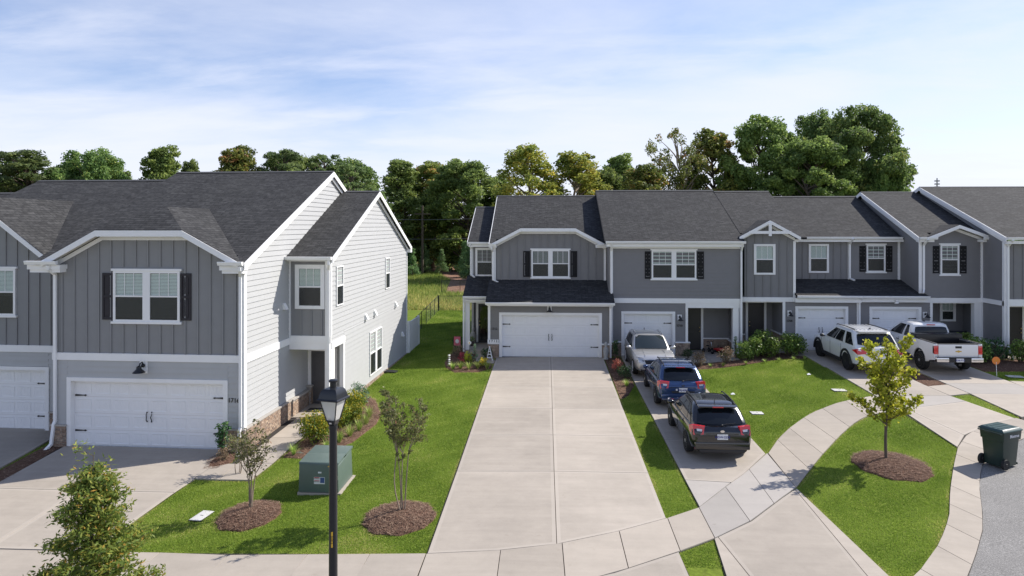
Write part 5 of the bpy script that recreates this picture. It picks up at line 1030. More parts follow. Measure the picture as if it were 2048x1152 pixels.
for i in range(7): c.box('roof_rib', 'paint_white', -.51+i*.17-.03, -.51+i*.17+.03, -1.6, -.1, 1.765, 1.785, .008)
for sg in (-1, 1):
    p = [(sg*.945, -2.45, 1.07), (sg*.52, -2.56, 1.06), (sg*.60, -2.575, .88), (sg*.93, -2.53, .84), (sg*1.002, -2.12, .98)]
    c.P('tail_light', MB().add([*p, *[(x*.9, y+.1, z) for x, y, z in p]], [(0, 1, 2, 3), (0, 3, 4), *[(i, (i+1) % 5, (i+1) % 5+5, i+5) for i in range(5)]]), 'light_red', None, 50); m = MB(); m.lathe([(.06, -.06), (.07, .06), (.045, .05)], 14, (sg*.62, -2.49, .36), 'y'); c.P('exhaust_tip', m, 'chrome')
    c.P('sill_cladding', MB().box(sg*.985-.014, sg*.985+.014, -1.0, 1.06, .27, .42), 'plastic_black')
    for y in (-1.48, 1.52):
        m = MB(); n = 16; a = [math.pi*i/n*1.06-.09 for i in range(n+1)]; vs = []
        for q in a: vs += [(sg*.90, y+math.cos(q)*.435, .39+math.sin(q)*.435), (sg*1.012, y+math.cos(q)*.435, .39+math.sin(q)*.435), (sg*1.012, y+math.cos(q)*.535, .39+math.sin(q)*.535), (sg*.90, y+math.cos(q)*.535, .39+math.sin(q)*.535)]
        m.add(vs, [(i*4+j, i*4+(j+1) % 4, i*4+4+(j+1) % 4, i*4+4+j) for i in range(n) for j in range(4)]); c.P('wheel_cladding', m, 'plastic_black')
    for y in (-.85, .32): c.box('door_handle', 'paint_white', sg*.99-.014, sg*.99+.014, y-.1, y+.1, .93, .965, .008)
c.box('bumper_valance', 'plastic_black', -.86, .86, -2.50, -2.1, .30, .52, .05); c.plate(-2.53, .80, 'JFX-5093'); c.box('tailgate_bar', 'chrome', -.5, .5, -2.53, -2.5, .93, .96, .01); m = MB(); m.prism([(0, -1.62, 1.77), (0, -1.42, 1.77), (0, -1.6, 1.85)], (.03, 0, 0)); c.P('antenna', m, 'plastic_black'); c.box('spoiler', 'paint_white', -.66, .66, -2.08, -1.75, 1.715, 1.755, .015)
# white pickup truck
c = Car('pickup_truck', 'white extended cab pickup truck with a black tool box across its bed', (17.3, 32.5, ground(17.3, 32)), 0, 'pickup truck')
bl = [(-.95, .90, .50, 1.14, 1.16), (-.90, .975, .46, 1.20, 1.22), (-.2, .985, .44, 1.21, 1.24), (.8, .985, .44, 1.20, 1.24), (1.2, .985, .45, 1.19, 1.24), (2.0, .985, .46, 1.17, 1.24), (2.6, .95, .48, 1.10, 1.18), (2.82, .88, .52, .98, 1.04), (2.9, .78, .58, .86, .90)]
c.body(bl, 'paint_white', (1.95,), .49); c.wheels((-1.72, 1.95), .86, .40, .26, 'alloy', 5, .66)
c.cabin([(0, 1.18, -.93, 1.45, .90), (.3, 1.38, -.90, 1.18, .875), (.6, 1.60, -.86, .82, .83), (.85, 1.80, -.80, .50, .765), (1, 1.865, -.68, .30, .69)], 'paint_white', .05, .15); c.glass_end('rear_window', False, .22, .76, .84, off=.012); c.glass_end('windshield', True, .08, .86)
c.glass_side(.14, .80, ((.04, .26), (.36, 1.0)), .16, .22); c.mirrors(.97, 1.05, 1.26, 'plastic_black'); c.box('cab_brake_light', 'light_red', -.18, .18, -.86, -.80, 1.80, 1.835, .01)
n = 14; arc = [(-1.72+math.cos(math.pi-math.pi*i/n)*.49, .44+math.sin(math.pi*i/n)*.49) for i in range(n+1)]
for sg in (-1, 1):
    pts = [(-2.86, .62), (-2.86, 1.27), (-2.83, 1.30), (-.97, 1.30), (-.97, .50), (-1.2, .48)]+[p for p in arc[::-1]]+[(-2.25, .50)]
    c.b = c.prism('bed_side', 'paint_white', [(sg*.84, y, z) for y, z in pts], (sg*.145, 0, 0), None, .0)
c.box('bed_front', 'paint_white', -.84, .84, -1.03, -.97, .56, 1.30, .01); c.box('bed_floor', 'paint_white', -.84, .84, -2.84, -1.03, .74, .80)
c.box('bed_liner', 'plastic_black', -.835, .835, -2.79, -1.04, .81, .83); 
for sg in (-1, 1):
    c.box('bed_rail_cap', 'plastic_black', sg*.91-.06, sg*.91+.06, -2.84, -.99, 1.303, 1.325, .008); c.box('bed_side_liner', 'plastic_black', sg*.837-.006, sg*.837+.006, -2.78, -1.05, .84, 1.29)
    c.box('tail_light', 'light_red', sg*.90-.085, sg*.90+.085, -2.885, -2.74, .86, 1.22, .025); c.box('rear_bumper_end', 'chrome', sg*.70-.25, sg*.70+.25, -3.03, -2.80, .56, .74, .03)
    m = MB(); n = 14; vs = []
    for i in range(n+1):
        q = math.pi*i/n; vs += [(sg*.6, -1.72+math.cos(q)*.48, .42+math.sin(q)*.48), (sg*.96, -1.72+math.cos(q)*.48, .42+math.sin(q)*.48)]
    m.add(vs, [(2*i, 2*i+1, 2*i+3, 2*i+2) for i in range(n)]); c.P('wheel_arch', m, 'plastic_black'); c.P('inner_guard', MB().box(sg*.60-.01, sg*.60+.01, -2.2, -1.24, .5, .95), 'plastic_black')
    c.box('door_handle', 'plastic_black', sg*.99-.014, sg*.99+.014, .05, .22, 1.02, 1.06, .008)
c.box('bed_liner_front', 'plastic_black', -.83, .83, -1.046, -1.036, .84, 1.29); tg = c.box('tailgate', 'paint_white', -.805, .805, -2.895, -2.80, .74, 1.285, .02); c.box('tailgate_cap', 'plastic_black', -.80, .80, -2.9, -2.79, 1.286, 1.31, .006, tg); c.box('tailgate_handle', 'plastic_black', -.13, .13, -2.905, -2.89, 1.12, 1.21, .006, tg)
m = MB(); m.prism([(-.13, -2.905, .97), (-.045, -2.905, .97), (-.03, -2.905, .945), (.03, -2.905, .945), (.045, -2.905, .97), (.13, -2.905, .97), (.115, -2.905, 1.015), (.04, -2.905, 1.015), (.03, -2.905, 1.035), (-.03, -2.905, 1.035), (-.04, -2.905, 1.015), (-.115, -2.905, 1.015)], (0, .01, 0)); c.P('emblem', m, 'gold', tg, None)
c.box('rear_bumper', 'plastic_black', -.46, .46, -3.0, -2.82, .54, .72, .02); c.box('bumper_step', 'plastic_black', -.94, .94, -3.0, -2.84, .735, .75, .005); c.plate(-3.012, .64, 'KDR-7712'); c.box('tow_hitch', 'black_iron', -.06, .06, -3.02, -2.7, .40, .50, .01); c.box('axle', 'black_iron', -.8, .8, -1.78, -1.66, .34, .46)
tb = c.box('tool_box', 'black_metal', -.98, .98, -1.50, -1.02, 1.12, 1.47, .015); c.box('tool_box_lid', 'black_metal', -1.0, 1.0, -1.53, -1.0, 1.472, 1.50, .012, tb); c.seams((-.62, .02, 1.25), .985, .52, 1.16); m = MB(); m.prism([(0, -.3, 1.88), (0, -.1, 1.88), (0, -.25, 1.95)], (.03, 0, 0)); c.P('antenna', m, 'plastic_black')
for sg in (-1, 1): c.box('headlight', 'light_clear', sg*.74-.14, sg*.74+.14, 2.74, 2.88, .86, 1.02, .03)
c.box('grille', 'plastic_black', -.55, .55, 2.86, 2.93, .66, .90, .02); c.box('front_bumper', 'chrome', -.9, .9, 2.8, 2.96, .48, .62, .04)
# ------------------------------------------------------------------ street furniture and small things
def solo(name, label, cat, mb, mat, loc, rz=0, smooth=None, group=None, bev=0):
    o = mb.build(name, M[mat], None, smooth); o.location = loc; o.rotation_euler[2] = rz
    if bev: beveled(o, bev)
    return tag(o, label, cat, group)
# lamp post
lp = thing('lamp_post', 'tall black street lamp post with a square frosted lantern', 'lamp post', (-3.31, 10.45, gh(-3.31, 10.45)))
H0 = 4.17-gh(-3.31, 10.45)
zt = lambda z: z-gh(-3.31, 10.45)
MB().lathe([(.15, -.1), (.15, .08), (.11, .14), (.095, .5), (.072, .6), (.068, 1.5), (.060, zt(3.1)), (.058, zt(3.42)), (.066, zt(3.44)), (.066, zt(3.50))], 20).build('pole', M['black_metal'], lp, 40)
q = MB(); zb, zm = zt(3.50), zt(3.90)
def frus(m, a, za, b, zb_, t=.0): m.add([(sx*a, sy*a, za) for sx, sy in ((-1,-1),(1,-1),(1,1),(-1,1))]+[(sx*b, sy*b, zb_) for sx, sy in ((-1,-1),(1,-1),(1,1),(-1,1))], [(3,2,1,0),(4,5,6,7),(0,1,5,4),(1,2,6,5),(2,3,7,6),(3,0,4,7)]); return m
LR = R(-14)
ln = frus(MB(), .065, zb-.01, .105, zb+.09).build('lantern_base', M['black_metal'], lp); ln.rotation_euler[2] = LR
o = frus(MB(), .098, zb+.09, .195, zm+.04).build('lantern_glass', M['frosted_glass'], lp); o.rotation_euler[2] = LR
for sx, sy in ((-1,-1),(1,-1),(1,1),(-1,1)):
    o = MB().tube([(sx*.10, sy*.10, zb+.08), (sx*.20, sy*.20, zm+.05)], .013, 6).build('lantern_bar', M['black_metal'], lp); o.rotation_euler[2] = LR
m = MB(); pr = [(.255, 0), (.255, .016), (.225, .035), (.205, .10), (.185, .15), (.15, .19), (.07, .205)]
vs = [(sx*a, sy*a, zm+.04+b) for a, b in pr for sx, sy in ((-1,-1),(1,-1),(1,1),(-1,1))]; n = len(pr)
m.add(vs, [(i*4+j, i*4+(j+1) % 4, i*4+4+(j+1) % 4, i*4+4+j) for i in range(n-1) for j in range(4)]+[(3, 2, 1, 0), tuple(range(4*n-4, 4*n))]); o = m.build('lantern_roof', M['black_metal'], lp, 25); o.rotation_euler[2] = LR
MB().lathe([(.07, zm+.24), (.07, zm+.33), (.095, zm+.34), (.098, zm+.365), (.07, zm+.38)], 18).build('lantern_cap', M['black_metal'], lp, 40); MB().lathe([(.04, zb+.1), (.045, zb+.14), (.02, zb+.16), (.02, zb+.22)], 12).build('bulb_socket', M['plate_white'], lp, 40)
o = MB().box(-.03, .03, -.112, -.104, zb+.03, zb+.055).build('maker_badge', M['chrome'], lp); o.rotation_euler[2] = LR
o = MB().box(-.011, .011, -.072, -.060, zt(1.62), zt(1.86)).build('yellow_tag', M['yellow_tag'], lp)
o = link('tag_lettering', text_mesh('07413', .05, M['black_iron'], .001), lp, (0, -.0735, zt(1.74))); o.rotation_euler = (R(90), R(90), 0)
for o in lp.children:
    if o.name.split('.')[0] in ('lantern_base', 'lantern_glass', 'lantern_bar', 'lantern_roof', 'lantern_cap', 'bulb_socket', 'maker_badge'): o.data.transform(Matrix.Translation((0, 0, zb)) @ Matrix.Diagonal((.73, .73, .90, 1)) @ Matrix.Translation((0, 0, -zb)))
# pad mounted transformer
tf = thing('transformer_box', 'green pad mounted transformer box on the lawn behind the lamp post', 'transformer', (-5.93, 18.15, gh(-5.9, 18.1)), R(-1))
MB().box(-.56, .60, -.64, .68, -.1, .05).build('pad', M['concrete_walk'], tf)
m = MB(); fr = [(-.53, -.60, .05), (.53, -.60, .05), (.53, .62, .05), (-.53, .62, .05), (-.505, -.56, .74), (.505, -.56, .74), (.505, .60, .80), (-.505, .60, .80)]; o = m.hexa(fr).build('cabinet', M['green_metal'], tf); beveled(o, .03, 3)
o = MB().hexa([(-.53, -.63, .79), (.53, -.63, .79), (.53, .02, .845), (-.53, .02, .845), (-.53, -.60, .835), (.53, -.60, .835), (.53, .02, .875), (-.53, .02, .875)]).build('front_lid', M['green_metal'], tf); beveled(o, .014)
o = MB().hexa([(-.53, .03, .80), (.53, .03, .80), (.53, .64, .82), (-.53, .64, .82), (-.53, .03, .868), (.53, .03, .868), (.53, .64, .885), (-.53, .64, .885)]).build('rear_lid', M['green_metal'], tf); beveled(o, .014)
o = MB().hexa([(-.535, -.63, .06), (.535, -.63, .06), (.535, -.55, .06), (-.535, -.55, .06), (-.515, -.625, .795), (.515, -.625, .795), (.515, -.55, .795), (-.515, -.55, .795)]).build('front_door', M['green_metal'], tf); beveled(o, .02)
for nm, mat, x0, x1, z0, z1, e in (('warning_label', 'plate_white', -.12, .17, .28, .46, 0), ('label_red', 'red_plastic', -.11, .03, .435, .455, .003), ('label_red', 'red_plastic', -.11, .03, .36, .375, .003), ('label_blue', 'blue_plastic', .05, .16, .31, .45, .003), ('small_label', 'plate_white', -.01, .08, .56, .60, 0), ('yellow_sticker', 'yellow_tag', .25, .36, .73, .755, 0)):
    MB().hexa([(x0, -.632-e+(.6-z0)*.0, z0), (x1, -.632-e, z0), (x1, -.62, z0), (x0, -.62, z0), (x0, -.632-e, z1), (x1, -.632-e, z1), (x1, -.62, z1), (x0, -.62, z1)]).build(nm, M[mat], tf)
for z in (.415, .34): o = link('label_lettering', text_mesh('WARNING' if z > .4 else 'KEEP AWAY', .03, M['black_iron'], .001), tf, (-.04, -.6345, z)); o.rotation_euler = (R(90), 0, 0)
MB().box(.49, .52, -.645, -.61, .40, .50).build('handle', M['galvanised'], tf)
# flat covers in the lawns
def cover(label, x, y, w, d, rz, mat='lid_concrete'):
    t = thing('utility_cover', label, 'utility cover', (x, y, gh(x, y)+.012), rz, 'flat covers in the lawn'); MB().box(-w/2-.012, w/2+.012, -d/2-.012, d/2+.012, -.05, .008).build('rim', M['plastic_black'], t); o = MB().box(-w/2, w/2, -d/2, d/2, -.03, .018).build('lid', M[mat], t); beveled(o, .006); MB().box(-.04, .04, -.012, .012, .0182, .020).build('key_slot', M['plastic_black'], t)
cover('white flat cover on the lawn left of the left mulch ring', -8.44, 16.33, .30, .56, R(-8)); cover('pale square cover in the lawn beside the black car', 7.53, 24.87, .42, .34, 0); cover('white flat cover in the lawn near the white utility vehicle', 11.48, 27.42, .5, .36, 0); cover('white flat cover on the lawn at the right edge', 19.68, 29.75, .6, .4, R(-10)); cover('flat green valve box lid in the mulch before the yellow shrubs', -7.35, 20.75, .66, .32, R(-3), 'green_metal')
# wheeled rubbish bin
tb = thing('wheeled_bin', 'dark green wheeled rubbish bin at the kerb', 'rubbish bin', (12.83, 20.02, gh(12.8, 20)-.02), R(-63)); tb.scale = (1.05, 1.05, 1.05)
# local: front +y, hinge and wheels at -y
def rr(w, d0, d1, z): return [(-w, d0, z), (w, d0, z), (w, d1, z), (-w, d1, z)]
m = MB(); L_ = [rr(.24, -.26, .30, .04), rr(.275, -.31, .36, .72), rr(.275, -.31, .36, .73), rr(.30, -.335, .40, .735), rr(.315, -.35, .42, .97)]
vs = sum(L_, []); m.add(vs, [(i*4+j, i*4+(j+1) % 4, i*4+4+(j+1) % 4, i*4+4+j) for i in range(4) for j in range(4)]+[(3, 2, 1, 0)]); o = m.build('bin_body', M['green_plastic'], tb); beveled(o, .018)
m = MB(); Z = .975; P = [(-.335, -.40), (.335, -.40), (.335, .44), (-.335, .44)]; m.add([(x, y, Z) for x, y in P]+[(x, y, Z+.03) for x, y in P]+[(x*.82, y*.86, Z+.085) for x, y in P], [(3, 2, 1, 0)]+[(i*4+j, i*4+(j+1) % 4, i*4+4+(j+1) % 4, i*4+4+j) for i in range(2) for j in range(4)]+[(8, 9, 10, 11)]); o = m.build('bin_lid', M['lid_green'], tb); beveled(o, .014)
for x in (-.14, .0, .14): MB().box(x-.03, x+.03, -.30, .30, Z+.083, Z+.094).build('lid_rib', M['lid_green'], tb)
MB().tube([(-.29, -.40, .95), (-.29, -.46, .97), (.29, -.46, .97), (.29, -.40, .95)], .018, 8).build('handle_bar', M['green_plastic'], tb, 50); MB().box(-.24, .24, .355, .375, .05, .10).build('foot_ridge', M['green_plastic'], tb)
for sg in (-1, 1):
    w_ = MB().lathe([(.02, -.03), (.135, -.035), (.14, -.02), (.14, .02), (.135, .035), (.02, .03)], 20, (0, 0, 0), 'x').build('bin_wheel', M['rubber'], tb, 40); w_.location = (sg*.30, -.27, .14); MB().lathe([(.03, -.045), (.085, -.038), (.03, .045)], 12, (0, 0, 0), 'x').build('hub', M['plastic_black'], w_, 40)
for s_, rz_ in ((-1, -90), (1, 90)):
    me = text_mesh('Monroe', .12, M['plate_white'], .002, .003); o = link('bin_lettering', me, tb, (s_*.3155, .10, .86)); o.rotation_euler = (R(90), 0, R(rz_))
# chain link fence behind the lawn
def chain_fence(label, a, b, hgt=1.15, step=2.1):
    a, b = Vector((*a, gh(*a))), Vector((*b, gh(*b))); t = thing('chain_link_fence', label, 'fence', a, 0, 'chain link fence runs'); d = b-a; L = d.length; n = max(1, round(L/step))
    for i in range(n+1): p = d*(i/n); MB().tube([(p.x, p.y, p.z-.1), (p.x, p.y, p.z+hgt+.05)], .03 if i in (0, n) else .022, 8).build('post', M['black_metal'], t, 40)
    MB().tube([(0, 0, hgt), (d.x, d.y, d.z+hgt)], .02, 6).build('top_rail', M['black_metal'], t, 40)
    m = MB(); u = d.normalized(); k = .075; nn = int((L+hgt)/k); nv = u.cross(Vector((0, 0, 1)))*.004
    for i in range(nn):
        for sg in (1, -1):
            s0 = i*k-hgt if sg > 0 else i*k; s1 = s0+hgt*sg; z0, z1 = 0., hgt
            if s0 < 0: z0 = -s0; s0 = 0
            if s1 > L: z1 = hgt-(s1-L); s1 = L
            if sg < 0:
                if s1 < 0: z1 = hgt+s1; s1 = 0
                if s0 > L: z0 = s0-L; s0 = L
            if z1-z0 < .02: continue
            p0, p1 = u*s0+Vector((0, 0, z0+.02)), u*s1+Vector((0, 0, z1)); w = Vector((u.x*.004, u.y*.004, 0)); m.add([p0-w, p0+w, p1+w, p1-w], [(0, 1, 2, 3)])
    tag(m.build('wire_mesh', M['galvanised'], t, fix=False), kind='stuff')
chain_fence('black chain link fence running back from the white sided house', (-7.75, 38.5), (-8.3, 52.0)); chain_fence('black chain link fence across the back of the lawn', (-8.25, 52.02), (10, 52.5)); chain_fence('short far chain link fence beside the straw track', (-10.2, 66.0), (-3.0, 66.2), 1.2, 1.9)
vp = thing('privacy_fence', 'white vinyl privacy screen behind the white sided house', 'fence', (*L2(1.62, 15.1), -.5), AL)
for y in (0, 2.3): MB().box(-.06, .06, y-.06, y+.06, 0, 2.0).build('post', M['white_trim'], vp)
for i in range(14): MB().box(-.02+.004*(i % 2), .02+.004*(i % 2), .062+i*.155, .062+(i+1)*.155-.006, .1, 1.85).build('board', M['white_trim'], vp)
MB().box(-.035, .035, .06, 2.24, 1.85, 1.95).build('top_rail', M['white_trim'], vp); MB().box(-.033, .033, .06, 2.24, .04, .10).build('bottom_rail', M['white_trim'], vp)
# wooden utility pole and lines in the woods edge, mast on the skyline
up = thing('utility_pole', 'dark wooden utility pole standing against the woods', 'utility pole', (-16.5, 90.2, gh(-16, 90))); MB().tube([(0, 0, -.3), (0, 0, 9.2)], [.17, .12], 10).build('pole', M['bark'], up, 40); MB().box(-1.1, 1.1, -.06, .06, 8.0, 8.14).build('cross_arm', M['bark'], up)
for i, (x, z, dx) in enumerate(((-1.0, 8.2, 1.), (.9, 8.2, 1.), (0, 5.6, 1.))):
    wz = lambda q: z-.9*(1-q*q); pts = [(-18+36*j/12, 89.9+.15*i, wz(-1+2*j/12)+(.0)) for j in range(13)]; o = MB().tube([(p[0]-16.5, p[1], p[2]) for p in pts], .022, 4).build('power_line', M['galvanised'], None, 40); tag(o, ['left upper power line in front of the woods', 'right upper power line in front of the woods', 'lower communication line in front of the woods'][i], 'power line', 'lines on the utility pole')
ms = thing('radio_mast', 'thin radio mast rising above the right hand roofs', 'mast', (228, 411, 0)); MB().tube([(0, 0, 0), (0, 0, 34)], [.9, .35], 6).build('tower', M['galvanised'], ms)
for z in (28.5, 30.2, 32): MB().box(-1.3, 1.3, -.5, .5, z, z+.7).build('antenna_array', M['galvanised'], ms)
# porches and garden ornaments
def figurine(label, x, y, z, sc, mat='figurine_stone'):
    m = MB(); m.lathe([(.13, 0), (.13, .06), (.10, .08), (.12, .2), (.135, .34), (.11, .46), (.125, .55), (.06, .62), (.05, .66), (.085, .72), (.09, .80), (.05, .87), (.01, .90)], 14); m.sphere((.09, -.03, .42), (.05, .05, .13)); m.sphere((-.09, -.03, .42), (.05, .05, .13)); o = solo('garden_statue', label, 'statue', m, mat, (x, y, z), 0, 45, 'stone garden statues'); o.scale = (sc, sc, sc); return o
figurine('pale stone statue beside the glazed door of house 1712', -3.98, 36.9, .16, 1.05); figurine('pale stone statue at the right corner of the wide white garage door', 2.9, 33.55, gh(2.9, 33.5)+.05, .95)
m = MB(); m.lathe([(.10, 0), (.16, .12), (.17, .2), (.15, .2), (.14, .12), (.02, .1)], 14); pt = thing('planter_pot', 'round pot with a leafy plant on the porch of house 1712', 'plant pot', (-4.0, 36.3, .16)); m.build('pot', M['terracotta'], pt, 40)
ob = thing('garden_obelisk', 'small white lattice obelisk beside the brick pier of house 1712', 'garden ornament', (-2.78, 33.3, gh(-2.7, 33.3)+.05))
for sx, sy in ((-1,-1),(1,-1),(1,1),(-1,1)): MB().tube([(sx*.14, sy*.14, 0), (sx*.01, sy*.01, .62)], .014, 6).build('leg', M['white_trim'], ob)
for z, w_ in ((.12, .115), (.28, .08), (.42, .05)): MB().box(-w_, w_, -w_, w_, z, z+.02).build('ring', M['white_trim'], ob)
MB().sphere((0, 0, .65), .035).build('finial', M['white_trim'], ob, 50)
fl = thing('garden_flag', 'pink garden flag on a thin stake left of the porch post', 'flag', (-4.6, 35.0, gh(-4.6, 35))); MB().tube([(-.2, 0, 0), (-.2, 0, .98), (.2, 0, .98)], .008, 6).build('stake', M['black_iron'], fl)
m = MB(); nx_ = 8; vs = [(-.17+.34*i/nx_, .012*math.sin(i*1.3)-.004*k, .96-.46*k) for k in range(2) for i in range(nx_+1)]; m.add(vs+[(x, y+.004, z) for x, y, z in vs], [(i, i+1, nx_+2+i, nx_+1+i) for i in range(nx_)]+[(i+18, nx_+1+i+18, nx_+2+i+18, i+1+18) for i in range(nx_)]); o = m.build('banner', M['pink_flag'], fl, 60)
MB().sphere((0, -.02, .72), (.09, .008, .11)).build('printed_motif', M['cushion_white'], fl, 50)
st = thing('garden_stake', 'white flower topped garden stake in the flower bed', 'garden ornament', (-3.72, 32.9, gh(-3.7, 32.9)+.03)); MB().tube([(0, 0, 0), (0, 0, .95)], .008, 6).build('stem', M['black_iron'], st)
for i in range(8): a = 6.283*i/8; MB().sphere((math.cos(a)*.055, -.01, .97+math.sin(a)*.055), (.035, .012, .035)).build('petal', M['white_trim'], st, 50)
MB().sphere((0, -.02, .97), .03).build('centre', M['yellow_tag'], st, 50)
sl = thing('solar_stake', 'black and white banded garden stake at the left of the flower bed', 'garden ornament', (-4.55, 31.75, gh(-4.5, 31.7)+.03)); MB().tube([(0, 0, 0), (0, 0, .7)], .012, 6).build('stem', M['black_iron'], sl)
for i in range(5): MB().sphere((0, 0, .22+i*.1), (.06, .06, .04)).build('band', M['white_trim'] if i % 2 == 0 else M['figurine_stone'], sl, 50)
sg_ = thing('yard_sign', 'small round orange yard sign on a white stake beside the pickup truck', 'sign', (18.92, 29.75, gh(18.9, 29.7))); MB().tube([(.03, 0, 0), (0, 0, .62)], .012, 6).build('stake', M['white_trim'], sg_); MB().lathe([(.16, -.01), (.165, 0), (.16, .01)], 24, (0, 0, .68), 'y').build('disc', M['orange_sign'], sg_, 40); o = link('sign_lettering', text_mesh('ALARM', .07, M['yellow_tag'], .002), sg_, (0, -.014, .68)); o.rotation_euler = (R(90), R(-14), 0)
tc_ = thing('tricycle', 'child size tricycle standing on the porch of house 1710', 'tricycle', (8.30, 35.35, .06), R(200)); 
for nm, x, y, r_ in (('front_wheel', 0, .28, .15), ('rear_wheel', -.16, -.26, .11), ('rear_wheel', .16, -.26, .11)): o = MB().lathe([(r_*.8, -.018), (r_, -.016), (r_, .016), (r_*.8, .018)], 16, (0, 0, 0), 'x').build(nm, M['rubber'], tc_, 40); o.location = (x, y, r_); MB().lathe([(.02, -.024), (r_*.8, -.006), (r_*.8, .006), (.02, .024)], 10, (0, 0, 0), 'x').build('hub', M['chrome'], o, 30)
MB().tube([(0, .28, .15), (0, .2, .48), (0, .17, .58)], .016, 6).build('fork', M['chrome'], tc_); MB().tube([(-.2, .1, .62), (0, .17, .58), (.2, .1, .62)], .014, 6).build('handlebar', M['black_iron'], tc_); MB().tube([(0, .22, .42), (0, -.1, .25), (-.16, -.26, .13), (.16, -.26, .13), (0, -.1, .25)], .018, 6).build('frame', M['chrome'], tc_); MB().sphere((0, -.12, .36), (.09, .11, .04)).build('saddle', M['black_iron'], tc_, 50)
ty = thing('ride_on_toy', 'red ride on toy car on the porch beside the tricycle', 'toy', (8.85, 35.55, .06), R(60)); o = body_loft([(-.28, .12, .09, .2, .22), (-.2, .15, .08, .24, .27), (.05, .15, .08, .22, .24), (.2, .14, .08, .2, .22), (.28, .10, .1, .16, .18)], 2).build('body', M['red_plastic'], ty, 40)
for x in (-.15, .15):
    for y in (-.17, .17): o = MB().lathe([(.03, -.025), (.07, -.02), (.07, .02), (.03, .025)], 14, (x, y, .07), 'x').build('wheel', M['rubber'], ty, 40)
MB().tube([(0, .08, .22), (0, .03, .32)], .012, 6).build('steering_column', M['black_iron'], ty); MB().lathe([(.06, -.01), (.07, 0), (.06, .01)], 14, (0, .03, .33)).build('steering_wheel', M['black_iron'], ty, 40); MB().sphere((0, -.12, .27), (.09, .08, .03)).build('seat', M['black_iron'], ty, 50)
so_ = thing('porch_sofa', 'dark porch sofa with striped cushions behind the pickup truck', 'sofa', (20.55, 35.6, .34)); 
for nm, mt, b_ in (('seat_base', 'cushion_dark', (-.85, .85, -.35, .35, .12, .34)), ('backrest', 'cushion_dark', (-.85, .85, .30, .45, .3, .85)), ('armrest', 'cushion_dark', (-.95, -.85, -.35, .45, .1, .6)), ('armrest', 'cushion_dark', (.85, .95, -.35, .45, .1, .6))): beveled(MB().box(*b_).build(nm, M[mt], so_), .03)
for x in (-.75, .75):
    for y in (-.28, .35): MB().box(x-.03, x+.03, y-.03, y+.03, 0, .12).build('leg', M['black_iron'], so_)
for k, x in enumerate((-.42, .42)):
    c_ = MB().box(x-.40, x+.40, -.36, .28, .345, .46).build('seat_cushion', M['cushion_dark'], so_); beveled(c_, .03)
    for j in range(4): o = MB().box(x-.36+j*.2, x-.27+j*.2, -.364, .27, .459, .466).build('stripe', M['cushion_white'], c_)
mt = solo('door_mat', 'dark mat at the grey entrance door of house 1716', 'mat', MB().box(-.38, .38, -.25, .25, 0, .02), 'mat_dark', (*L2(.75, 4.3), gh(*L2(.75, 4.3))+.072), AL, bev=.006)
sb = MB(); sb.add([(-.2, -.3, 0), (.2, -.3, 0), (.2, .3, 0), (-.2, .3, 0), (-.2, -.3, .05), (.2, -.3, .05), (.2, .3, .1), (-.2, .3, .1), (-.14, -.3, .03), (.14, -.3, .03), (.14, .24, .06), (-.14, .24, .06)], [(3,2,1,0),(0,1,5,4),(1,2,6,5),(2,3,7,6),(3,0,4,7),(4,8,11,7),(5,6,10,9),(7,11,10,6),(8,9,10,11),(4,5,9,8)]); solo('splash_block', 'dark drainage splash block at the foot of the white side wall', 'splash block', sb, 'plastic_black', (*L2(1.85, 10.6), gh(*L2(1.85, 10.6))), AL+R(90))
solo('litter_scrap', 'small white scrap lying on the lawn beside the black car', 'scrap', MB().add([(-.09, -.04, 0), (.08, -.05, .01), (.1, .03, .0), (.02, .06, .06), (-.07, .05, .02)], [(0, 1, 3), (1, 2, 3), (0, 3, 4), (0, 4, 3, 2, 1)]), 'white_trim', (7.35, 27.35, gh(7.3, 27.3)+.03))
solo('litter_scrap', 'small white scrap lying on the lawn near the white utility vehicle', 'scrap', MB().add([(-.09, -.04, 0), (.08, -.05, .01), (.1, .03, .0), (.02, .06, .06), (-.07, .05, .02)], [(0, 1, 3), (1, 2, 3), (0, 3, 4), (0, 4, 3, 2, 1)]), 'white_trim', (11.25, 29.9, gh(11.2, 29.9)+.03))
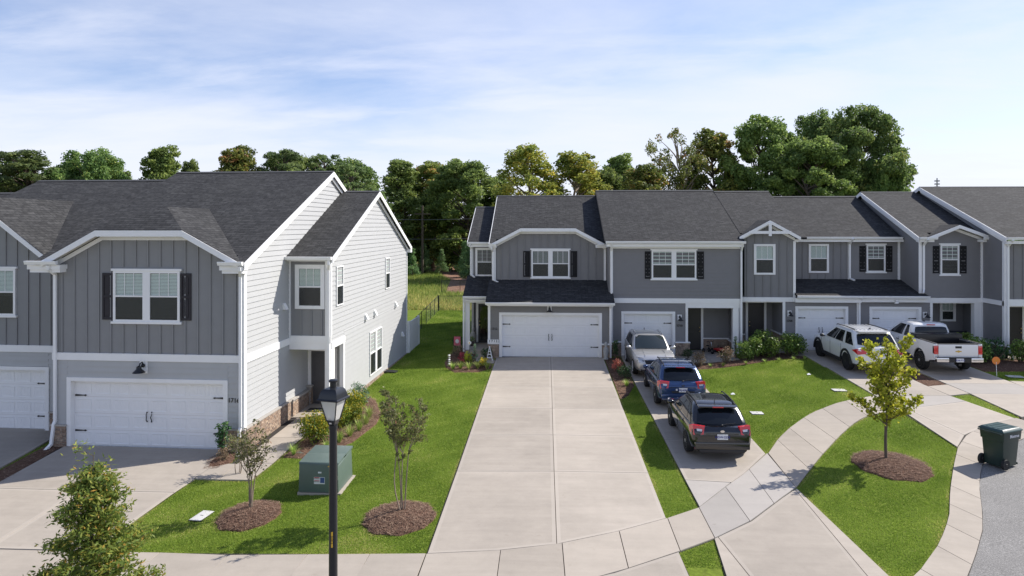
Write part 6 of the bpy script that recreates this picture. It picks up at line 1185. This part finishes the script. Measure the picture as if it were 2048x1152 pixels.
# ------------------------------------------------------------------ plants
def unit(n, r): v = r.normal(size=(n, 3)); return v/np.linalg.norm(v, axis=1)[:, None]
def leaf_quads(Cn, a, b, r, up=0.0, nrm=None):
    """diamond leaves; up pulls their normals upwards / outwards"""
    n = len(Cn); N = unit(n, r)
    if nrm is not None: N = N+nrm*up; N /= np.linalg.norm(N, axis=1)[:, None]
    t = unit(n, r); U = np.cross(N, t); U /= np.linalg.norm(U, axis=1)[:, None]+1e-9; Vv = np.cross(N, U)
    A = (r.uniform(.7, 1.3, n)*a)[:, None]; B = (r.uniform(.7, 1.3, n)*b)[:, None]
    V = np.empty((n, 4, 3)); V[:, 0] = Cn-U*A; V[:, 1] = Cn-Vv*B+U*A*.1; V[:, 2] = Cn+U*A; V[:, 3] = Cn+Vv*B+U*A*.1
    return V.reshape(-1, 3)
def crown_np(blobs, per, a, b, r, hue=.0, shell=.5, up=.7):
    Cs, Ns, Rn = [], [], []
    for (c, rad, tone) in blobs:
        n = max(3, int(per*rad[0]*rad[1]*.5+per*rad[0]*rad[2]*.5)); d = unit(n, r); q = (shell+(1-shell)*r.rand(n)**.6)*r.uniform(.78, 1.28, n)
        Cs.append(np.array(c)+d*q[:, None]*np.array(rad)); Ns.append(d+np.array([0, 0, .5])); Rn.append(np.full(n, tone)+r.normal(0, .18, n))
    Cn = np.concatenate(Cs); return leaf_quads(Cn, a, b, r, up, np.concatenate(Ns)), np.concatenate(Rn)+hue
def limb(m, p0, p1, r0, r1, r, bend=.12, n=6, k=5):
    p0, p1 = np.array(p0, float), np.array(p1, float); L = np.linalg.norm(p1-p0); off = r.normal(0, bend*L, 3); pts = []
    for i in range(k+1): t = i/k; pts.append(tuple(p0+(p1-p0)*t+off*math.sin(math.pi*t)*(1-t*.3)))
    m.tube(pts, [r0+(r1-r0)*i/k for i in range(k+1)], n); return pts
def tree_meshes(seed, H, Rr, base, style, nb, per, leaf, mat, tone=.45, bark='bark', br=.22, flat=.75, bare=0):
    """returns (trunk mesh, crown mesh) of a tree standing at the origin"""
    r = np.random.RandomState(seed); m = MB(); th = H*(.9 if style == 'pine' else .78); w = [(0, 0, -.3)]
    for i in range(1, 7): w.append((r.normal(0, .02*H), r.normal(0, .02*H), th*i/6))
    rt = H*.018; m.tube(w, [rt*1.25]+[rt*(1-.8*i/6) for i in range(1, 7)], 8); blobs = []
    at_ = lambda z: tuple(np.array([np.interp(z, [q[2] for q in w], [q[j] for q in w]) for j in (0, 1)]))
    for i in range(nb):
        t = (i+.5)/nb if style != 'pine' else ((i+.5)/nb)**.7; z = base+(H-base)*(.04+.93*t)
        if style == 'oak': env = math.sqrt(max(.02, 1-((t-.42)/.62)**2))
        elif style == 'tall': env = (.55+.45*math.sin(math.pi*min(1, t*1.15)))*(1-.55*t**3)
        elif style == 'pine': env = (.35+.75*math.sin(math.pi*(.18+.75*t)))*(1-.3*t)
        elif style == 'vase': env = .30+.75*t*(1.12-.35*t**4)
        else: env = (1-t)*.95+.08
        a = i*2.399+r.normal(0, .5); q = (.35+.65*r.rand()**.45)*env*Rr; bx, by = at_(min(z, th)); c = (bx+math.cos(a)*q, by+math.sin(a)*q, z)
        s_ = br*Rr*r.uniform(.75, 1.35)*(1.15-.45*t if style in ('cone', 'pine') else 1); rad = (s_*r.uniform(.9, 1.25), s_*r.uniform(.9, 1.25), s_*flat*r.uniform(.8, 1.2)); z1 = max(base*.6, z-q*r.uniform(.5, 1.0)-.05*H); bx, by = at_(min(z1, th)); limb(m, (bx, by, min(z1, th)), (c[0], c[1], c[2]-.2*s_), rt*.38, rt*.07, r, .07)
        if r.rand() < bare: continue
        blobs.append((c, rad, tone+r.normal(0, .16)))
        for k in range(3):
            d = unit(1, r)[0]*.9; blobs.append((tuple(np.array(c)+d*np.array(rad)), tuple(np.array(rad)*.52), tone+r.normal(0, .2)))
    V, rn = crown_np(blobs, per, leaf[0], leaf[1], r)
    return m.mesh('trunk', M[bark], 60), poly_np('crown', M[mat], V, 4, rn, None, False)
def plant_tree(label, ms, x, y, sc, rz, group=None, name='tree', z=None):
    t = thing(name, label, 'tree', (x, y, gh(x, y) if z is None else z), rz, group); t.scale = sc if isinstance(sc, tuple) else (sc, sc, sc); link('trunk', ms[0], t); link('crown', ms[1], t); return t
PT = {'oak': tree_meshes(1, 16, 5.2, 1.6, 'oak', 84, 330, (.145, .105), 'leaf_oak', .5, br=.19, flat=.85), 'oak2': tree_meshes(2, 16, 4.6, 1.2, 'oak', 82, 350, (.145, .105), 'leaf_green', .5, br=.19, flat=.85),
      'tall': tree_meshes(3, 16, 3.6, 1.0, 'tall', 78, 420, (.14, .10), 'leaf_green', .55, br=.20), 'olive': tree_meshes(4, 16, 3.8, 1.2, 'tall', 74, 380, (.14, .10), 'leaf_olive', .5, br=.19),
      'yellow': tree_meshes(5, 16, 3.8, 1.5, 'tall', 64, 300, (.135, .095), 'leaf_yellow', .5, 'bark_pale', br=.175), 'sparse': tree_meshes(6, 16, 4.2, 3.0, 'vase', 66, 170, (.125, .09), 'leaf_olive', .5, 'bark_pale', .15, .9, .15),
      'pine': tree_meshes(7, 15, 3.4, 4.5, 'pine', 58, 380, (.20, .06), 'leaf_pine', .5, 'bark', .22, .5), 'pine2': tree_meshes(8, 15, 3.0, 4.0, 'pine', 50, 360, (.20, .06), 'leaf_pine', .55, 'bark', .21, .5)}
BG = [('low dark tree between the first two at the left edge', 'oak', -51.2, 72.5, 13.4, 6.0, 16, 5.2), ('low tree behind the left part of the high ridge', 'oak2', -37.0, 80, 13.6, 6.4, 16, 4.6), ('broad tree behind the pines at the end of the ridge', 'oak', -24.2, 80, 14.4, 7.5, 16, 5.2), ('leafy tree behind the pine right of the yellow green tree', 'oak2', -30.0, 79, 15.2, 6.5, 16, 4.6), ('dark tree at the very left edge of the picture', 'oak', -58.0, 70, 14.2, 7.0, 16, 5.2),
      ('dark pine above the roof at the left edge', 'pine', -53.4, 67.4, 14.7, 7.4, 15, 3.4), ('rounded dark tree second from the left above the roof', 'oak', -48.9, 69.6, 14.5, 6.6, 16, 5.2), ('small low tree beside the second tree from the left', 'tall', -47.6, 73.7, 13.2, 4.0, 16, 3.6), ('airy tree in the gap of sky left of the ridge', 'tall', -42.1, 72.0, 15.6, 5.6, 16, 3.6), ('slender tree just left of the high ridge', 'tall', -41.6, 78.0, 14.7, 3.0, 16, 3.6),
      ('yellow green tree above the middle of the high ridge', 'olive', -32.6, 70.5, 15.4, 6.4, 16, 3.8), ('pine right of the yellow green tree above the ridge', 'pine', -28.6, 72.7, 15.3, 5.2, 15, 3.4), ('middle pine above the right end of the high ridge', 'pine2', -25.9, 76.8, 15.3, 5.2, 15, 3.0), ('leaning pine at the end of the high ridge beside the wing roof', 'pine2', -21.2, 71.0, 13.6, 5.0, 15, 3.0),
      ('dense green tree in the gap right behind the white wing', 'tall', -20.8, 99.1, 16.7, 8.6, 16, 3.6), ('tree with reddish top in the middle of the gap', 'olive', -17.4, 103.2, 16.8, 8.0, 16, 3.8), ('broad dark green tree in the gap left of house 1712', 'oak2', -11.6, 97.6, 16.1, 9.6, 16, 4.6), ('lower green tree touching the left roof of house 1712', 'tall', -7.6, 101, 14.4, 6.6, 16, 3.6), ('tall narrow evergreen behind the gap trees', 'pine', -14.2, 109, 16.3, 7, 15, 3.4),
      ('yellowing thin tree above the ridge of house 1712', 'yellow', -2.2, 84.0, 17.1, 8.0, 16, 3.8), ('bright yellow tree right of the thin yellowing one', 'yellow', 3.4, 86.3, 16.4, 8.4, 16, 3.8), ('green tree behind the bright yellow tree', 'tall', 9.6, 95.6, 16.7, 8, 16, 3.6), ('low olive tree above the ridge of house 1710', 'olive', 11.8, 84.7, 14.1, 7.2, 16, 3.8), ('small green tree filling between the yellow and olive trees', 'oak2', 7.4, 92, 14.4, 7, 16, 4.6),
      ('thin half bare tree with spreading limbs above house 1710', 'sparse', 17.3, 89.0, 19.4, 8.0, 16, 4.2), ('yellowish green tree beside the half bare one', 'olive', 22.6, 93.3, 19.7, 7.6, 16, 3.8), ('tall dense green tree left of the big oak', 'oak2', 27.6, 91.5, 20.7, 10.0, 16, 4.6), ('broad lower green tree in front of the big oak', 'oak2', 32.4, 85.7, 17.2, 10.2, 16, 4.6), ('tall dark tree joining the left of the big oak', 'oak', 36.0, 96.0, 21.6, 8.5, 16, 5.2), ('biggest dark oak at the right end of the trees', 'oak', 39.6, 90.1, 21.6, 11.6, 16, 5.2), ('lower dark tree at the foot of the biggest oak', 'oak', 41.8, 87.0, 15.2, 5.6, 16, 5.2)]
for i, (lb, k, x, y, H, wd, H0_, R0) in enumerate(BG):
    s_ = wd/2/R0*(1.32 if x < -20.9 else 1.36 if k in ('yellow', 'olive') else 1.14 if x < 12 else 1.05); plant_tree(lb, PT[k], x, y, (s_, s_, H/H0_*.97), i*1.37, 'trees behind the houses', {'pine': 'pine_tree', 'pine2': 'pine_tree'}.get(k, 'broadleaf_tree'))
# dim woodland that closes the view under and between the trees
r = np.random.RandomState(77); bl = []
for i in range(330): x = r.uniform(-95, 95); y = r.uniform(112, 140); bl.append(((x, y, r.uniform(.5, 9.5)*(.75+.25*math.sin(x*.13))), (r.uniform(1.6, 3.0), r.uniform(1.2, 2.0), r.uniform(1.2, 2.2)), r.uniform(.15, .6)))
V, rn = crown_np(bl, 26, .42, .30, r); tag(poly_np('woodland', M['leaf_oak'], V, 4, rn), 'dark mass of woodland closing the view behind the separate trees', 'woodland', kind='stuff')
bl = []
for i in range(150): x = r.uniform(-34, 6); y = r.uniform(97, 111); bl.append(((x, y, .3+6.2*r.rand()**1.5), (r.uniform(.7, 1.6), r.uniform(.7, 1.2), r.uniform(.6, 1.4)), r.uniform(.35, .95)))
V, rn = crown_np(bl, 60, .20, .14, r); tag(poly_np('undergrowth', M['leaf_green'], V, 4, rn), 'sunlit green undergrowth along the foot of the woods', 'undergrowth', kind='stuff')
# young pines in the meadow
SP = [tree_meshes(20+i, 4.6, 1.05, .35, 'cone', 44, 620, (.13, .03), 'leaf_sapling', .5, 'bark', .30, .8) for i in range(2)]
for i, (lb, x, y, H) in enumerate((('young bright pine in the meadow close to the white wing', -17.3, 87.2, 3.6), ('young pine just behind the first one in the meadow', -16.4, 91.3, 4.2), ('young pine left of the porch roof of house 1712', -9.2, 79.6, 4.4), ('taller young pine touching the porch roof of house 1712', -7.6, 76.5, 4.8), ('small leaning tree at the bend of the straw track', -14.0, 91.0, 3.4), ('young pine between the white wing and the woods', -19.7, 95, 4.6), ('bushy young pine at the right side of the straw track', -10.4, 86.5, 4.6))):
    plant_tree(lb, SP[i % 2], x, y, H/4.6, i*1.1, 'young pines in the meadow', 'pine_sapling')
# ---- trees in the front yards
def spray_tree(seed, stems, mat, leaf, nl, bark, tone=.5, clus=.16, extra=1.):
    """stems: list of (p0, p1, r0, r1, twigs, twig length); leaves cluster along the twigs"""
    r = np.random.RandomState(seed); m = MB(); C_, T = [], []
    for (p0, p1, r0, r1, tw, tl, lo) in stems:
        pts = limb(m, p0, p1, r0, r1, r, .05, 6, 6); P = np.array(pts)
        for k in range(tw):
            t = lo+(1-lo)*(k+r.rand())/tw; q = np.array([np.interp(t, np.linspace(0, 1, 7), P[:, j]) for j in range(3)]); a = k*2.4+r.normal(0, .4); ln_ = tl*(1.15-.65*t)*r.uniform(.6, 1.2)
            e = q+np.array([math.cos(a), math.sin(a), r.uniform(.15, .75)])*ln_; tp = np.array(limb(m, q, e, r1*.8+.003, .0025, r, .06, 4, 3))
            for s_ in range(int(nl)):
                u = r.uniform(.2, 1.05); b = np.array([np.interp(u, np.linspace(0, 1, 4), tp[:, j]) for j in range(3)]); C_.append(b+r.normal(0, clus*ln_+.012, 3)); T.append(tone+.25*(u-.5))
    Cn = np.array(C_); V = leaf_quads(Cn, leaf[0], leaf[1], r, .5, np.tile([0, -.1, 1.], (len(Cn), 1))); return m.mesh('trunk', M[bark], 60), poly_np('crown', M[mat], V, 4, np.array(T)+r.normal(0, .2, len(T)), None, False)
r = np.random.RandomState(4); st = [((0, 0, -.1), (.03, .02, 1.3), .045, .034, 0, .3, 0), ((.03, .02, 1.25), (.02, .02, 3.5), .034, .008, 18, .34, .05)]
for i in range(11): a = i*2.4; h0 = .85+i*.14; q = .95-.030*i; st.append(((.02, .01, h0), (math.cos(a)*q, math.sin(a)*q, h0+.75+.06*i), .018, .006, 13, .28, .12))
plant_tree('small upright maple with bright yellow green leaves in the oval mulch ring', spray_tree(4, st, 'leaf_maple', (.048, .040), 26, 'bark', .55, .20), 9.72, 20.05, 1.0, .6, None, 'maple_tree', gh(9.7, 20)+.1)
st = [((0, 0, -.1), (.0, .03, 3.55), .05, .006, 26, .42, .1)]
for i in range(36): t = i/36; a = i*2.399; q = (.80*(1-t)**.75+.12); h0 = .35+2.75*t; st.append(((0, 0, h0), (math.cos(a)*q, math.sin(a)*q, h0+.30*q+.1), .014*(1.2-t), .003, 9, .26, .15))
plant_tree('young willow oak with narrow greenish orange leaves at the bottom left corner', spray_tree(9, st, 'leaf_willow', (.046, .015), 46, 'bark', .5, .28), -7.66, 11.15, (1.12, 1.12, .93), 0, None, 'oak_tree')
def myrtle(seed, H, W_, nst, nl):
    r = np.random.RandomState(seed); st = []
    for i in range(nst):
        a = i*6.283/nst+r.normal(0, .3); q = W_*r.uniform(.35, .8); h1 = H*r.uniform(.40, .5); p0 = (math.cos(a)*.05, math.sin(a)*.05, -.05); p1 = (math.cos(a)*q*.35, math.sin(a)*q*.35, h1); st.append((p0, p1, .017, .012, 1, .1, .9))
        for k in range(3): b = a+(k-1)*.9+r.normal(0, .2); st.append((p1, (p1[0]+math.cos(b)*W_*r.uniform(.3, .8), p1[1]+math.sin(b)*W_*r.uniform(.3, .8), h1+(H-h1)*r.uniform(.55, 1.0)), .010, .004, 8, .26, .2))
    return spray_tree(seed, st, 'leaf_myrtle', (.036, .021), nl, 'bark_pale', .5, .16)
plant_tree('thin multi stemmed shrub tree in the left mulch ring', myrtle(31, 2.15, .55, 5, 7), -7.3, 16.5, 1., 0, 'multi stemmed trees in mulch rings', 'crape_myrtle', gh(-7.3, 16.5)+.12)
plant_tree('fuller multi stemmed shrub tree in the mulch ring right of the lamp post', myrtle(32, 2.95, .72, 4, 26), -3.45, 16.25, 1., 0, 'multi stemmed trees in mulch rings', 'crape_myrtle', gh(-3.4, 16.3)+.12)
plant_tree('tall thin shrub tree behind the left mulch ring beside the footpath', myrtle(33, 1.5, .5, 4, 6), -8.75, 19.0, .85, 1, 'multi stemmed trees in mulch rings', 'crape_myrtle')
# ---- shrubs
def shrub_mesh(seed, rad, hgt, mat, leaf, per, nb=16, tone=.45, style='round'):
    r = np.random.RandomState(seed); bl = []; m = MB()
    for i in range(nb):
        t = (i+.5)/nb; a = i*2.4; z = hgt*(.22+.66*t)
        e = {'round': math.sqrt(max(.05, 1-((t-.35)/.75)**2))*.72, 'cone': (1-t)*.7+.04, 'column': .45}[style]; q = rad*e*(.45+.55*r.rand()); c = (math.cos(a)*q, math.sin(a)*q, z); s_ = rad*r.uniform(.28, .46)*(1 if style == 'round' else .75); bl.append((c, (s_, s_, s_*.85), tone+.25*(t-.4)+r.normal(0, .1))); m.tube([(c[0]*.15, c[1]*.15, -.05), (c[0]*.6, c[1]*.6, z*.6), c], [.016, .010, .004], 5)
    V, rn = crown_np(bl, per, leaf[0], leaf[1], r, 0, .35, .8); return m.mesh('stems', M['bark'], 60), poly_np('foliage', M[mat], V, 4, rn, None, False)
def shrub(label, ms, x, y, sc=1., rz=0., group=None, name='shrub', z=None):
    t = thing(name, label, 'shrub', (x, y, (gh(x, y)+.03) if z is None else z), rz, group); t.scale = (sc, sc, sc) if not isinstance(sc, tuple) else sc; link('stems', ms[0], t); link('foliage', ms[1], t); return t
def tuft_mesh(seed, n, L, mat, w=.014, lean=1.0):
    r = np.random.RandomState(seed); V = []; 
    for i in range(n):
        a = r.rand()*6.283; t = r.uniform(.15, lean); l = L*r.uniform(.7, 1.15); b = np.array([math.cos(a), math.sin(a), 0]); s_ = np.array([-math.sin(a), math.cos(a), 0])*w/2; p0 = b*r.uniform(0, .06); p1 = p0+b*math.sin(t*.6)*l*.55+np.array([0, 0, math.cos(t*.6)*l*.55]); p2 = p1+b*math.sin(t*1.5)*l*.5+np.array([0, 0, math.cos(t*1.5)*l*.5]); V += [p0-s_, p0+s_, p1+s_, p1-s_, p1-s_, p1+s_, p2+s_*.2, p2-s_*.2]
    rn = np.repeat(r.rand(n), 2); return poly_np('foliage', M[mat], np.array(V), 4, rn, None, False)
def tuft(label, me, x, y, sc=1., group=None, name='grass_clump', rz=0):
    o = link(name, me, None, (x, y, gh(x, y)+.03), (0, 0, rz)); o.scale = (sc, sc, sc); return tag(o, label, 'plant', group)
gold = shrub_mesh(41, .62, .95, 'leaf_gold', (.032, .022), 2600, 20, .5); glossy = shrub_mesh(42, .52, .95, 'leaf_glossy', (.05, .026), 1500, 18, .45); bronze = shrub_mesh(43, .40, .72, 'leaf_bronze', (.035, .018), 1500, 14, .5); dark = shrub_mesh(44, .5, .8, 'leaf_dark', (.04, .024), 1500, 16, .4); greyc = shrub_mesh(45, .24, 1.05, 'leaf_grey', (.035, .012), 5000, 16, .5, 'cone'); coral = shrub_mesh(46, .28, .55, 'leaf_coral', (.035, .012), 3200, 12, .55); spiky = shrub_mesh(47, .48, .9, 'leaf_grey', (.05, .014), 1700, 16, .35); column = shrub_mesh(48, .26, 1.2, 'leaf_dark', (.03, .02), 7000, 22, .5, 'column'); redf = shrub_mesh(49, .3, .45, 'leaf_red', (.03, .02), 3000, 10, .5); lime = shrub_mesh(50, .26, .6, 'leaf_maple', (.04, .03), 2600, 10, .5); yfl = shrub_mesh(51, .28, .5, 'leaf_gold', (.04, .03), 2600, 10, .75)
G1 = 'yellow shrubs by the entrance path'
shrub('big yellow green shrub nearest the lamp post at the foot of the path', gold, -7.4, 21.55, (1.1, 1.1, 1.0), 0, G1); shrub('yellow green shrub second from the street beside the path', gold, -7.15, 22.95, 1.0, 1.2, G1); shrub('yellow green shrub third from the street beside the path', gold, -7.0, 24.3, 1.0, 2.5, G1); shrub('small yellow green shrub between the second and third ones', gold, -6.75, 23.5, .75, 3.6, G1); shrub('grey green spiky shrub at the far end of the entrance bed', spiky, -7.1, 25.6, 1.05, .4)
shrub('dark columnar evergreen at the right edge of the left garage', column, *L2(-.42, -.5), (1.35, 1.35, .98), 0, None, 'columnar_shrub'); shrub('low brownish plant before the columnar evergreen', bronze, *L2(-.2, -.85), .6)
lir = tuft_mesh(61, 90, .42, 'leaf_liriope'); lir2 = tuft_mesh(62, 70, .40, 'leaf_liriope', .018)
for i, (x, y, s_, lb) in enumerate(((-6.62, 21.5, 1., 'strap leaved clump nearest the lamp post beside the yellow shrubs'), (-6.45, 22.1, 1., 'strap leaved clump second along the bed edge'), (-6.3, 22.7, .95, 'strap leaved clump third along the bed edge'), (-6.25, 23.4, .9, 'strap leaved clump fourth along the bed edge'), (-6.35, 24.2, 1., 'strap leaved clump at the far end of the bed edge'), (-7.72, 20.5, .8, 'strap leaved clump at the corner of the footpath'), (-6.85, 20.95, .7, 'pale strap leaved clump behind the green transformer'))): tuft(lb, lir, x, y, s_, 'strap leaved clumps in the left bed', 'lily_turf', i)
G2 = 'plants of the flower bed'
shrub('dark shrub beside the pink flag and porch post', dark, -4.55, 36.0, 1.0, 0, G2); shrub('bronze grass like shrub in the shaded flower bed', bronze, -4.45, 34.2, .95, 0, G2); shrub('red leaved plant in the flower bed', redf, -4.0, 33.0, 1.1, 0, G2); shrub('lime green leafy plant in the flower bed', lime, -3.75, 32.65, 1., 0, G2); shrub('tall grey green conical evergreen in the flower bed', greyc, -3.42, 32.5, 1.05, 0, G2, 'conical_shrub'); shrub('orange yellow flowers at the right end of the flower bed', yfl, -2.95, 31.85, .95, 0, G2); shrub('dark spiky shrub against the brick pier of house 1712', dark, -2.95, 33.75, .7, 1, G2)
for i, x in enumerate((-4.35, -4.0, -3.6, -3.2, -2.75)): tuft(['leftmost', 'second', 'middle', 'fourth', 'rightmost'][i]+' pale striped clump along the front of the flower bed', lir2, x, 31.55+.1*(i % 2), .95, G2, 'lily_turf', i)
pm = shrub_mesh(52, .2, .4, 'leaf_glossy', (.04, .02), 3000, 8); o = link('foliage', pm[1], pt, (0, 0, .14))
G3 = 'plants in the straw strip'
shrub('dark columnar shrub between the two garages', column, 3.4, 33.8, (1, 1, .85), 0, G3, 'columnar_shrub'); shrub('coral red feathery shrub beside the silver car', coral, 3.18, 30.9, 1.15, 0, G3); shrub('dark low shrub in front of the coral one', dark, 3.38, 29.7, .75, 0, G3); tuft('pale clump at the lawn end of the straw strip', lir2, 3.3, 28.4, .8, G3, 'lily_turf')
G4 = 'bushes in front of the porches'
shrub('bronze leaved bush right of the blue car', bronze, 7.1, 32.2, 1.05, 0, G4); shrub('second bronze leaved bush in front of the porch path', bronze, 8.45, 32.6, 1.15, 1.5, G4); shrub('narrow pale conical evergreen at the porch post of house 1710', greyc, 9.2, 33.75, 1.15, 0, G4, 'conical_shrub'); shrub('dark low bush against the brick pier of house 1710', dark, 6.95, 34.05, .6, 2, G4)
for i, (x, y, s_, lb) in enumerate(((9.45, 33.15, .85, 'glossy green bush leftmost of the hedge'), (10.05, 33.45, 1., 'glossy green bush second in the hedge'), (10.55, 34.1, 1.2, 'tallest glossy green bush under the truss gable'), (10.85, 33.5, .95, 'glossy green bush before the door of house 1708'), (11.75, 33.75, 1.05, 'glossy green bush left of the white garage of house 1708'), (12.2, 33.9, .95, 'glossy green bush rightmost of the hedge'))): shrub(lb, glossy, x, y, s_*1.15, i*1.3, G4)
for i, x in enumerate((7.6, 8.2, 9.3, 10.2, 10.9, 11.6, 12.15)): tuft(['first', 'second', 'third', 'fourth', 'fifth', 'sixth', 'seventh'][i]+' low pale clump from the left along the lawn edge of the hedge bed', lir2, x, 31.95+.16*(x-7.4)+.1, .5, 'low clumps before the hedge', 'lily_turf', i*.7)
for i, (x, y, s_, lb) in enumerate(((19.7, 32.3, 1.3, 'dark shaded bush behind the orange sign'), (20.6, 32.6, 1.4, 'dark shaded bush second from the pickup truck'), (21.7, 32.4, 1.2, 'dark shaded bush before the downspout of the last house'), (22.9, 32.6, 1.4, 'dark shaded bush at the right edge'), (19.9, 33.6, 1.3, 'dark upright bush at the porch post of house 1706'))): shrub(lb, dark if i % 2 else glossy, x, y, s_, i, 'shaded bushes beside the pickup truck')
